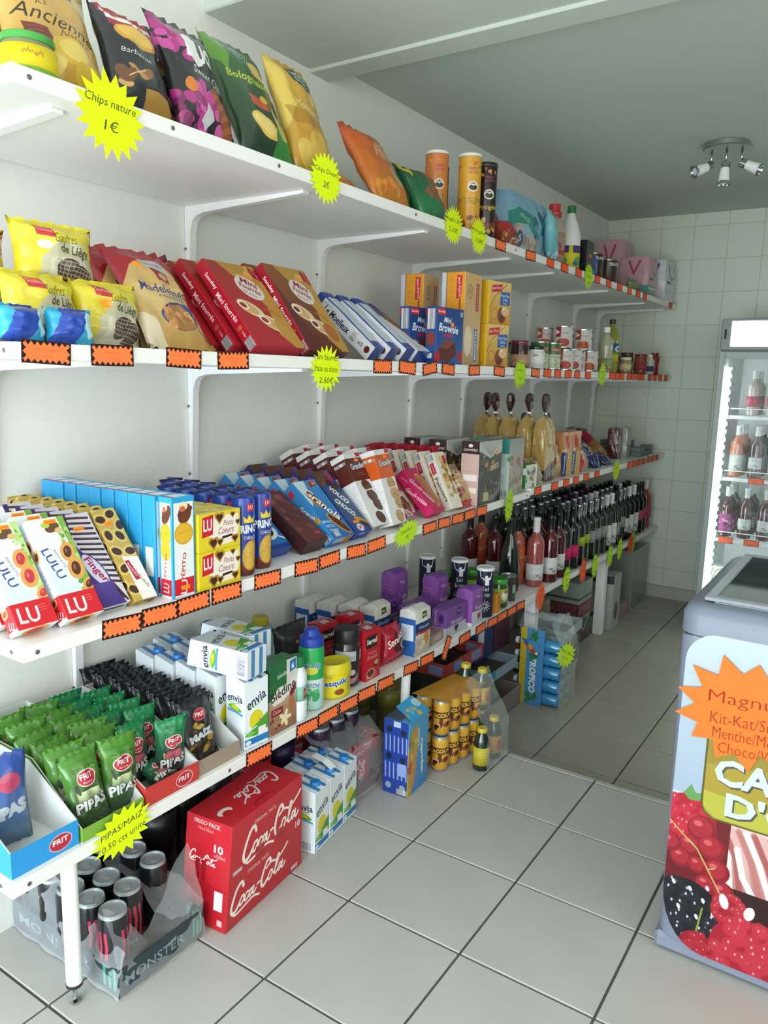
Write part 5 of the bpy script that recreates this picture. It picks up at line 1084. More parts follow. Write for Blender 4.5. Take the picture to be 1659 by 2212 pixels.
def bottle(name, prof, m, cap, capm, lab=None, cat='bottle', seg=20):
    b = lathe_mesh(name, prof, m, seg); ps = [('cap', lathe_mesh('cap', cap, capm, 16))]
    if lab: ps.append(('label', sleeve_mesh('label', *lab)))
    return Kind(name, cat, b, ps)
KMu = bottle('mustard_bottle', [(.030, .001), (.034, .01), (.034, .12), (.028, .15), (.014, .175), (.012, .185)], mat('d6b020', .3), [(.013, .185), (.012, .20), (.008, .205), (.006, .225)], mat('dcae1c', .3))
KMu.put((.26, 3.76, zz), 'yellow squeeze bottle behind the tins')
bottle('sauce_bottle', [(.026, .001), (.030, .008), (.030, .11), (.016, .14), (.014, .15)], mat('c8c8c0', .2), [(.016, .15), (.016, .17)], mat('2c3f7c', .4)).put((.30, 3.93, zz), 'pale bottle with a blue cap behind the tins')
KMy = bottle('sauce_bottle', [(.030, .001), (.036, .01), (.036, .13), (.034, .155), (.016, .185), (.0145, .20)], mat('a6a48a', .12, spec=.8), [(.0165, .198), (.0165, .222), (.014, .224)], mat('e4e6e8', .4), (.0365, .015, .07, -150, 90, labart(15, 5.5, '8a9a6a', lf('', pic=('c05a3c', '7a9a50', 'd0c89a')))))
KMy.put((.395, 3.925, zz), 'clear sauce bottle with a white cap, front left of the oil bottle', yaw=-30)
KOi = bottle('oil_bottle', [(.036, .001), (.040, .008), (.038, .05), (.040, .10), (.038, .15), (.039, .19), (.030, .215), (.015, .235), (.0135, .25)], mat('8c8a2c', .08, spec=.9), [(.0155, .248), (.0155, .270), (.013, .272)], mat('26282a', .4), (.041, .06, .15, -150, 90, labart(18, 9, '2f66a8', lambda a: (a.r(0, 0, 20, 3.6, 'c8c030'), a.r(0, 3.6, 20, 1.4, '4a8a3c'), [a.e(m, 6.2, 2.6, 1.6, 'dfe4ea') for m in (5, 13)], [a.e(m, 6.2, 1.4, .7, 'b03050') for m in (5, 13)]))))
KOi.put((.375, 4.07, zz), 'tall clear bottle of yellow cooking oil with a dark cap', yaw=-30)
for i, (x, y, b, l, lb) in enumerate(((.35, 4.20, '5a3028', '5a1c24', 'dark red jar behind, right of the oil bottle'), (.41, 4.225, '8a7a50', 'c8c0b0', 'small jar with a pale lid before the dark red jar'), (.37, 4.38, '34221c', '5a1c22', 'dark jar with a maroon lid, middle of the far jars'), (.385, 4.60, '8a4038', '7a2a2c', 'reddish jar third from the far end'))):
    jar('preserve_jar', .036 if i != 1 else .032, .115 if i != 1 else .085, b, l, labart(16, 4, ('8a6a50', 'c8b890', '6a7a4a', 'a0403c')[i], lf('')), (.2, .6)).put((x, y, zz), lb, yaw=-30)
bottle('sauce_bottle', [(.022, .001), (.026, .008), (.026, .08), (.016, .10)], mat('c8c4b4', .3), [(.017, .10), (.017, .118)], mat('d6d6d2', .4), (.0265, .02, .05, -150, 90, mat('2f3f7c', .5))).put((.405, 4.72, zz), 'short cream sauce bottle near the far end')
bottle('sauce_bottle', [(.026, .001), (.030, .01), (.026, .05), (.030, .10), (.022, .115)], mat('8e1c2c', .3), [(.022, .115), (.022, .13)], mat('7a1826', .4)).put((.40, 4.84, zz), 'dark red sauce bottle at the far end of the second shelf')

# ================================================================== TOP SHELF
def crisp(w, h, t, a, seed, **k): return bagk('crisp_bag', 'crisps', w, h, t, a, seed, wrk=.003, **k)
z = Z1 + .001
a = art(19, 29, 0, 18, 'c29c54'); a.grad(0, 0, 19, 29, 'b08a3c', 'd0ac68'); a.e(9.6, 24.4, 5.6, 2.8, '2a5a3c', -6); a.t('CRUSTI', 9.6, 25.5, 1.3, 'dfe6d8', w=6.5, bold=.03, rot=-6); a.t('CROC', 9.6, 23.6, 1.3, 'dfe6d8', w=5, bold=.03, rot=-6)
a.t("À l'", 7, 18.0, 1.5, '3a2c20', w=2.2); a.t('Ancienne', 9.8, 14.6, 3.6, '3a2c20', w=16, shear=.25, rot=-8); a.t('Nature', 12.8, 11.4, 1.6, '6a5028', w=6, rot=-8, shear=.15); a.p([(2.6, 12.4), (7.0, 11.6), (8.0, 7.6), (3.0, 8.4)], '6e3026'); a.lines(3.4, 11.2, 3.4, 3, 1.1, 'c8a088'); a.e(11, 8, 3.8, 3.2, 'c8a63c'); a.e(11.5, 8, 3.0, 2.5, 'd6bc5a'); a.e(6, 3.5, 4, 2.4, 'cdb050', 30); a.e(14.6, 3.6, 3.4, 2.6, 'c4a040', -20)
crisp(19, 21.5, 7, a, 31).put((.418, .875, z), 'big golden plain crisp bag, leftmost on the top shelf', lean=24, yaw=-3)
crisp(19, 22, 6, a, 36).put((.335, .86, z), 'big golden plain crisp bag behind the leftmost one', lean=20, yaw=-3)
a = art(17, 28, 0, 18, '26282c'); a.r(0, 19, 17, 9, '2a2c30'); a.p([(2, 28), (15, 28), (14.6, 21), (9, 19.4), (2.6, 21.4)], '9c2430'); a.t("Lay's", 8.6, 24, 5.6, 'e8e8e6', w=12, bold=.06, rot=-6); a.e(8.8, 19.4, 5.6, 2.6, 'c89638', -10); a.e(8.8, 19.8, 4.8, 1.8, 'd8b050', -10); a.t('Barbecue', 7.6, 14.6, 1.2, 'c8c8c4', w=7.6, rot=-10, shear=.1); a.blobs(2.4, 5, 8, 6, 7, 1.4, 2.6, ('8a5a34', 'b08048', '6a4428', 'c89a60'), 4, 1, .55); a.grad(8, 0, 9, 6, '8a6a2c', 'a8803c'); a.s_([(4, 8), (9, 11)], .3, 'd8b078')
crisp(15.0, 20.5, 6, a, 32).put((.422, 1.042, z), 'black and red ridged crisp bag with a white name', lean=19)
crisp(15, 19, 5, a, 35).put((.37, 1.115, z), 'black and red ridged crisp bag half hidden at the back', lean=20)
a = art(18, 26, 0, 18, '232326'); a.blobs(0, 16, 7, 9, 24, .8, 1.8, ('a8347e', 'c24c98', '8a2a68'), 2); a.blobs(6, 2, 8, 9, 36, .8, 2.0, ('b03a86', 'c858a0', '902c6c'), 3); a.blobs(0, 0, 5, 8, 18, .6, 1.6, ('a8347e', '7a2458'), 5)
a.p([(7.4, 22), (9.4, 21.6), (10.8, 15.6), (8.6, 14.6), (6.4, 17)], 'e0e0de'); a.t('DUO', 11.0, 18.4, 5.4, 'e2e2e0', w=9.6, rot=-8, bold=.05); a.t('Sweet Chili', 11.6, 13.0, 1.9, 'd4d4d2', w=9.6, rot=-12, shear=.15)
for i in range(9): a.e(12.2 + i*.35, 10.2 - i*1.05, 2.4, .8, ('8a4a30', 'a05c3a')[i % 2], 25)
a.e(4.6, 9.8, 1.4, 1.6, 'c8762c'); a.p([(6, 3), (8.6, 7), (9.4, 3.4), (7.4, 1.6)], 'b8b8bc')
crisp(17.2, 25.5, 6, a, 33).put((.425, 1.205, z), 'black crisp bag with pink powder splashes', lean=22, yaw=4)
a = art(18.5, 31, 0, 16, '24402c'); a.grad(0, 0, 18.5, 31, '1c2e22', '3a6a34'); a.p([(0, 31), (7, 31), (3, 20), (0, 24)], '5a8a30'); a.e(8.4, 24.4, 4.4, 2.6, '2a5a3a', -26); a.t('CRUSTI', 8.6, 25.4, 1.1, 'c8d8c8', w=5, rot=-26); a.t('CROC', 8.2, 23.7, 1.1, 'c8d8c8', w=4, rot=-26)
a.t('Bolognaise', 8.2, 18.4, 2.6, 'a8b82c', w=12.5, rot=-8, bold=.02); a.p([(5.4, 14.2), (10.8, 13.6), (11, 10.8), (5.8, 11.6)], 'b84c34'); a.e(10.6, 13.8, 1.2, 1.1, 'c8a83c'); a.e(13, 21.4, 3.4, 2.0, 'c8aa5c', -40); a.e(8.2, 7.0, 4.4, 2.6, 'd0b050', -30); a.e(8.0, 7.2, 3.4, 1.8, 'dcc274', -30); a.p([(9, 0), (18, 0), (18, 11), (14, 12)], '2f7a34'); a.e(14, 9, 2, 4, 'b0a85c', 20)
crisp(18, 31.5, 7, a, 34).put((.425, 1.392, z), 'dark green crisp bag beside the mustard one', lean=28)
a = art(16.5, 29.5, 0, 16, 'b8862c'); a.grad(0, 0, 16.5, 29.5, 'b08428', 'c8a044'); a.p([(0, 29.5), (3, 29.5), (4, 16), (0, 10)], 'd0b454'); a.e(9.4, 24.2, 4.8, 2.9, '244c34', -14); a.t('CRUSTI', 9.5, 25.2, 1.3, 'dce4dc', w=5.6, rot=-14, bold=.03); a.t('CROC', 9.3, 23.1, 1.3, 'dce4dc', w=4.6, rot=-14, bold=.03); a.t('Moutarde', 9.4, 16.2, 2.2, 'e0d29a', w=10, rot=-12, shear=.1); a.p([(13, 14.4), (15.6, 12.8), (15.2, 14), (13, 15.6)], 'ff9418'); a.e(13.6, 19.4, 2.4, 1.8, 'd2b458'); a.p([(1, 16), (15, 13), (15, 11), (2, 12)], '9a6a24', .6); a.e(9.4, 7, 4, 3.6, 'cda848'); a.e(11.4, 3.6, 2.6, 2.2, 'd6ba68'); a.e(4.4, 4, 2.4, 4, 'c8a850', 30)
crisp(16.5, 30, 6.5, a, 37).put((.428, 1.552, z), 'golden mustard crisp bag with a green oval badge', lean=22, yaw=2)
a = art(21, 24, 0, 14, 'cf6a24'); a.grad(0, 0, 21, 24, 'c07a28', 'c85624'); a.p([(10, 19), (20, 15), (20, 7), (14, 9)], 'b89048'); a.t('FLIPS', 14, 14.2, 3.6, 'd8a888', w=11, rot=-12, bold=.04); a.e(15.4, 8.6, 4.0, 2.8, 'c09a6c', -20); a.lines(13, 11.5, 5, 2, .8, 'e0b890'); a.blobs(2, 1, 12, 5, 12, .8, 1.8, ('d88a2c', 'c8702c', 'e09a3c'), 4); a.r(18.2, 13.6, 2, .9, 'ff9418')
kF = crisp(21.5, 26, 6.5, a, 38); kF.put((.425, 1.905, z), 'orange puffed snack bag leaning at the shelf edge', lean=32, yaw=3); kF.put((.385, 1.745, z), 'orange puffed snack bag slumped low behind the price star', lean=58, yaw=3)
a = art(18, 19, 0, 14, '20583c'); a.grad(0, 0, 18, 19, '2c8050', '234c34'); a.p([(0, 19), (4, 19), (2, 13)], 'c8b828'); a.p([(12, 3), (16, 9), (10, 12), (7, 7)], '8a4434'); a.p([(14, 2), (18, 5), (16, 9)], 'b89484'); a.p([(4, 8), (7, 10), (6, 5)], 'a8503c'); a.t('Bugles', 11, 13.4, 2.4, 'b8502c', w=8, rot=-25, bold=.04); a.e(14, 8, 2, 1.4, 'cfc8b8', -40); a.t('3D', 14, 3.0, 1.6, 'dcdcd4', w=2)
kB = crisp(18.5, 19, 7, a, 39); kB.put((.425, 2.140, z), 'green cone snack bag left of the crisp tubes', lean=32); kB.put((.355, 2.10, z), 'green cone snack bag behind its twin', lean=22)
def tube(c0, c1, top, seed, dark=False):
    C = 2*PI*3.75; a = Art(C, 24.5, 0, None, 12, c0); a.grad(0, 0, C, 24.5, c1, c0)
    for m in (C*.5, C*.5-8, C*.5+8):
        a.r(m-3, 18.5, 6, 2.4, c0); a.t('PERFECT', m, 20.6, .8, 'a84a5c', w=3.6, bold=.02); a.t('FLAVOUR', m, 19.5, .8, 'a84a5c', w=3.6, bold=.02); a.e(m, 15.0, 1.9, 1.7, 'e2dcd2'); a.e(m, 15.0, 1.5, 1.2, '3a2820'); a.s_([(m-1.4, 15.3), (m-.5, 15.8), (m, 15.3), (m+.5, 15.8), (m+1.4, 15.3)], .4, 'e2dcd2')
        a.t('Pringles', m, 10.6, 2.3, '2a1c18', w=7.6, rot=4, bold=.05, shear=.15); a.t('Pringles', m, 10.6, 2.0, 'd8b02c', w=7.4, rot=4, bold=.02, shear=.15)
        a.blobs(m-3.2, 1, 6.4, 5.5, 8, .8, 1.6, ('c89a40', 'b8602c', 'd8b860', '7a3420'), seed); a.blobs(m-3, 21.3, 6, 2, 5, .4, .8, ('c8703c', 'd8904c'), seed)
    me = lathe_mesh('crisp_tube', [(.0365, .0005, 1), (.0375, .003, 0), (.0375, .243, 1), (.0385, .243, 1), (.0385, .247, 1)], [a.mat(.3, .5), mat('b0b2b2', .3, metal=.8)], 24, uvr=(.003, .243))
    return Kind('crisp_tube', 'crisps', me, [('lid', lathe_mesh('lid', [(.0392, .244), (.0392, .252), (.037, .254), (.036, .2525), (.002, .2525)], mat(top, .3), 24))])
tube('d07838', 'c88a3c', 'e2e2de', 1).put((.315, 2.315, z), 'orange crisp tube, left one at the back', yaw=-45)
tube('2a2a34', '3a2420', '22222a', 4).put((.225, 2.48, z), 'dark crisp tube half hidden between orange and yellow tubes', yaw=-45)
tube('d8a02c', 'd09828', 'e2e2de', 2).put((.395, 2.395, z), 'yellow crisp tube, the frontmost', yaw=-42)
tube('221c1e', '2a1614', '26221f', 3).put((.392, 2.520, z), 'black crisp tube right of the yellow one', yaw=-42)
def small(w, h, t, c, seed, f=None, nm='snack_bag', cat='snack bag'):
    a = art(w, h, 0, 12, c)
    if f: f(a)
    return bagk(nm, cat, w, h, t, a, seed, wr=.4, rough=.18)
small(15, 16, 6, '9c2030', 41, lambda a: (a.r(0, 0, 15, 9, 'b08848'), a.blobs(1, 0, 13, 8, 10, .8, 1.8, ('c8a060', '8a5a30'), 2), a.r(2, 5, 8, 2, '8a1c28'))).put((.335, 2.70, z), 'dark red snack bag behind the black tube', lean=8)
small(15, 12, 7, '8a3a28', 42, lambda a: (a.e(6, 7.6, 5, 3.4, 'b0202c'), a.blobs(1, 0, 12, 5, 14, .5, 1.2, ('a06a3c', '6a3424', 'c08a50'), 3))).put((.425, 2.685, z), 'glossy red and brown snack bag at the shelf edge', lean=30)
# nappy pack
w, h, d = 36, 22, 18; a = art(w, h, d, 8, '8fb6cc'); a.grad(-d, 0, w+d, h, '9fc0d0', '7fb0cc'); a.r(-d, 0, 5, h, 'c4d4dc'); a.t('5', -d+9, 16, 3, '2c4a78'); a.p([(0, 14), (8, 17), (20, 16), (28, 9), (26, 6), (16, 12), (6, 11), (0, 7)], '2f8f84'); a.t('soft & dry', 13, 13.8, 1.8, 'd8e8e6', w=9, rot=-12); a.blobs(2, 0, 24, 9, 20, 1.4, 3.2, ('b09a8c', 'c4ae9c', '9c8678', 'a8b8c8'), 2); a.e(10, 6, 2.6, 3.0, '2c4a80'); a.t('5', 10, 6.2, 2.6, 'e0e8f0', bold=.03); a.blobs(22, 6, 12, 12, 10, 1, 3, ('2f5a80', '6a8ca8', '3a7a94'), 4); a.r(-d, h, w+d, d, 'b4ccd4')
Kind('nappy_pack', 'nappies', brick_mesh('nappy_pack', w/100, h/100, d/100, a.mat(.2, .6, .5), .012, .006, .010, 3)).put((.205, 2.905, z), 'light blue and teal nappy pack in clear film')
# softener pouch
a = art(14, 20, 0, 10, '6ab0bc'); a.grad(0, 0, 14, 20, '5aa4b4', '86c0c8'); a.e(9, 4, 1.4, 2.2, 'e0e4e0'); a.blobs(8, 3, 2, 2.6, 5, .3, .6, ('c05a50', '5a9a50', '4a70b0'), 1)
pm_ = bag_mesh('refill_pouch', .115, .205, .05, a.mat(.15, .8, .4), seed=43, cinch=0)
for v in pm_.vertices: v.co.y = v.co.y * (1 - .62 * max(0, v.co.z) / .205) - .018 * (v.co.z / .205)
Kind('refill_pouch', 'cleaner', pm_).put((.42, 3.085, z), 'light turquoise refill pouch, pointed at the top', lean=4)
lb1 = labart(22, 12, 'b89888', lambda a: (a.blobs(0, 1, 22, 10, 26, .8, 1.8, ('c87a5a', 'a85a50', 'd0a890', 'b8888a'), 3), a.r(0, 3, 22, 2, 'b04a44')))
bottle('detergent_bottle', [(.045, .001), (.050, .01), (.050, .16), (.040, .20), (.022, .215), (.020, .225)], mat('b8a898', .15, spec=.8), [(.030, .218), (.032, .222), (.032, .236), (.024, .240), (.024, .268), (.021, .27)], mat('c02c30', .35), (.0508, .03, .15, -150, 100, lb1), 'cleaner').put((.34, 3.28, z), 'clear pinkish detergent bottle with a bright red cap', yaw=-30)
lb2 = labart(22, 9, 'd8c830', lambda a: ([(a.r(m-3.5, 6, 7, 3, '2c4a8c'), a.t('U15', m, 7.4, 1.8, 'd03040', w=4, bold=.03), a.e(m, 2.6, 3, 2, '6aa84a'), a.e(m-2, 1.6, 1.2, 1, '3a70b0')) for m in (6, 15)]))
bottle('bleach_bottle', [(.042, .001), (.046, .01), (.046, .14), (.044, .165), (.032, .205), (.018, .235), (.0165, .25)], mat('dcdcd8', .3), [(.0185, .248), (.0185, .278), (.016, .28)], mat('1e6a38', .35), (.0468, .02, .11, -150, 100, lb2), 'cleaner').put((.375, 3.388, z), 'white bleach bottle with a green cap', yaw=-30)
a = art(9, 15, 8, 10, '1e1c1e'); a.r(0, 5, 9, 5, '3a2420'); a.r(4, 8, 2, 1.4, 'ff7a1c'); bk('coffee_box', 'coffee', 9, 15, 8, a).put((.345, 3.515, z), 'black coffee box right of the bleach bottle')
a = art(10, 12, 0, 10, '2a5aa0'); small(9, 12, 4, '2f5c9c', 44).put((.385, 3.67, z), 'small blue packet left of the brown tins')
def orl(a):
    a.r(0, 10, 40, 4, '2c2a24'); [(a.t('ORLANDO', m, 12.0, 1.7, 'e0dcd0', w=7.4, bold=.04)) for m in (6, 18, 30)]; a.blobs(0, 2, 34, 6, 26, .8, 1.8, ('5a2420', '4a3024', '6a3a2c'), 3)
oa = cylart(5.1, 14, '3a302a'); orl(oa); KOr = tin('tomato_tin', .051, .145, oa.mat(.3, .5), top='8a8a50')
KOr.put((.33, 3.83, z), 'tall brown tin with a white name, left of two', yaw=-45); KOr.put((.33, 4.06, z), 'tall brown tin with a white name, right of two', yaw=-45)
small(14, 8, 5, '6a8a50', 45).put((.39, 4.30, z), 'small green packet at the edge before the pink paper rolls')
def rolls(c, mark, txt, w, h, d, seed):
    a = art(w, h, d, 8, c); a.s_([(w*.25, h*.9), (w*.3, h*.65), (w*.5, h*.55), (w*.7, h*.65), (w*.75, h*.9)], 1.4, mark); a.s_([(-d*.7, h*.9), (-d*.5, h*.6), (-d*.3, h*.9)], 1.2, mark); a.r(w*.1, h*.44, w*.3, h*.06, '4a4448'); a.lines(w*.1, h*.3, w*.6, 3, h*.06, mark, .6)
    if txt: a.t(txt, w*.5, h*.46, h*.07, mark, w=w*.7)
    return Kind('paper_roll_pack', 'paper rolls', brick_mesh('paper_roll_pack', w/100, h/100, d/100, a.mat(.3, .5, .4), .010, .004, .004, seed))
pk = rolls('c79aa8', 'a83a60', '', 20, 22, 16, 1)
pk.put((.09, 4.66, z), 'pink toilet roll pack standing tall at the wall', sc=(1, .95, 1.5)); pk.put((.255, 4.60, z), 'pink toilet roll pack at the shelf edge', sc=(1, .9, 1))
rolls('c8ccd0', '2c5c9c', 'Essuie-tout', 21, 23, 14, 2).put((.31, 4.845, z), 'white kitchen roll pack with a blue mark at the far end')
a = art(12, 6, 5, 8, '5a9088'); a.r(0, 3.6, 12, 1.2, 'cfdcd8'); bk('soap_pack', 'soap', 12, 5.5, 5, a).put((.40, 4.47, z), 'small teal soap pack before the pink rolls'); 
# dip jar at the near corner
def dip(a): a.r(0, 5.0, 40, 1.2, 'a04a2c'); a.r(0, 1.2, 40, 3.8, 'd8c41c'); a.r(0, 0, 40, 1.2, '7fae3c'); [scrib(a, m, 3.2, 4, .5, 'b0883c', .2) for m in (6, 16)]
KD = jar('dip_jar', .045, .066, '7a7a54', '3c9a3c', labart(24, 4.4, 'd8c41c', dip), (.02, .7), .012)
KD.put((.400, .822, z), 'glass dip jar with a green lid, upper one at the near corner', yaw=-40)
# ================================================================== LOWEST SHELF
z = Z4 + .0005
def seedbag(c0, c1, word, seed, w=10.5, h=17):
    a = art(w, h, 0, 18, c0); a.grad(0, 0, w, h, c1, c0); a.p([(0, 0), (w, 0), (w, 5), (w*.5, 11), (0, 5)], c1); a.grad(2, 5, w-4, 3.4, c1, 'c8cfa0' if word == 'PIPAS' else c1)
    a.e(5.3, 11.0, 2.7, 1.9, 'e0c8c8'); a.e(5.3, 11.0, 2.45, 1.65, 'b4283a'); a.t('FRIT', 5.3, 11.4, 1.25, 'eee4e0', w=3.6, bold=.03); a.t('Ravich', 5.3, 10.1, .5, 'eee4e0', w=2.6)
    a.t(word, 5.3, 5.4, 2.5, '1e2220', w=8.8, bold=.10, rot=4); a.t(word, 5.3, 5.4, 2.3, 'c8ccc8', w=8.4, bold=.04, rot=4)
    a.e(2.4, 9.0, .5, 1.3, '3a403c', 20); a.e(8.6, 8.6, .5, 1.3, '3a403c', -20); a.r(0, 14.6, w, .12, '2a4a20', .5)
    for s_ in (2.2, 6.4): a.r(s_, 13.2, 2.0, .18, '243020', .8)
    return a
def sk(a, seed, w=10.5, h=17, t=4.6): return bagk('seed_bag', 'snack', w, h, t, a, seed, wr=.35, cr=.010, wrk=.0035, rough=.2)
ga = seedbag('4f8a2c', '35502a', 'PIPAS', 1); kg = [sk(ga, s, 8.6, 15.6, 4.0) for s in (51, 52, 53)]
da = seedbag('1c8a50', '2c2a2a', 'PIPAS', 2); da.e(5.3, 7.6, 3, 1.4, 'b03a50', 0, .7); kd = [sk(da, s, 7.8, 14.6, 3.6) for s in (54, 55)]
ma = art(10.5, 17, 0, 18, '20242a'); ma.grad(0, 0, 10.5, 17, '3a2c20', '22262c'); ma.blobs(1, 1, 8.5, 9, 22, .5, 1.3, ('a8842c', 'c09a48', '6a4a2c', '8a6a34'), 4); ma.e(5.8, 12.4, 2.2, 1.6, 'c07078'); ma.e(5.8, 12.4, 2.0, 1.4, 'b42c40'); ma.t('FRIT', 5.8, 12.5, 1.1, 'eee4e0', w=3.0, bold=.03); ma.p([(1, 5), (9.8, 6.6), (9.6, 9.4), (1.2, 8)], '2a2c30'); ma.t('MAÍZ', 5.4, 7.2, 2.3, 'c8ccd0', w=7.8, bold=.08, rot=8)
km_ = [sk(ma, s, 10, 15.2, 2.3) for s in (56, 57)]
def tray(name, w, l, hf, hb, cin, cout, hs=None, tf=None, th=.0025):
    """open display carton: front lip hf, back hb; l along X (depth), w along Y, sides slope from back to front"""
    bm = bmesh.new(); m1 = 1; hs = hs or hb
    add_box(bm, 0, l, -w/2, w/2, 0, th, mi=0)
    add_box(bm, l - th, l, -w/2, w/2, th, hf, mi=1); add_box(bm, 0, th, -w/2, w/2, th, hb, mi=0)
    for sg in (-1, 1):
        y0, y1 = (sg*w/2, sg*(w/2 - th)); P = [(th, th), (l - th, th), (l - th, hf), (l*.62, hs*.95), (th, hb)]
        A = [bm.verts.new((x, y0, zq)) for x, zq in P]; B = [bm.verts.new((x, y1, zq)) for x, zq in P]
        f = bm.faces.new(A if sg < 0 else A[::-1]); f.material_index = 1; f2 = bm.faces.new(B[::-1] if sg < 0 else B); f2.material_index = 0
        for i in range(5):
            j = (i + 1) % 5; bm.faces.new([A[i], A[j], B[j], B[i]]).material_index = 0
    bmesh.ops.recalc_face_normals(bm, faces=bm.faces[:])
    uv = bm.loops.layers.uv.verify()
    for f in bm.faces:
        for L in f.loops: L[uv].uv = (L.vert.co.y / w + .5, L.vert.co.z / max(hf, .01))
    return Kind(name, 'display box', bm_mesh(bm, name, [mat(cin, .7), tf or mat(cout, .5)]))
def frit_front(bg, w, h):
    a = art(w, h, 0, 12, bg); a.e(w*.72, h*.5, 2.4, 1.7, 'd8c0c0'); a.e(w*.72, h*.5, 2.2, 1.5, 'b4283a'); a.t('FRIT', w*.72, h*.55, 1.1, 'eee4e0', w=3.2, bold=.03); return a.mat(.45)
tray('display_tray', .135, .40, .052, .135, 'd4d8d6', '2490d0', tf=frit_front('2792d4', 13.5, 5.2)).put((.055, .742, z), 'bright blue display tray at the near end, mostly empty')
tray('display_tray', .145, .405, .030, .135, 'cfd2cc', '7aa83c').put((.055, .887, z), 'green-edged display tray full of green seed bags')
tray('display_tray', .145, .41, .045, .12, 'd2d4d2', 'c03434', tf=frit_front('c23a34', 14.5, 4.5)).put((.050, 1.037, z), 'red display tray holding green-topped seed bags')
tray('display_tray', .13, .40, .040, .12, 'd2d4d2', '9a8878').put((.055, 1.180, z), 'torn brown display tray holding black corn bags')
# bags in the trays
ba_ = art(11, 17, 0, 18, '3a7ab0'); ba_.grad(0, 0, 11, 17, '5c7a90', '2c4a9c'); ba_.e(7, 12, 2.3, 1.7, 'b84a68'); ba_.t('PIPAS', 6, 7, 2.4, 'b8c0c8', w=8.6, bold=.08, rot=6)
sk(ba_, 58, 11, 18).put((.352, .722, z + .003), 'blue seed bag standing in the bright blue tray', yaw=-10, lean=6)
for i, (x, y, s, ln, ya, rl) in enumerate(((.400, .862, 0, 16, 4, 5), (.392, .928, 1, 6, 2, -3), (.345, .855, 2, 8, -6, 4), (.340, .925, 0, 10, 4, -4), (.292, .862, 1, 6, 8, 3), (.286, .930, 2, 8, -8, -5), (.238, .858, 0, 6, 3, 4), (.232, .925, 1, 4, 6, -4), (.184, .87, 2, 6, -5, 2), (.180, .93, 0, 4, 4, -2), (.125, .86, 1, 4, 2, 3), (.120, .925, 2, 3, -4, -3))):
    kg[s].put((x + .028, y + (.006 if i % 2 else 0), z + .004 + (0 if i else -.0)), f'light green seed bag, {nth(i//2)} row from the front, {"near" if i % 2 == 0 else "far"} side of its tray', yaw=ya - 8, lean=ln, roll=rl*.6, group='light green seed bags')
for i, (x, y, s, ln, ya) in enumerate(((.402, 1.078, 0, -4, -8), (.372, 1.010, 1, 6, 6), (.330, 1.070, 0, 8, -4), (.290, 1.015, 1, 6, 4), (.272, 1.072, 0, 6, -6), (.236, 1.012, 0, 6, 8), (.218, 1.070, 1, 5, -4), (.182, 1.015, 1, 4, 4), (.165, 1.072, 0, 4, 0), (.125, 1.02, 0, 4, 3))):
    kd[s].put((x, y, z + .004), f'emerald and black seed bag, {nthlabel(i+1)} counted from the front of its tray', yaw=ya - 6, lean=ln, group='emerald and black seed bags')
kd[1].put((.436, 1.052, z + .006), 'emerald seed bag lying flat along the tray lip', yaw=0, lean=62, sc=(1, 1, .55))
for i in range(16): km_[i % 2].put((.408 - i*.0232, 1.176 + (i % 3) * .006 - .006, z + .004), f'black corn snack bag, {"frontmost" if i == 0 else nth(i) + " from the front"} of the black row', yaw=-6 + rnd.random()*5, lean=12, group='black corn snack bags')
# milk cartons
def milkart(small=False):
    w, h, d = 7.6, 17.8, 6.8; a = art(w, h, d, 20, 'e2e8ec')
    def f(x, w, k):
        m = x + w/2
        a.t('envia', m, h*.70, 2.6*k, '22284a', w=w*.82, rot=22 if k > .9 else 12, bold=.015, shear=.15); a.s_([(m-w*.4, h*.62), (m-w*.1, h*.60), (m+w*.25, h*.66)], .22, '8fc04a')
        if k > .9:
            a.e(m, h*.40, 2.2, 2.6, 'd8cc20'); a.p([(x, h*.20), (x+w*.35, h*.30), (x+w, h*.46), (x+w, h*.22), (x+w*.5, h*.16)], '4a9a34'); a.p([(x, h*.27), (x+w*.5, h*.22), (x+w*.2, h*.17)], '7ac040'); a.s_([(x+.5, h*.24), (x+w*.5, h*.30)], .4, 'c8e0ec'); a.r(x, h*.05, w, 1.7, '2478b8'); a.e(x+1.2, h*.09, .9, .6, 'dfe8f0'); a.r(m+.6, h*.17, 2.4, 1.8, 'ece8e4'); a.blobs(m, h*.36, 2, 1, 3, .2, .35, ('b84a3a', 'e8eae0'), 2)
        else:
            a.e(m, h*.555, w*.36, .7, '6ab03c'); a.e(m, h*.56, w*.2, .45, 'd8cc20'); a.r(x+.6, h*.48, w-1.2, .7, '5a9ccc'); a.lines(x+.7, h*.45, w-1.6, 9, .55, '9aa8b8', .5); a.bar(x+.8, .6, w-1.8, 2.2, '50507a')
    f(0, w, 1); f(-d, d, .7); a.r(-d, h, w+d, d, 'dfe6ec')
    for q in (.22, .62): a.r(w*q, h, 1.3, d, '4a86b8')
    return a
mm = milkart().mat(.3, .4)
def cartonk(w, h, d, m, top=.012, slant=True):
    bm = bmesh.new(); add_box(bm, 0, d, -w/2, w/2, 0, h, .0015); uv_box(bm, w, h, d)
    if slant:
        for v in bm.verts:
            if v.co.z > h - .01: v.co.z += top * (.5 - v.co.x / d)
    return bm_mesh(bm, 'milk_carton', m)
capm = lathe_mesh('screw_cap', [(.0115, 0), (.0135, .001), (.0135, .009), (.0125, .0105), (.004, .0105)], mat('2a80d0', .35), 16)
mc_ = cartonk(.076, .178, .068, mm)
class MilkKind(Kind):
    def put(s, *a_, **k):
        o = Kind.put(s, *a_, **k); c = o.children[0] if o.children else None
        return o
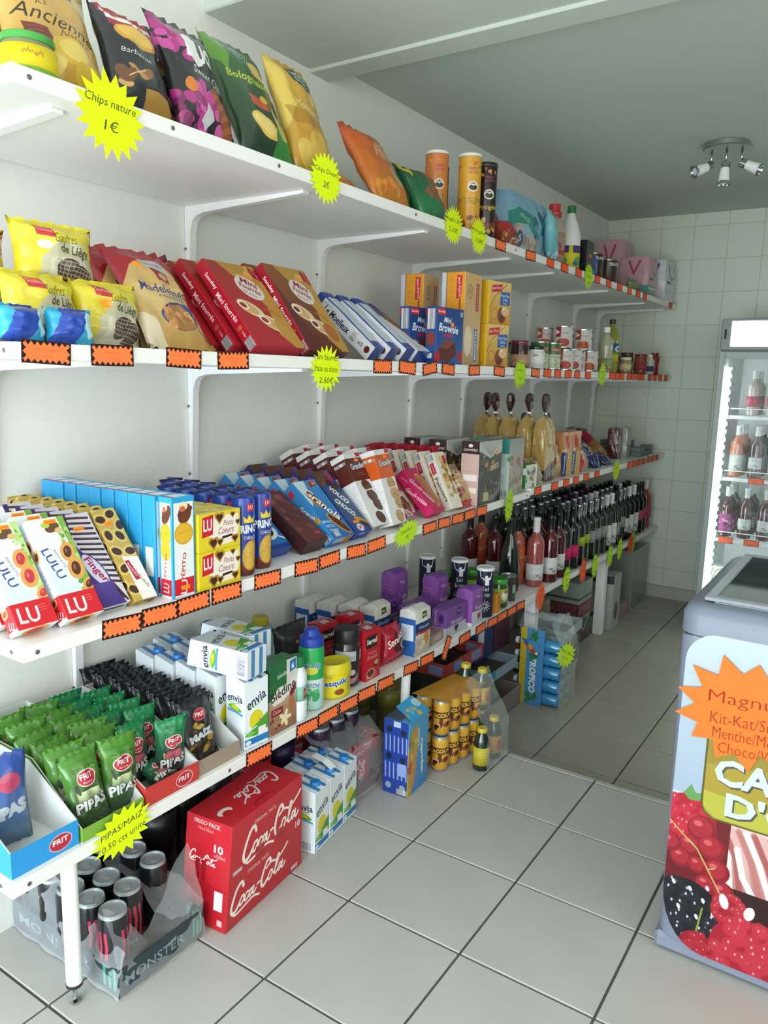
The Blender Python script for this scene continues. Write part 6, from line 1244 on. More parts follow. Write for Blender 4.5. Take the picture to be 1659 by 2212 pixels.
def milk(loc, label, **k):
    o = Kind('milk_carton', 'milk', mc_).put(loc, label, group='white milk cartons', **k)
    c = add_part(o, ('screw_cap', capm)); c.location = (.046, 0, .176)
    return o
milk((.385, 1.312, z), 'white milk carton standing frontmost on the lowest shelf', yaw=-6)
for i, (x, y) in enumerate(((.302, 1.292), (.232, 1.288), (.160, 1.284), (.088, 1.282))): milk((x, y, z), f'upright white milk carton, {nth(i+1)} from the front of its row', yaw=-2)
for i, (x, y) in enumerate(((.205, 1.370), (.132, 1.366), (.058, 1.362))): milk((x, y, z), f'upright white milk carton in the farther row, {nth(i)} from the shelf edge')
def lying(x, y, zz, yaw, label):
    o = milk((x, y, zz), label); o.matrix_world = Matrix.Translation((x, y, zz)) @ Matrix.Rotation(R(yaw), 4, 'Z') @ Matrix.Rotation(R(90), 4, 'Y') @ Matrix.Rotation(R(90), 4, 'Z'); return o
def lay2(p0, ax, up, label):
    """carton lying: ax = world direction from base to cap, up = world direction of its printed front"""
    Zv = Vector(ax).normalized(); Xv = Vector(up); Xv = (Xv - Xv.dot(Zv) * Zv).normalized(); Yv = Zv.cross(Xv)
    m = Matrix((( Xv.x, Yv.x, Zv.x, p0[0]), (Xv.y, Yv.y, Zv.y, p0[1]), (Xv.z, Yv.z, Zv.z, p0[2]), (0, 0, 0, 1)))
    o = milk((0, 0, 0), label); o.matrix_world = m; return o
lay2((.468, 1.290, z + .1885), (-1, -.10, .02), (0, 0, 1), 'white milk carton lying on the upright ones, nearer the camera')
lay2((.400, 1.378, z + .1885), (-1, .02, .0), (0, 0, 1), 'white milk carton lying on the upright ones, farther one')
# infant cereal box, creamers, cocoa ...
w, h, d = 10.2, 18.4, 5; a = art(w, h, d, 18, '9c8468'); a.grad(0, 0, w, 9, '8a5a44', 'b89c7c'); a.r(0, 9, w, 9.4, '286a3c'); a.r(6.2, 9, 4.2, 9.4, 'd8d0c8'); a.p([(0, 9.2), (3, 12), (7.5, 12.4), (w, 14.2), (w, 11), (5, 8), (1.5, 7.6)], 'e0dcd4'); a.t('Blédine', 4.9, 10.8, 2.6, '3c302c', w=9.6, rot=12, bold=.015); a.t('blédina', 5.0, 15.2, 1.2, 'e8ece4', w=4.4, rot=8); a.p([(7.4, 14.8), (9.8, 15.4), (9.8, 18.2), (7.4, 17.8)], '2a70b4'); a.t('6', 8.6, 16.4, 1.7, 'f0f2f4', bold=.03); a.r(.4, 4.8, 4.4, 2.0, '8a2430'); a.t('Cacao', 2.6, 5.9, 1.0, 'ecdcd4', w=3.2, shear=.2); a.p([(7.4, 9.6), (9.8, 11.6), (9.8, 9.6), (7.6, 7.6)], '7a2a30')
for q in range(5): a.e(5.6 + 1.3*math.cos(q*1.257), 3.2 + 1.2*math.sin(q*1.257), 1.2, .6, 'e8dcb0', q*72)
a.e(8.2, 6.4, 1.1, 2.2, 'a8704c'); a.blobs(0, 0, 4, 4, 8, .4, .9, ('6a3a2c', 'a88058'), 3); a.r(-d, 0, d, h, 'b8a890'); a.r(-d, 9, d, 9.4, '2f6a40'); a.r(-d, h, w+d, d, '33704a')
bk('infant_cereal_box', 'food box', w, h, d, a).put((.400, 1.408, z), 'green and brown infant cereal box beside the milk')
def plain(a): a.grad(0, 0, a.w, a.h*.5, '9cc8c0', 'd0dcd8'); a.r(0, a.h*.5, a.w, a.h*.5, '24a050'); [(a.t('Plein Air', m, a.h*.72, 2.0, 'e8ecf0', w=6.4, bold=.06), a.t('Plein Air', m, a.h*.72, 1.8, '2050a0', w=6.2, bold=.02), a.e(m, a.h*.64, 2.0, 1.0, 'd8cc40'), a.t('Menthe', m, a.h*.42, 1.7, '2c5c8c', w=4.8, shear=.1), a.blobs(m-2, 1, 4, a.h*.3, 9, .7, 1.4, ('2f8a4c', '5ab070', '3a9a5c'), 4)) for m in (9.7, 18.6, 1)]
pa = Art(2*PI*3.5, 17.5, 0, None, 12, '2aa45c'); plain(pa)
Kind('body_wash_bottle', 'toiletry', lathe_mesh('body_wash_bottle', [(.030, .001), (.035, .006), (.035, .168), (.033, .178)], pa.mat(.25, .6), 22, uvr=(0, .178)), [('cap', lathe_mesh('cap', [(.034, .178), (.0345, .182), (.033, .200), (.026, .205), (.022, .207), (.021, .222), (.017, .225)], mat('24409c', .3), 22))]).put((.415, 1.562, z), 'green aerosol with a dark blue cap and mint leaves', yaw=-30)
bottle('milk_bottle', [(.024, .001), (.0265, .006), (.0265, .05), (.0235, .056), (.0235, .095), (.0265, .10), (.0255, .125), (.018, .142), (.017, .148)], mat('dfe6e8', .3), [(.0185, .146), (.0195, .149), (.0195, .172), (.017, .174)], mat('1c7a44', .35), (.0245, .056, .095, -160, 110, labart(14, 4, '7fc0a8', lambda a: ([(a.r(m, .6, 1.4, 2.8, 'b82c3c'), a.t('3', m+.7, 2, 1, 'ffffff')) for m in (4, 10)]))), 'milk').put((.432, 1.482, z), 'slim white bottle with a green cap and red label', yaw=-40)
def nesq(y, x, lb):
    a = Art(24, 8, 0, None, 14, 'd8c81c')
    for m in (9.6, 18.6, 1.0): a.t('Nesquik', m, 4.6, 2.6, 'e8ecf4', w=7.8, rot=8, bold=.08); a.t('Nesquik', m, 4.6, 2.4, '24409c', w=7.4, rot=8, bold=.03); a.t('NESTLÉ', m-1.5, 6.8, .7, '3a3a6a', w=2.6); a.e(m+1.6, 1.8, 1.2, 1.0, '8a4a2c')
    a.r(13.4, 1.2, 1.2, 5, 'b8a830'); m1, m2 = a.mat(.3, .5), mat('d4c420', .35)
    me = lathe_mesh('cocoa_tub', [(.040, .001, 1), (.044, .006, 1), (.044, .012, 0), (.044, .072, 1), (.047, .074, 1), (.047, .080, 1), (.045, .083, 1), (.0445, .096, 1), (.041, .101, 1), (.038, .099, 1)], [m1, m2], 26, uvr=(.006, .076))
    for v in me.vertices: v.co.y *= 1.15; v.co.x *= .9
    Kind('cocoa_tub', 'cocoa', me).put((x, y, z), lb, yaw=-14)
nesq(1.665, .415, 'yellow cocoa tub at the shelf edge'); nesq(1.49, .335, 'yellow cocoa tub behind the green aerosol')
a = art(13, 15, 5, 14, '2c2e32'); a.r(5, 9, 5, 2, '4a4c50'); a.lines(5, 8, 4.6, 3, .8, '6a6c70'); a.r(2.6, 13, 1.4, 1, 'ff8a1c'); a.s_([(7, 12), (9, 13), (11, 11.4)], .3, '8a8a8c')
Kind('coffee_bag', 'coffee', bag_mesh('coffee_bag', .15, .165, .06, a.mat(.3, .5, .3), seed=61)).put((.235, 1.70, z), 'charcoal coffee bag behind the red packs', lean=6)
def legal(): 
    w, h, d = 7.6, 15.4, 6; a = art(w, h, d, 16, 'b81c2c'); a.r(0, 10.2, w*.72, 3.6, '241c1e'); a.t('legal', w*.4, 11.9, 2.2, 'e8e0dc', w=5.0, bold=.03, shear=.1); a.t('Tradition', w*.42, 8.6, 1.0, 'd89090', w=4.6, shear=.2); a.t('Familiale', w*.44, 7.2, 1.3, 'd8a0a0', w=5.2, shear=.2); a.e(5.4, 4.8, 1.6, 1.2, '3a1c18'); a.e(5.4, 5.0, 1.2, .8, 'c09060'); a.e(2.6, 2.0, 2.3, 1.6, 'c8a890'); a.e(2.6, 2.1, 1.9, 1.2, '6a3424'); a.r(-d, h, w+d, d, 'a82030'); a.r(2, h+1, 3, 2.4, 'c8a8a8'); return Kind('coffee_pack', 'coffee', brick_mesh('coffee_pack', w/100, h/100, d/100, a.mat(.3, .5, .25), .002, .002, .004, 6))
KL = legal(); KL.put((.380, 1.825, z), 'red coffee brick at the shelf edge with an orange sticker'); KL.put((.245, 1.790, z), 'red coffee brick, left one at the back'); KL.put((.262, 1.905, z), 'red coffee brick, middle one behind the black jar')
a = Art(2*PI*4.1, 13, 0, None, 12, '2a2224'); [(a.r(m-3.4, 8, 6.8, 3, 'a8b0b4'), a.lines(m-3, 10.4, 6, 4, .6, '5a5e64', .7), a.e(m+1.6, 3.4, 2.6, 2.2, 'b87888'), a.e(m+2, 4.4, 1.9, 1.5, '1c1416'), a.e(m+2.2, 4.6, 1.2, .9, 'c8c0b8'), a.r(m-3, 6, 1.2, 1, 'a8b030')) for m in (11.4, 20, 3)]
Kind('coffee_jar', 'coffee', lathe_mesh('coffee_jar', [(.036, .001), (.0415, .008), (.0415, .115), (.037, .130)], a.mat(.15, .7), 24, uvr=(0, .13)), [('lid', lathe_mesh('lid', [(.0375, .130), (.0385, .132), (.0385, .168), (.036, .172), (.030, .172)], mat('1c1a1c', .4), 24))]).put((.395, 1.752, z), 'dark instant coffee jar with a black lid', yaw=-40)
a = art(13.5, 12.5, 0, 16, 'ab1a30'); a.e(6.6, 6.6, 3.2, 3.4, '5a1420'); a.t('Senseo', 5.8, 8.0, 2.5, 'ece4dc', w=9.4, rot=18, shear=.15, bold=.02); a.e(10.4, 5.6, 1.9, 1.5, 'd8cfc0'); a.e(10.4, 5.8, 1.4, 1.0, 'a87a40'); a.e(10.8, 3.8, 1.3, .8, '4a1c1c')
ks = bag_mesh('coffee_bag', .135, .125, .065, a.mat(.25, .5, .25), seed=62)
for v in ks.vertices: v.co.y *= 1 - .28 * max(0, v.co.z) / .125
KS_ = Kind('coffee_bag', 'coffee', ks); KS_.put((.410, 1.975, z), 'red coffee pod bag tapering to the top, at the shelf edge', lean=6); KS_.put((.225, 1.98, z), 'red coffee pod bag at the back by the flour', lean=4)
w, h, d = 9.4, 15.2, 6.2; a = art(w, h, d, 16, 'd8d4cc'); a.r(-d, 0, d, h-2.6, '2c5ca0'); a.r(-d+.6, 5.2, 4.8, 5.4, 'cfdce6'); a.lines(-d+1, 9.8, 4, 6, .7, '7a98b8', .7); a.r(-d+.6, 1.6, 1.2, 1.4, 'b0cce0'); a.r(0, 8.0, w, 3.0, '1f3a6c'); a.t('Farine de blé', w*.55, 9.5, 1.2, 'dfe4ec', w=6.4); a.r(0, 7.2, w, .9, 'b03440'); a.grad(0, 0, w, 7.2, 'b8aa98', 'cdc4b4'); a.e(6.4, 5.0, 1.8, 2.2, 'cf8a3c'); a.blobs(.5, .5, 5, 6, 6, .8, 1.6, ('d8cfc0', 'b8a890'), 3); a.p([(3.8, 12), (6.4, 12.6), (6.2, 14.6), (4, 14.2)], '3a4434'); a.r(4.2, 12.9, 1.6, .7, 'a8a84a'); a.r(-d, h-2.6, d, 2.6, 'd0d0cc'); a.r(-d, h, w+d, d, 'd4d2cc')
KFl = Kind('flour_pack', 'flour', brick_mesh('flour_pack', w/100, h/100, d/100, a.mat(.7, .2, .2), .003, .003, .010, 7))
KFl.put((.388, 2.100, z), 'white and blue flour pack at the shelf edge')
for i, (x, y) in enumerate(((.262, 2.050), (.195, 2.022), (.122, 2.0), (.05, 1.975))): KFl.put((x, y, z), f'white and blue flour pack, {nth(i+1)} from the front, in the row behind', group='flour packs behind')
w, h, d = 15.4, 10, 5.6; a = art(w, h, d, 16, '7a4a98'); a.r(-d, 0, w+d, 3.4, 'b4b4bc'); a.r(-d, 3.4, 4.2, 6.6, '7c4e9c'); a.t('Morceaux', 8.4, 4.6, 1.7, 'ded0e8', w=8.6, rot=2); a.e(9.6, 7.8, 1.8, 1.5, '4a2c6c'); a.t('Nag', 9.6, 7.8, .9, 'cfc0dc', w=2.4); a.e(8.0, 2.0, .9, .8, '2c2430'); heart(a, 8.0, 1.8, 1.5, '2c2430'); a.t('Morceaux', -d+1.6, 6.8, 1.1, 'ded0e8', w=5.4, rot=-88); a.e(-d+3.8, 6.6, 1.1, 1.6, '4a2c6c'); a.r(-d+.8, .4, 3.0, 1.8, 'dfdfe6'); a.r(-d, h, w+d, d, '7a4c98')
KM2 = bk('sugar_box', 'sugar', w, h, d, a)
KM2.put((.382, 2.352, z), 'purple and white sugar cube box at the shelf edge', group='purple sugar cube boxes')
KM2.put((.27, 2.31, z), 'purple sugar cube box behind the front one, lower of its stack', group='purple sugar cube boxes'); KM2.put((.165, 2.26, z), 'purple sugar cube box nearest the wall', group='purple sugar cube boxes')
w, h, d = 8.4, 13.4, 6.4; a = art(w, h, d, 16, '8a4fa0'); a.r(0, 0, w, 5.4, 'c8c6cc'); a.t('Poudre', w*.55, 6.6, 1.5, 'e4d8ec', w=5.2); a.t('Nag', w*.5, 10.6, 1.1, 'cfc0dc', w=3.4); heart(a, w*.6, 3.0, 1.5, 'a83454'); a.lines(-d+1, 10, 4.6, 2, 1, 'c8a8d8', .7); a.r(-d, 0, d, 1.2, 'd8d4dc')
a.r(-d, h, w+d, d, '8048a0'); KP2 = Kind('sugar_pack', 'sugar', brick_mesh('sugar_pack', w/100, h/100, d/100, a.mat(.4, .4, .3), .004, .003, .008, 8))
KP2.put((.388, 2.490, z), 'purple powdered sugar pack at the shelf edge', group='purple powdered sugar packs'); KP2.put((.262, 2.452, z + .0), 'purple powdered sugar pack, second back', sc=(1, 1, 1.25), group='purple powdered sugar packs'); KP2.put((.135, 2.365, z), 'purple powdered sugar pack, third back, near the wall', sc=(1, 1, 1.35), group='purple powdered sugar packs')
a = Art(2*PI*3.3, 18, 0, None, 14, '1c2034')
for m in (9.2, 16.2, 2.2):
    a.s_([(m-2.4, 17.6), (m-2, 15.6), (m, 14.4), (m+2, 15.6), (m+2.4, 17.6)], .35, 'e4e6ea'); a.blobs(m-1.8, 15, 3.6, 1.6, 6, .3, .6, ('e4e6ea', '1c2034'), 2); a.t('Sel', m, 11.2, 1.7, 'e4e6ea', w=2.6); a.t('de mer', m+.1, 9.0, 1.7, 'e4e6ea', w=4.0)
    for q in range(12): a.s_([(m + .6*math.cos(q*.524), 4.6 + .6*math.sin(q*.524)), (m + 2.2*math.cos(q*.524), 4.6 + 2.2*math.sin(q*.524))], .22, 'dfe2e6')
a.r(9, 12.6, 1.6, 3, 'e0e2e6')
KSl = Kind('salt_tube', 'salt', lathe_mesh('salt_tube', [(.031, .0005), (.033, .002), (.033, .182)], a.mat(.4, .4), 22, uvr=(0, .182)), [('lid', lathe_mesh('lid', [(.0345, .181), (.0345, .190), (.0325, .192), (.030, .190)], mat('e6e8ea', .4), 22))])
KSl.put((.425, 2.600, z), 'navy sea salt tube, the front one', yaw=-40); KSl.put((.285, 2.655, z), 'navy sea salt tube, the middle one', yaw=-40); KSl.put((.155, 2.625, z), 'navy sea salt tube, the one near the wall', yaw=-40)
pkl = labart(20, 6, '8ab848', lambda a: [(a.e(m, 3, 2.6, 2.2, 'd8dcc0'), a.r(m-1, 4, 2.6, 1.2, 'b83040')) for m in (6, 14)])
KPk = jar('pickle_jar', .037, .118, '3a4a20', '3c9a30', pkl, (.2, .68), .020)
KPk.put((.418, 2.742, z), 'pickle jar with a bright green lid at the front', yaw=-40); KPk.put((.265, 2.80, z), 'pickle jar with a green lid, behind', yaw=-40); KPk.put((.20, 2.69, z), 'pickle jar with a green lid between the salt tubes', yaw=-40)
ov = cylart(3.2, 9, '3a3a3c'); [(ov.r(m-2.4, 3, 4.8, 3.2, '8a9a88'), ov.t('Olives', m, 4.6, 1.1, 'e8e8e4', w=3.6), ov.blobs(m-2, .4, 4, 2.4, 6, .5, .8, ('26302c', '5a6a5c'), 2)) for m in (5, 13)]
tin('olive_tin', .032, .112, ov.mat(.3, .5)).put((.415, 2.838, z), 'slim dark olive tin right of the pickle jar', yaw=-40)
a = art(3.4, 7.6, 3, 14, 'd0882c'); a.t('KUB', 1.6, 6.0, 1.0, 'b03a20', w=2.2, bold=.03); a.t('OR', 1.6, 4.2, 1.4, 'b03a20', w=1.8, bold=.03); bk('stock_box', 'food box', 3.4, 7.6, 3, a).put((.425, 2.668, z), 'tiny orange stock cube box by the salt tube')
a = art(9, 3.2, 5, 12, '9c8478'); a.r(2, 1, 5, 1.4, 'b8a498'); bk('yeast_pack', 'food box', 10, 3.2, 5, a).put((.385, 2.225, z), 'low brown packet lying between flour and sugar', yaw=4)
# behind the milk: blue-lidded jar and syrup bottle
jar('preserve_jar', .038, .13, '3a3a4c', '24304c').put((.08, 1.45, z + .05), 'jar with a dark blue lid behind the lying milk cartons') if False else None
ub = labart(20, 10, '9ac0d4', lambda a: (a.blobs(0, 0, 20, 5, 14, .8, 1.8, ('7a9a50', 'c8b440', '4a7a3c'), 3), [a.t('U', m, 6.6, 2.2, 'b83040', bold=.05) for m in (5, 13)]))
bottle('syrup_can', [(.034, .001), (.036, .006), (.036, .165), (.030, .175)], mat('8a9aa0', .3, metal=.5), [(.022, .172), (.024, .176), (.024, .196), (.020, .200)], mat('a8a02c', .4), (.0366, .01, .155, -160, 110, ub), 'bottle').put((.185, 1.61, z), 'syrup can with an olive-yellow cap behind the milk', yaw=-30)
bottle('syrup_can', [(.034, .001), (.036, .006), (.036, .155), (.030, .165)], mat('5a6a80', .3), [(.026, .163), (.030, .168), (.030, .188), (.026, .192)], mat('24304c', .4)).put((.10, 1.50, z), 'bottle with a round navy cap behind the lying milk cartons')
# ---------------- wine
M_gd = mat('0d1412', .06, spec=.8, noise=0); M_gr = mat('4a1218', .06, spec=.8, noise=0); M_gp = mat('9a4a48', .08, spec=.8, noise=0); M_gg = mat('12211a', .06, spec=.8, noise=0); M_go = mat('b05a44', .1, spec=.8, noise=0)
M_sil = mat('a9adb2', .28, metal=.85); M_blk = mat('17181a', .3, spec=.6); M_wc = mat('d6d8d8', .35); M_pu = mat('3a1e3e', .35)
BP = [(.030, .001), (.037, .005), (.0375, .012), (.0375, .185), (.034, .203), (.020, .222), (.0148, .235), (.0138, .262)]
def wl(bg, ppc=10, f=None):
    a = Art(9, 9, 0, None, ppc, bg)
    (f or (lambda a: (a.lines(2, 6.8, 5, 2, 1, '555555', .7), a.blobs(3, 1.6, 3, 2.4, 6, .3, .7, ('8a8a88', 'b0b0ac'), 2))))(a); return a.mat(.55, .2)
LW, LG, LP, LY = wl('d2d4d4'), wl('8f9290'), wl('c82a68', f=lambda a: a.lines(2, 6, 5, 2, 1.4, 'd86a98', .8)), wl('a8b82c', f=lambda a: a.lines(1, 4, 7, 2, 1, '3a4018', .9))
LPk, LO, LD = wl('b85068', f=lambda a: None), wl('d86a44', f=lambda a: a.blobs(2, 2, 5, 5, 8, .6, 1.2, ('c05a38', 'e08a64'), 2)), wl('5a2430', f=lambda a: None)
bodies = {}
def wine(glass, capm_, lab, z0=.05, z1=.125, hcap=.055, copper=False, a0=-120, a1=45):
    k = (glass.name, capm_.name, lab.name if lab else '', z0, z1, hcap, copper)
    if k in bodies: return bodies[k]
    if glass.name not in bodies: bodies[glass.name] = lathe_mesh('wine_bottle', BP, glass, 20)
    cp = lathe_mesh('capsule', [(.0150, .300 - hcap - .002), (.0148, .286), (.0158, .288), (.0158, .298), (.0145, .300)], capm_, 14)
    ps = [('capsule', cp)]
    if lab: ps.append(('label', sleeve_mesh('label', .0380, z0, z1, a0, a1, lab, 10)))
    bodies[k] = Kind('wine_bottle', 'wine bottle', bodies[glass.name], ps); return bodies[k]
wk = {'rose_dark': wine(M_gr, M_blk, LW, .03, .10, .06), 'salmon': wine(M_go, M_blk, LO, .04, .17, .06), 'rose': wine(M_gp, M_wc, LW, .03, .10, .062), 'redw': wine(M_gr, M_blk, LW, .04, .115, .06),
      'pink': wine(M_gd, M_blk, LP, .06, .12, .05), 'yellow': wine(M_gd, M_sil, LY, .10, .145, .055), 'silw': wine(M_gd, M_sil, LG, .09, .15, .055), 'sil': wine(M_gd, M_sil, LW, .05, .13, .055),
      'white': wine(M_gd, M_wc, LW, .03, .14, .055), 'blk': wine(M_gd, M_blk, LG, .06, .13, .055), 'pur': wine(M_gd, M_pu, LD, .06, .14, .07), 'pinkl': wine(M_gd, M_blk, LPk, .08, .14, .055), 'rosef': wine(M_gp, M_wc, LPk, .07, .14, .055), 'silt': wine(M_gd, M_sil, None, 0, 0, .055)}
desc = {'rose_dark': 'dark rose wine bottle with black capsule', 'salmon': 'salmon-labelled wine bottle', 'rose': 'pale rose wine bottle with white capsule', 'redw': 'brown-red wine bottle with white label', 'pink': 'black wine bottle with hot pink label',
        'yellow': 'black wine bottle with lime label', 'silw': 'silver-capped wine bottle with grey label', 'sil': 'silver-capped wine bottle with white label', 'white': 'wine bottle with white capsule and long white label', 'blk': 'black-capped wine bottle with grey label',
        'pur': 'purple-capped wine bottle', 'pinkl': 'black wine bottle with pink label', 'rosef': 'pink wine bottle with white capsule', 'silt': 'silver-capped dark wine bottle without label'}
seen = {}
def wput(k, x, y, sc=1.0, lb=None):
    seen[k] = seen.get(k, 0) + 1
    wk[k].put((x, y, z), lb or f'{desc[k]}, {nthlabel(seen[k])} such counting away from the camera', yaw=-18 + rnd.random()*14, sc=sc, group='wine bottles on the lowest shelf')
wput('rose_dark', .125, 3.05); wput('salmon', .11, 3.19); wput('rose_dark', .235, 3.075)
wput('redw', .30, 3.20); wput('rose', .405, 3.135, 1.02)
wput('redw', .428, 3.245); wput('redw', .425, 3.345)
Kind('wine_bottle', 'wine bottle', lathe_mesh('wine_bottle', [(.036, .001), (.043, .006), (.043, .12), (.038, .17), (.024, .225), (.017, .25), (.0155, .29)], M_gg, 22), [('capsule', lathe_mesh('capsule', [(.0175, .235), (.0165, .300), (.0175, .302), (.0175, .318), (.015, .320)], mat('1c2420', .35), 16))]).put((.352, 2.985, z), 'big dark green sparkling wine bottle, nearest the camera')
wput('salmon', .325, 3.115)
cols = [(3.46, ['pink', 'redw', 'silt', 'silt', 'sil']), (3.55, ['pink', 'blk', 'silt', 'silt', 'silt']), (3.635, ['yellow', 'silt', 'sil', 'silt']), (3.715, ['yellow', 'silt', 'silt', 'blk', 'silt']),
        (3.80, ['silw', 'silt', 'sil', 'silt']), (3.885, ['silw', 'silt', 'pur', 'silt']), (3.975, ['silw', 'sil', 'pur', 'blk']), (4.06, ['white', 'white', 'silt', 'blk']), (4.145, ['white', 'white', 'pur', 'blk']),
        (4.235, ['blk', 'sil', 'pur', 'blk']), (4.32, ['silw', 'sil', 'blk', 'blk']), (4.405, ['sil', 'silw', 'blk', 'pur']), (4.49, ['white', 'blk', 'blk']), (4.575, ['white', 'white', 'blk']), (4.665, ['pinkl', 'blk', 'pinkl']), (4.755, ['pinkl', 'blk'])]
for y, ks2 in cols:
    for i, k in enumerate(ks2): wput(k, .415 - i * .084 + (rnd.random()-.5)*.008, y + (rnd.random()-.5)*.008)
wput('rosef', .405, 4.885, 1.0, 'pink wine bottle with white capsule, farthest on the lowest shelf')
for i in range(3): wput('silt', .33 - i*.09, 3.385 + .0*i) if i else wput('redw', .335, 3.34)

# ================================================================== ON THE FLOOR, NEAR PLATFORM
# open tray of drink cans in torn film
a = art(22, 6.4, 0, 14, '2c3a40'); a.t('MONSTER', 9, 3.2, 2.2, '7f8e90', w=15, bold=.01); a.r(19.0, 1.2, .5, 4.4, '3f9a74'); a.r(20.0, 1.2, .5, 3.6, '3f9a74'); a.r(20.9, 1.2, .5, 4.8, '3f9a74')
tf = a.mat(.5)
def opentray(name, w, l, h, cin, fr, th=.003, cat='drinks tray'):
    bm = bmesh.new(); add_box(bm, 0, l, -w/2, w/2, 0, th, mi=0)
    for b in ((l-th, l, -w/2, w/2), (0, th, -w/2, w/2), (th, l-th, -w/2, -w/2+th), (th, l-th, w/2-th, w/2)): add_box(bm, b[0], b[1], b[2], b[3], th, h, mi=1)
    uv = bm.loops.layers.uv.verify()
    for f in bm.faces:
        n = f.normal
        for L in f.loops:
            c = L.vert.co; u = (c.y / w + .5) if abs(n.x) > .5 else (c.x / l); L[uv].uv = (u, c.z / h)
    return Kind(name, cat, bm_mesh(bm, name, [mat(cin, .7), fr]))
opentray('drinks_tray', .226, .37, .064, '5a4a3e', tf).put((.130, .966, .0005), 'dark open drinks tray on the floor at the near end')
ca = Art(2*PI*3.1, 14, 0, None, 12, '17191c')
for m in (5, 11.3, 17.4): [ca.s_([(m-1.6+q*1.3, 11), (m-1.3+q*1.3, 8), (m-1.5+q*1.3, 5.4-q*.5)], .7, 'b83050') for q in range(3)]; ca.t('MONSTER', m, 3.4, 1.1, 'a8acb0', w=5)
cb = Art(2*PI*3.1, 14, 0, None, 10, '181a1e'); cb.lines(3, 10, 5, 3, 2, '3a3e44')
def can(am, r=.031, h=.158, cat='drink can', seg=22):
    al = mat('a9b0b3', .38, metal=.45)
    me = lathe_mesh('drink_can', [(r*.75, .001, 1), (r*.95, .008, 0), (r, .014, 0), (r, h-.018, 0), (r*.93, h-.008, 1), (r*.86, h-.003, 1), (r*.88, h, 1), (r*.83, h-.0005, 1), (r*.80, h-.005, 1), (r*.3, h-.0045, 1)], [am, al], seg, uvr=(.008, h-.008))
    bm = bmesh.new(); add_box(bm, -.004, .010, -.006, .006, h-.0045, h-.0030, .0006)
    return Kind('drink_can', cat, me, [('pull_tab', bm_mesh(bm, 'pull_tab', al))])
KC_, KCb = can(ca.mat(.2, .6)), can(cb.mat(.2, .6))
cpos = [(.445, .885), (.378, .882), (.312, .880), (.245, .882), (.178, .884), (.345, .945), (.279, .946), (.212, .947), (.408, .950), (.379, 1.043), (.313, 1.043), (.247, 1.014), (.180, 1.012)]
for i, (x, y) in enumerate(cpos):
    (KC_ if i in (0, 1, 8) else KCb).put((x, y, .0040), ('black drink can at the tray corner nearest the camera', 'black drink can with pink claw print, second along the near side', 'third black drink can along the near side', 'fourth black drink can along the near side', 'fifth black drink can along the near side, by the wall')[i] if i < 5 else f'black drink can, {nth(i-5)} of the inner rows of the floor tray', yaw=rnd.random()*60-60, group='black drink cans in the floor tray')
# torn film over the tray
def film_sheet(name, nx, ny, fn, m):
    bm = bmesh.new(); g = [[None]*(ny+1) for _ in range(nx+1)]
    for i in range(nx+1):
        for j in range(ny+1):
            p = fn(i/nx, j/ny)
            g[i][j] = bm.verts.new(p) if p is not None else None
    for i in range(nx):
        for j in range(ny):
            q = [g[i][j], g[i+1][j], g[i+1][j+1], g[i][j+1]]
            if all(q): bm.faces.new(q)
    bmesh.ops.recalc_face_normals(bm, faces=bm.faces[:])
    return bm_mesh(bm, name, m, True)
def nse(x, y, s=0): return math.sin(x*13 + s) * math.sin(y*11 + s*2) + .5 * math.sin(x*29 + y*17 + s)
def f1(u, v):   # skirt on the near (-Y) side rising over the cans
    x = .125 + .38 * u; y = .850 - .004 + .02 * v * v; zq = .004 + .17 * v * (1 if u < .55 else max(.55, 1 - (u - .55) * 1.6)) + .006 * nse(u, v, 1) * v
    return (x, y + .006 * nse(u, v), max(zq, .003))
def f2(u, v):   # front (+X) side, torn down in the middle
    y = .852 + .228 * u; top = .16 * (abs(u - .45) * 1.9) ** .8 + .045; 
    return (.504 - .05 * v * v + .006 * nse(u, v, 3), y, max(.003, .003 + top * v + .004 * nse(u*2, v, 5) * v))
def f3(u, v):   # flap folded over the top at the far end
    return (.50 - .32 * u, 1.082 - .09 * v + .006 * nse(u, v), .165 * (1 - .5 * (1-u) * 1.0) + .010 * nse(u, v, 2) + .004)
fm = film('e8eef2', .10)
o = Kind('film_wrap', 'plastic film', film_sheet('film_wrap', 18, 8, f1, fm)).put((0, 0, 0), 'torn clear plastic film around the black drinks tray')
add_part(o, ('film_side', film_sheet('film_side', 14, 8, f2, fm))); add_part(o, ('film_flap', film_sheet('film_flap', 12, 6, f3, fm)))
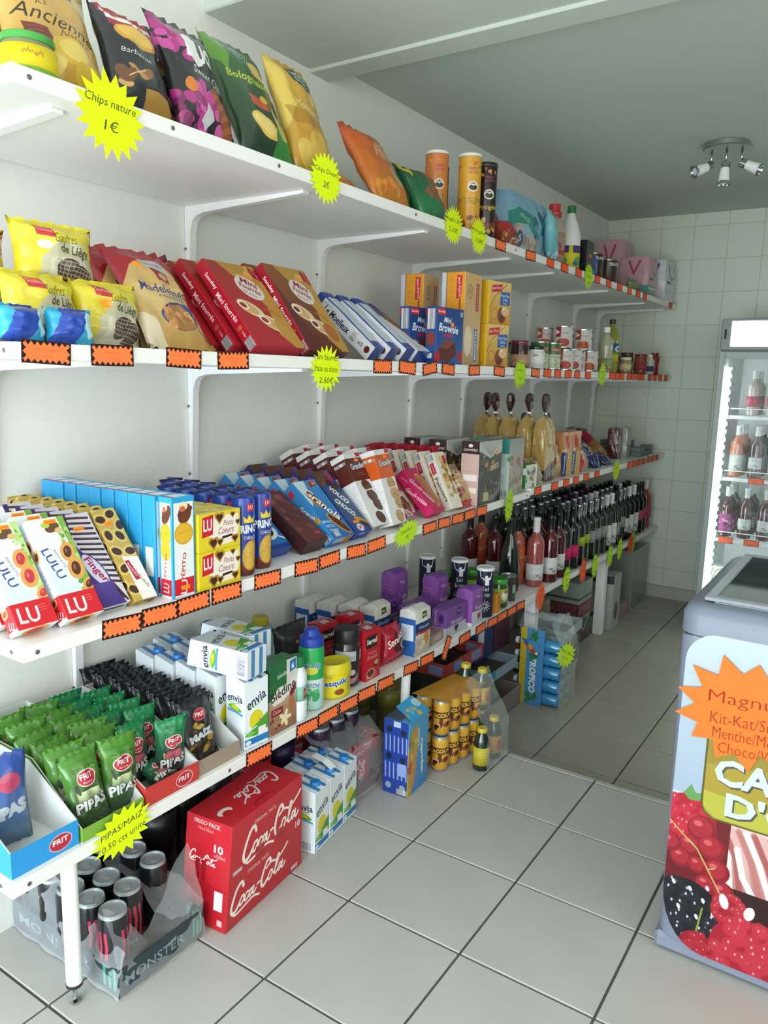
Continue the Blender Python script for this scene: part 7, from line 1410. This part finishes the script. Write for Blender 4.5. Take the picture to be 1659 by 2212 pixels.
# red fridge pack
w, h, d = 30.2, 24.8, 13.2; a = art(w, h, d, 20, 'b81c28'); a.grad(-d, 0, w+d, h, 'b21a26', 'c02430')
swash(a, 17, 17.0, 25.5, 'efe6dc', rot=0); swash(a, 12.3, 6.0, 22.5, 'efe6dc', rot=0)
a.t('ORIGINAL TASTE', 13.4, 21.8, .9, 'e8d8c8', w=9, rot=0); a.t('ORIGINAL TASTE', 11, 10.8, .8, 'e8d8c8', w=8); a.t('10', 28.0, 12.4, 1.8, 'e8dcd0', w=2.2, bold=.03); a.r(25.2, .7, 2.8, 1.0, 'c8b0b0'); a.r(1.5, 12.6, 3.2, .9, 'c8b8b8')
for x in (9.5, 18): a.r(x, 12.2, 3.4, 3.0, 'a01824', .8); a.s_([(x, 22.6), (x+3.6, 22.6)], .2, '8a141e')
swash(a, -d+5.6, 15.2, 8.4, 'efe6dc', rot=-4); a.t('10', -d+9.8, 18.6, 1.9, 'efe6dc', w=2.6, bold=.03); a.t('x330ml', -d+10.2, 17.0, .8, 'e8c8c0', w=3.2); a.t('FRIGO PACK', -d+6.2, 23.6, 1.0, 'ead8d0', w=7.6, bold=.01); a.t('10x330ml', -d+5.8, 22.2, .8, 'e0a8a0', w=4.4)
a.r(-d+3.4, 10.4, 1.3, 4.6, '8e141e'); a.r(-d+5.2, 10, 1.3, 5, '9a1620'); a.r(-d+9.4, 4.6, 2.4, 4.4, 'e8e8ec'); a.r(-d+10.6, 1.2, 1.4, 1.4, 'e0b0a8'); a.r(-d, 9.4, d, .15, '8a141e')
a.r(-d, h, w+d, d, 'b41c28'); swash(a, 18.5, h + 6.6, 17, 'd4ccca', rot=180); a.e(4.6, h+5.6, 2.4, 1.3, 'd8c8c4'); a.e(4.6, h+4.6, 1.6, 1.2, 'a81824'); a.e(15, h+1.4, 4.2, 1.2, '8a141e'); a.e(15, h+1.2, 3.6, .9, 'b01c28')
box_r = bmesh.new(); add_box(box_r, 0, d/100, -w/200, w/200, 0, h/100, .0015)
for v in box_r.verts:
    if v.co.z > h/100 - .03 and v.co.y < -w/200 + .03: pass
uv_box(box_r, w/100, h/100, d/100)
for v in box_r.verts:
    if v.co.z > h/100 - .01 and v.co.y < 0: v.co.y += .028
KCc = Kind('can_carton', 'drinks carton', bm_mesh(box_r, 'can_carton', a.mat(.25, .6)))
KCc.put((.396, 1.244, .0005), 'red carton of ten cola cans with white script', yaw=5)
# milk six-pack
for i in range(3):
    for j in range(2):
        milk((.447 - j*.069 - i*.011, 1.480 + i*.0785 - j*.008, .0005), f'white milk carton of the floor pack, {("near", "middle", "far")[i]} one {"at the front" if j == 0 else "at the back"}', yaw=8)
bm = bmesh.new(); 
pts = [(.492, 1.568, .186), (.465, 1.564, .204), (.43, 1.560, .212), (.39, 1.555, .204), (.365, 1.550, .188)]
for i in range(len(pts)-1):
    (x0, y0, z0), (x1, y1, z1) = pts[i], pts[i+1]
    q = [bm.verts.new(p) for p in ((x0, y0-.012, z0), (x0, y0+.012, z0), (x1, y1+.012, z1), (x1, y1-.012, z1))]; bm.faces.new(q)
bmesh.ops.remove_doubles(bm, verts=bm.verts[:], dist=1e-5); bmesh.ops.solidify(bm, geom=bm.faces[:], thickness=.001)
Kind('carry_handle', 'handle', bm_mesh(bm, 'carry_handle', mat('dfe3e6', .3))).put((0, 0, 0), 'white paper carry handle over the milk carton pack')
# big dark bottles at the back
cokb = labart(24, 8, 'b01c28', lambda a: (swash(a, 7, 4, 10, 'f0e6e0'), swash(a, 17, 4, 9, 'f0e6e0')))
def pet(liq, cap, lab, h=.31, r=.045): return bottle('soda_bottle', [(r*.8, .001), (r, .02), (r*.96, .08), (r, .10), (r, h*.62), (r*.85, h*.74), (r*.4, h*.88), (.0135, h*.92), (.0135, h*.95)], liq, [(.0155, h*.945), (.0155, h*.995), (.0135, h)], mat(cap, .35), (r*1.01, h*.36, h*.60, -150, 110, lab), 'soda bottle')
M_cola = mat('1c1014', .08, spec=.8, noise=0); M_pur = mat('221836', .12, spec=.8); M_grn = mat('15402c', .1, spec=.8); M_clr = mat('5a6a64', .1, spec=.9)
lred, lpur, lgrn, lyel = cokb, mat('2c2048', .4), mat('1e5a3a', .4), mat('7a7a30', .4)
kg_, kr_, kp_, kw_ = pet(M_cola, '1e7a44', mat('17181a', .4)), pet(M_cola, 'b02030', lred), pet(M_pur, '2c2040', lpur), pet(mat('6a6438', .12, spec=.8), '8a8a40', lyel)
for i, (k, x, y, lb) in enumerate(((kg_, .255, 1.165, 'cola bottle with a green cap just left of the red carton'), (kg_, .155, 1.16, 'cola bottle with a green cap, second back by the red carton'), (kg_, .225, 1.265, 'cola bottle with a green cap behind the red carton, near one'), (kg_, .235, 1.375, 'cola bottle with a green cap behind the red carton, far one'),
    (kr_, .265, 1.50, 'cola bottle with a red cap behind the milk pack'), (kp_, .265, 1.605, 'purple-black soda bottle behind the milk pack, near one'), (kp_, .17, 1.58, 'purple-black soda bottle behind the milk pack, at the wall'), (kr_, .17, 1.70, 'cola bottle with a red cap behind the red can tray'), (kp_, .175, 1.82, 'purple-black soda bottle behind the red can tray'),
    (kw_, .30, 2.14, 'olive soda bottle behind the round white leg'), (kw_, .20, 2.10, 'olive soda bottle by the wall behind the leg'), (kp_, .18, 1.95, 'purple-black soda bottle behind the juice pouch carton'))):
    k.put((x, y, .0005 if x > .13 + .046 else .1205), lb, yaw=-40, group='large soda bottles under the shelf', sc=.98 if x > .176 else .66)
small(14, 12, 6, '2a4a9c', 71).put((.28, 1.43, .0005) if False else (.30, 1.415, .252 * 0 + .0005), 'dark blue crinkled packet behind the red carton') if False else None
# red can tray with clear film
a = art(24, 5.4, 0, 12, 'a82a34'); a.r(2, .6, 4, 3.6, 'b8c0c4'); swash(a, 15, 2.6, 10, 'd8b0a8')
ct = a.mat(.4)
colc = Art(2*PI*3.3, 11.4, 0, None, 12, 'b01c2a'); 
for m in (9.8, 19.6): swash(colc, m, 5.6, 9.5, 'efe6dc', rot=80)
KCol = can(colc.mat(.2, .6), .033, .115)
opentray('drinks_tray', .24, .16, .05, '7a2c30', ct).put((.285, 1.742, .1185), 'red cola can tray, upper one between milk and juice cartons')
opentray('drinks_tray', .24, .16, .035, '6a4a40', mat('5a2a2c', .5)).put((.285, 1.742, .0005), 'brownish can tray on the floor under the red one')
for i in range(3):
    KCol.put((.405, 1.665 + i*.075, .0030), f'red cola can in the lower tray, {("near", "middle", "far")[i]} front one', yaw=-40, group='red cola cans'); KCol.put((.325, 1.665 + i*.075, .0030), f'red cola can in the lower tray, {("near", "middle", "far")[i]} back one', yaw=-40, group='red cola cans')
KCd = can(mat('2c1c34', .2), .033, .115)
for i in range(3): KCd.put((.36, 1.67 + i*.073, .1215), f'dark soda can in the upper red tray, {("near", "middle", "far")[i]} one', group='dark soda cans')
def f4(u, v): return (.285 + .175 * (1 - v) + .01 * nse(u, v, 2), 1.62 + .244 * u, .17 + .075 * v + .012 * nse(u, v, 4))
def f5(u, v): return (.458 + .004 * nse(u, v, 2), 1.625 + .235 * u, .004 + .165 * v)
o = Kind('film_wrap', 'plastic film', film_sheet('film_wrap', 12, 6, f4, fm)).put((0, 0, 0), 'crinkled clear film over the red cola can trays'); add_part(o, ('film_side', film_sheet('film_side', 10, 8, f5, film('e8eef2', .06))))
# juice pouch carton
w, h, d = 12.8, 23.7, 8.6; a = art(w, h, d, 16, '3a8cc8'); a.grad(0, 0, w, h, '3c88c4', '58a8d8'); a.p([(0, 0), (0, 16), (3.2, 9), (2.4, 0)], 'c8a830'); a.p([(0, 8), (1.5, 20), (5.5, 22), (6, 14), (4.5, 4), (2, 0)], 'c8944c'); a.blobs(.8, 8, 4.6, 12, 12, .7, 1.5, ('d0a040', 'b8583c', '7aa850', 'c8c070'), 3)
a.t('Capri-Sun', 8.8, 10.2, 2.0, 'eef2f6', w=11.5, rot=-85, bold=.05); a.t('MultiVitamin', 6.6, 17, 1.2, 'dce8f0', w=6, rot=-85, bold=.02); a.r(-d, 0, d, h, '253f96'); 
for yy in (17.0, 8.4):
    for q in range(6): a.s_([(-d+1.0+q*1.4, yy-3.2), (-d+.9+q*1.4, yy+1.6)], .5, '8ca4d8', .8)
    a.e(-d+2.0, yy+3.6, 1.0, 1.0, '14283c'); a.e(-d+6.8, yy+3.2, 1.0, 1.0, '14283c')
a.e(-d+2, 2.6, 1.0, 1.0, '8aa0a8'); a.e(-d+6.8, 2.6, 1.0, 1.0, '8aa0a8'); a.bar(-d+4.8, .4, 3.8, 2.4 if False else 1.8); a.r(-d+3.4, 21.6, 2.4, 1.8, 'b0c4e4'); a.r(-d+5.4, 6.4, 2.4, 4.0, '8ca4d8'); a.r(-d, h, w+d, d, '4a5a70'); a.r(-d, h, w+d, d*.35, '5aa8d4')
KCs = Kind('juice_carton', 'drinks carton', box_mesh('juice_carton', w/100, h/100, d/100, a.mat(.3, .5)), [])
o = KCs.put((.482, 1.888, .0005), 'blue carton of juice pouches with punched holes', yaw=3)
fl = art(12, 7, 0, 14, '3a9ad0'); fl.blobs(1, 1, 6, 4, 8, .6, 1.2, ('c8b050', '5ab0d8', 'c87a40'), 2); fl.e(9.5, 4.5, 2, 1.6, 'a8d0e4')
fm_ = card_mesh('carton_flap', [(-.055, -.035), (.055, -.035), (.048, .035), (-.048, .035)], .001, fl.mat(.3), .12, .07)
c = add_part(o, ('carton_flap', fm_)); c.location = (.062, 0, .257); c.rotation_euler = (0, R(-62), 0)
# yellow can packs, two tiers
ya = Art(2*PI*2.8, 11.6, 0, None, 12, 'c8922c'); ya.grad(0, 0, ya.w, 11.6, 'c8902a', 'd8a838')
for m in (8.3, 17.1, 0): ya.r(m-4.6, 6.0, 9.2, 2.4, '5a2c20'); ya.t('CACOLAC', m, 7.2, 1.6, 'd8b83c', w=8.6, bold=.05, rot=6); ya.blobs(m-3, 1.2, 6, 3.4, 8, .6, 1.4, ('5a2c20', '8a4a34', 'c8a878', '4a241c'), 4); ya.p([(m-1, 6), (m+.4, 6), (m, 3), (m-.4, 2.4)], '5a2c20'); ya.t('20%', m-3.4, 9.6, 1.2, 'b83a20', w=2.2)
KCa = can(ya.mat(.25, .5), .0275, .118)
for t in range(2):
    for i in range(4):
        for j in range(2): KCa.put((.560 - j*.063 + i*.008, 2.045 + i*.0565, .0005 + t*.121), f'yellow chocolate drink can, {"upper" if t else "lower"} tier, {nth(i)} along, {"front" if j == 0 else "back"} row', yaw=-45, group='yellow chocolate drink cans')
a = art(26, 13, 0, 8, 'c8922c'); a.e(13, 8, 2, 1.2, '3a2a20'); a.e(10, 5, 1, .7, '4a8ab8')
def f6(u, v):
    k = .006 * abs(math.sin(u * PI * 4)); x = .595 - .13 * v + .03 * u; return (x - k * (1 if v < .2 else 0), 2.012 + .232 * u, .2425 + .004 * math.sin(v * PI))
cw = film_sheet('shrink_wrap', 24, 6, f6, mat('c8922c', .25, spec=.6, alpha=.9))
Kind('shrink_wrap', 'plastic film', cw).put((0, 0, .0005), 'yellow printed shrink wrap lid over the upper chocolate drink cans')
# juice bottle pack
def jb(c, lab): return bottle('juice_bottle', [(.024, .001), (.0265, .005), (.0265, .085), (.024, .105), (.015, .122), (.0145, .128)], c, [(.0165, .127), (.0165, .139), (.015, .141)], mat('c8b02c', .35), (.0270, .02, .080, -150, 110, lab), 'juice bottle')
ly = labart(16, 6, 'c0b034', lambda a: (a.lines(1, 5, 14, 6, .7, '8a8028', .6),)); lo = labart(16, 6, 'c0a038', lambda a: (a.e(6, 3, 3, 2.2, 'd88a2c'), a.e(12, 3, 2, 2, 'b8582c')))
j1, j2 = jb(mat('1c2a20', .1, spec=.8), ly), jb(mat('24382a', .1, spec=.8), lo)
j1.put((.668, 2.125, .0005), 'juice bottle standing at the front corner with a yellow label', yaw=-50); j2.put((.662, 2.225, .0005), 'juice bottle right of the front corner one', yaw=-50)
for i, (x, y) in enumerate(((.530, 2.262), (.596, 2.250))): j1.put((x, y, .0005), ('juice bottle behind the front corner one', 'juice bottle at the back of the lower group')[i], yaw=-50)
bm = bxm(.505, .625, 2.228, 2.282, .1420, .1445); Kind('pad', 'cardboard', bm_mesh(bm, 'cardboard_pad', mat('8a8070', .7))).put((0, 0, 0), 'cardboard pad between the two layers of juice bottles')
for i, (x, y) in enumerate(((.598, 2.252), (.532, 2.258))): j2.put((x, y, .1450), ('upper juice bottle, near one, on the cardboard pad', 'upper juice bottle, far one, on the cardboard pad')[i], yaw=-50)
def f7(u, v): return (.700 - .16 * max(0, v - .4) + .004 * nse(u, v, 1), 2.095 + .165 * u + .02 * v, .003 + .285 * v)
Kind('film_wrap', 'plastic film', film_sheet('film_wrap', 10, 12, f7, film('e8f0ee', .05))).put((0, 0, 0), 'clear shrink film over the juice bottle pack')
# ================================================================== ON THE FLOOR, LOWER PART
LF = -.1195
def carton(name, cat, w, h, d, a, loc, label, yaw=0, **k): return Kind(name, cat, box_mesh(name, w/100, h/100, d/100, a.mat(.4, .4))).put(loc, label, yaw=yaw, **k)
def fronts(c, w, h, f=None, ppc=10):
    a = art(w, h, 0, ppc, c)
    if f: f(a)
    return a.mat(.45)
opentray('drinks_tray', .30, .22, .055, '3c3630', fronts('a83a34', 30, 5.5, lambda a: (a.r(0, 0, 12, 5.5, '9c3430'), a.r(6, 1, 6, 3.6, '6a90c0'), a.r(20, 1, 8, 3.4, '7a8ab0')))).put((.19, 2.495, .165), 'red-sided tray of packets above the juice bottles')
ax = art(20, 28, 18, 8, '2c3430'); ax.r(-18, 0, 38, 9, '5a3848'); ax.r(-18, 9, 38, 10, '34444a')
carton('drinks_carton', 'drinks carton', 26, 28, 18, ax, (.20, 2.48, LF), 'dark stack of cartons under the red-sided tray')
small(26, 12, 9, '3a3632', 73).put((.31, 2.50, .168), 'smoky film-wrapped packet lying in the red-sided tray', lean=50)
a = art(16, 13, 10, 12, '24386c'); a.bar(3, 6, 5, 5, 'a8b8d0'); a.t('24CL', 5, 3, 1.6, '8aa0c0', w=5); carton('drinks_carton', 'drinks carton', 16, 15, 12, a, (.24, 2.76, .105), 'dark blue carton with a white code box, under the shelf edge')
a = art(14, 10, 10, 8, '50283c'); carton('drinks_carton', 'drinks carton', 15, 14, 12, a, (.24, 2.93, .105), 'maroon carton next to the dark blue one')
opentray('drinks_tray', .26, .22, .045, '4a4a44', fronts('8fa4b0', 26, 4.5, lambda a: (a.r(0, 0, 5, 4.5, '3a8ab8'), a.r(0, 0, 4, 1.6, 'b8b030'), a.lines(9, 3.4, 12, 3, .9, '6a7a88', .7)))).put((.22, 2.79, .048), 'pale blue drinks tray in the middle of the under-shelf stack')
opentray('drinks_tray', .30, .24, .085, '3c3c38', fronts('8c7f7e', 30, 8.5, lambda a: a.lines(6, 6, 18, 3, 1.6, '6a6460', .6))).put((.215, 2.79, LF), 'long brown-grey tray on the lower floor')
kgr = pet(M_grn, '1e6a40', lgrn, .17, .04)
for i in range(4): kgr.put((.28 + (i % 2)*.09, 2.73 + (i//2)*.085 + .0, LF + .004), ('small green soda bottle in the grey tray, near back one', 'small green soda bottle in the grey tray, near front one', 'small green soda bottle in the grey tray, far back one', 'small green soda bottle in the grey tray, far front one')[i], group='small green soda bottles', sc=.93)
a = art(7, 14, 5, 12, 'a82848'); a.r(-5, 0, 12, 4, '3a70b0'); a.blobs(0, 4, 7, 5, 6, .6, 1.4, ('3a8a50', 'c85a68'), 2); carton('juice_carton', 'drinks carton', 8, 25, 6, a, (.43, 2.405, LF), 'tall red and blue drink carton beyond the juice bottles', yaw=-4)
a = art(7, 14, 5, 12, '6a3a7c'); carton('juice_carton', 'drinks carton', 8, 24, 6, a, (.43, 2.53, LF), 'tall purple drink carton beyond the red and blue one')
# blue bottle pack on its side card
w, h, d = 6, 36, 12
a = Art(11.5, 36, 0, None, 14, '4a90c8'); a.r(0, 0, 3.0, 36, 'c8b02c'); a.t('TROPICO', 6.6, 14.4, 3.2, 'eef0f4', w=17, rot=-90, bold=.04, shear=.15)
for yy in (3.4, 23, 33): a.blobs(4, yy-2, 4.5, 4, 16, .7, 1.4, ('3a7a4c', '4a8c54', '2c6a40'), int(yy), 1, .5)
a.p([(.6, 31), (3, 30), (6.4, 27), (8.4, 24.4), (7.0, 24.2), (4, 26), (2.2, 28)], 'c83a30'); a.p([(.6, 31), (3.2, 30.6), (4.6, 28), (2.6, 28)], '2c68b0'); a.e(4.9, 27.4, 1.4, 1.2, 'd8922c', -40); a.e(8.0, 24.8, .7, .6, 'e8e8e4'); a.r(0, 10, 3.0, .15, '8a7a20'); a.r(0, 21, 3.0, .15, '8a7a20'); a.r(0, 30.5, 3.0, .15, '8a7a20')
bm = bmesh.new(); uv = bm.loops.layers.uv.verify(); add_box(bm, .440, .545, 2.944, 2.948, LF, LF + .335, .0005)
for f in bm.faces:
    for L in f.loops: L[uv].uv = ((L.vert.co.x - .44) / .105, (L.vert.co.z - LF) / .335)
trp = bpy.data.objects.new('printed_side_card', bm_mesh(bm, 'printed_side_card', a.mat(.35, .5))); COL.objects.link(trp)
trp['label'] = 'blue and yellow printed card with a parrot on the blue bottle pack'; trp['category'] = 'card'
hb = bottle('water_bottle', [(.022, .001), (.027, .008), (.026, .05), (.0285, .06), (.027, .12), (.0285, .15), (.024, .168), (.0135, .185), (.013, .192)], mat('2f8cc0', .12, spec=.9), [(.015, .19), (.015, .205)], mat('dfe6ea', .4), (.0287, .065, .12, -160, 150, mat('3a5a9c', .35)), 'drink bottle', 14)
hc = bottle('water_bottle', [(.022, .001), (.027, .008), (.026, .05), (.0285, .06), (.027, .12), (.0285, .15), (.024, .168), (.0135, .185), (.013, .192)], mat('8a9c9c', .1, spec=.9, alpha=.75), [(.015, .19), (.015, .205)], mat('b8c4c8', .4), None, 'drink bottle', 14)
for t in range(5):
    for i in range(3):   # bottles lie along X, bases to the aisle, stacked
        (hb if i == 0 else hc).put((.612, 2.980 + i*.060, LF + .030 + t*.0580), f'{"blue" if i == 0 else "clear"} drink bottle of the pack, {nth(t)} layer up, {("near", "middle", "far")[i]} column', lean=90, group='bottles in the blue bottle pack')
def f8(u, v): return (.620 + .004 * nse(u, v, 1) - .10 * max(0, v - .75) * 2, 2.946 + .20 * u, LF + .003 + .37 * v)
def f9(u, v): return (.42 + .18 * u, 2.950 + .19 * v, LF + .338 + .06 * math.sin(min(1, v * 1.4) * PI) * (.6 + .4 * u) + .008 * nse(u, v, 2))
o = Kind('film_wrap', 'plastic film', film_sheet('film_wrap', 12, 16, f8, film('dfeef0', .08))).put((0, 0, 0), 'clear film around the blue bottle pack'); add_part(o, ('film_top', film_sheet('film_top', 12, 10, f9, film('dfeef0', .08))))
star(2.985, LF + .238, .058, .056, ['Pack de 6', '~.3'], 'yellow-green price star stuck on the blue bottle pack', 'c8ec2c', seed=40, n=15, x=.626, yaw=-24, roll=-30, inner=.72)
# trays beyond the pack
opentray('drinks_tray', .26, .22, .05, '4a4038', fronts('b4bcc0', 26, 5)).put((.29, 3.40, .062), 'white-lipped tray, upper one beyond the blue bottle pack', yaw=3)
opentray('drinks_tray', .26, .22, .055, '3c342e', fronts('a85a3c', 26, 5.5, lambda a: a.r(14, 1, 9, 3, '8a4030'))).put((.28, 3.38, -.012), 'orange-fronted tray, lower one beyond the blue bottle pack', yaw=4)
ax = art(24, 10, 20, 8, '3a3c34'); ax.blobs(0, 0, 24, 9, 14, .8, 2.0, ('a8503c', '5a5a44', '8a8050'), 3); carton('drinks_carton', 'drinks carton', 24, 10.5, 20, ax, (.28, 3.37, LF), 'dark fruit-printed carton at the base of that stack', yaw=3)
ax = art(10, 20, 10, 8, '2c3458'); carton('drinks_carton', 'drinks carton', 9, 17, 14, ax, (.33, 3.56, LF), 'dark navy carton beside the fruit-printed one')
small(16, 16, 12, '6a6658', 75).put((.36, 3.30, .116), 'olive film-wrapped bundle in the upper tray')
a = art(20, 33, 27, 12, '8f9a94'); a.r(-27, 14, 47, 8, '6a3438'); 
a.t('DESPERADOS', 10, 18.2, 4.0, '9a686a', w=18); a.t('DESPERADOS', -13.5, 18.2, 5.2, '35282a', w=25.5, bold=.05); a.t('DESPERADOS', -13.5, 18.2, 4.8, '9a686a', w=25)
a.p([(2, 13), (24, 13), (20, 0), (6, 0)], '2c4a3c'); a.s_([(4, 13), (10, 5), (16, 13)], 1.0, 'a8b0a8'); a.e(12, 3.4, 3.4, 3.0, '7a2c34'); a.p([(-18, 13), (-2, 13), (-4, 1), (-16, 1)], '2c4a3c'); a.e(-9, 3.6, 3.2, 2.8, '7a2c34'); a.s_([(-15, 13), (-9, 6), (-3, 13)], 1.0, 'a8b0a8'); a.r(-20, 24, 46, 1.2, '3a5a4c')
carton('beer_carton', 'drinks carton', 20, 33, 27, a, (.13, 3.88, LF), 'grey beer carton with a big dark red name')
a = art(12, 32, 20, 8, 'a8aeac'); a.p([(-16, 6), (-4, 12), (-4, 10), (-14, 4)], '4a5a50'); a.r(-20, 26, 20, 6, '3c4440'); a.e(6, 10, 3, 5, '6a5048'); a.e(-9, 22, 1.2, .7, '6a706c')
carton('beer_carton', 'drinks carton', 14, 31, 22, a, (.25, 4.20, LF), 'tall white open carton right of the far post')
bm = bxm(0, .30, -.15, .15, 0, .36, .003); Kind('storage_box', 'box', bm_mesh(bm, 'storage_box', mat('98a09c', .15, spec=.8, alpha=.8))).put((.14, 4.76, LF), 'large smoky clear storage box at the back wall')
a = art(14, 9, 8, 8, 'a8938a'); carton('carton_tray', 'drinks tray', 16, 8.5, 16, a, (.285, 4.46, LF), 'small pinkish carton under clear film near the back')
small(15, 15, 14, '6a6a62', 76).put((.365, 4.455, LF + .087), 'clear film bundle on the small pinkish carton')

# ================================================================== INSIDE THE FRIDGE
fk = {'clear': wine(mat('b8a8a8', .08, spec=.8, noise=0), M_wc, LPk, .06, .13, .05, a0=-170, a1=0), 'rosew': wine(mat('b86a50', .08, spec=.8, noise=0), M_wc, LW, .03, .13, .055, a0=-170, a1=0), 'dark': wine(M_gr, M_wc, LW, .055, .12, .055, a0=-160, a1=-20), 'violet': wine(M_gr, M_wc, wl('9c4a80', f=lambda a: a.blobs(1, 1, 7, 7, 8, .6, 1.4, ('c87ab0', '6a2a5c', 'e0c0d8'), 2)), .03, .14, .055, a0=-160, a1=-20)}
nmz = ('upper', 'middle', 'lower')
for r_, (zq, ks3, dx) in enumerate(((FSH[0], ['clear', 'clear', 'rosew', 'clear', 'rosew'], .05), (FSH[1], ['rosew', 'dark', 'rosew', 'dark', 'rosew'], .0), (FSH[2], ['violet', 'dark', 'dark', 'dark', 'violet'], -.02))):
    for j in range(3):
        for i, k in enumerate(ks3):
            fk[k].put((GX0 + .115 + dx + i*.096, GY0 + .115 + j*.11, zq), f'wine bottle in the fridge, {nmz[r_]} wire shelf, {nth(i)} from the left, {("front", "middle", "back")[j]} row', yaw=0, sc=.78 if r_ == 0 else .92, group='wine bottles in the fridge')
cupa = [('c83a34', '5a9a44'), ('d89030', 'c83030'), ('a8a030', '7a8a30'), ('c83a34', '5a9a44')]
for i, (c1, c2) in enumerate(cupa):
    a = art(10, 9, 8, 12, 'e6eae8'); a.e(5, 5, 3.8, 3.4, c2); a.e(5, 5, 3.2, 2.8, 'e8e8e0'); a.e(5.2, 5, 2.2, 1.9, c1)
    bk('dessert_pack', 'dessert', 10, 9.5, 8, a).put((GX0 + .11 + i*.115, GY0 + .135, FSH[3]), ('dessert pack with a red and green ring on the fridge floor shelf', 'dessert pack with an orange fruit picture', 'dessert pack with an olive fruit picture', 'dessert pack with a red fruit picture at the right end')[i], yaw=-90)
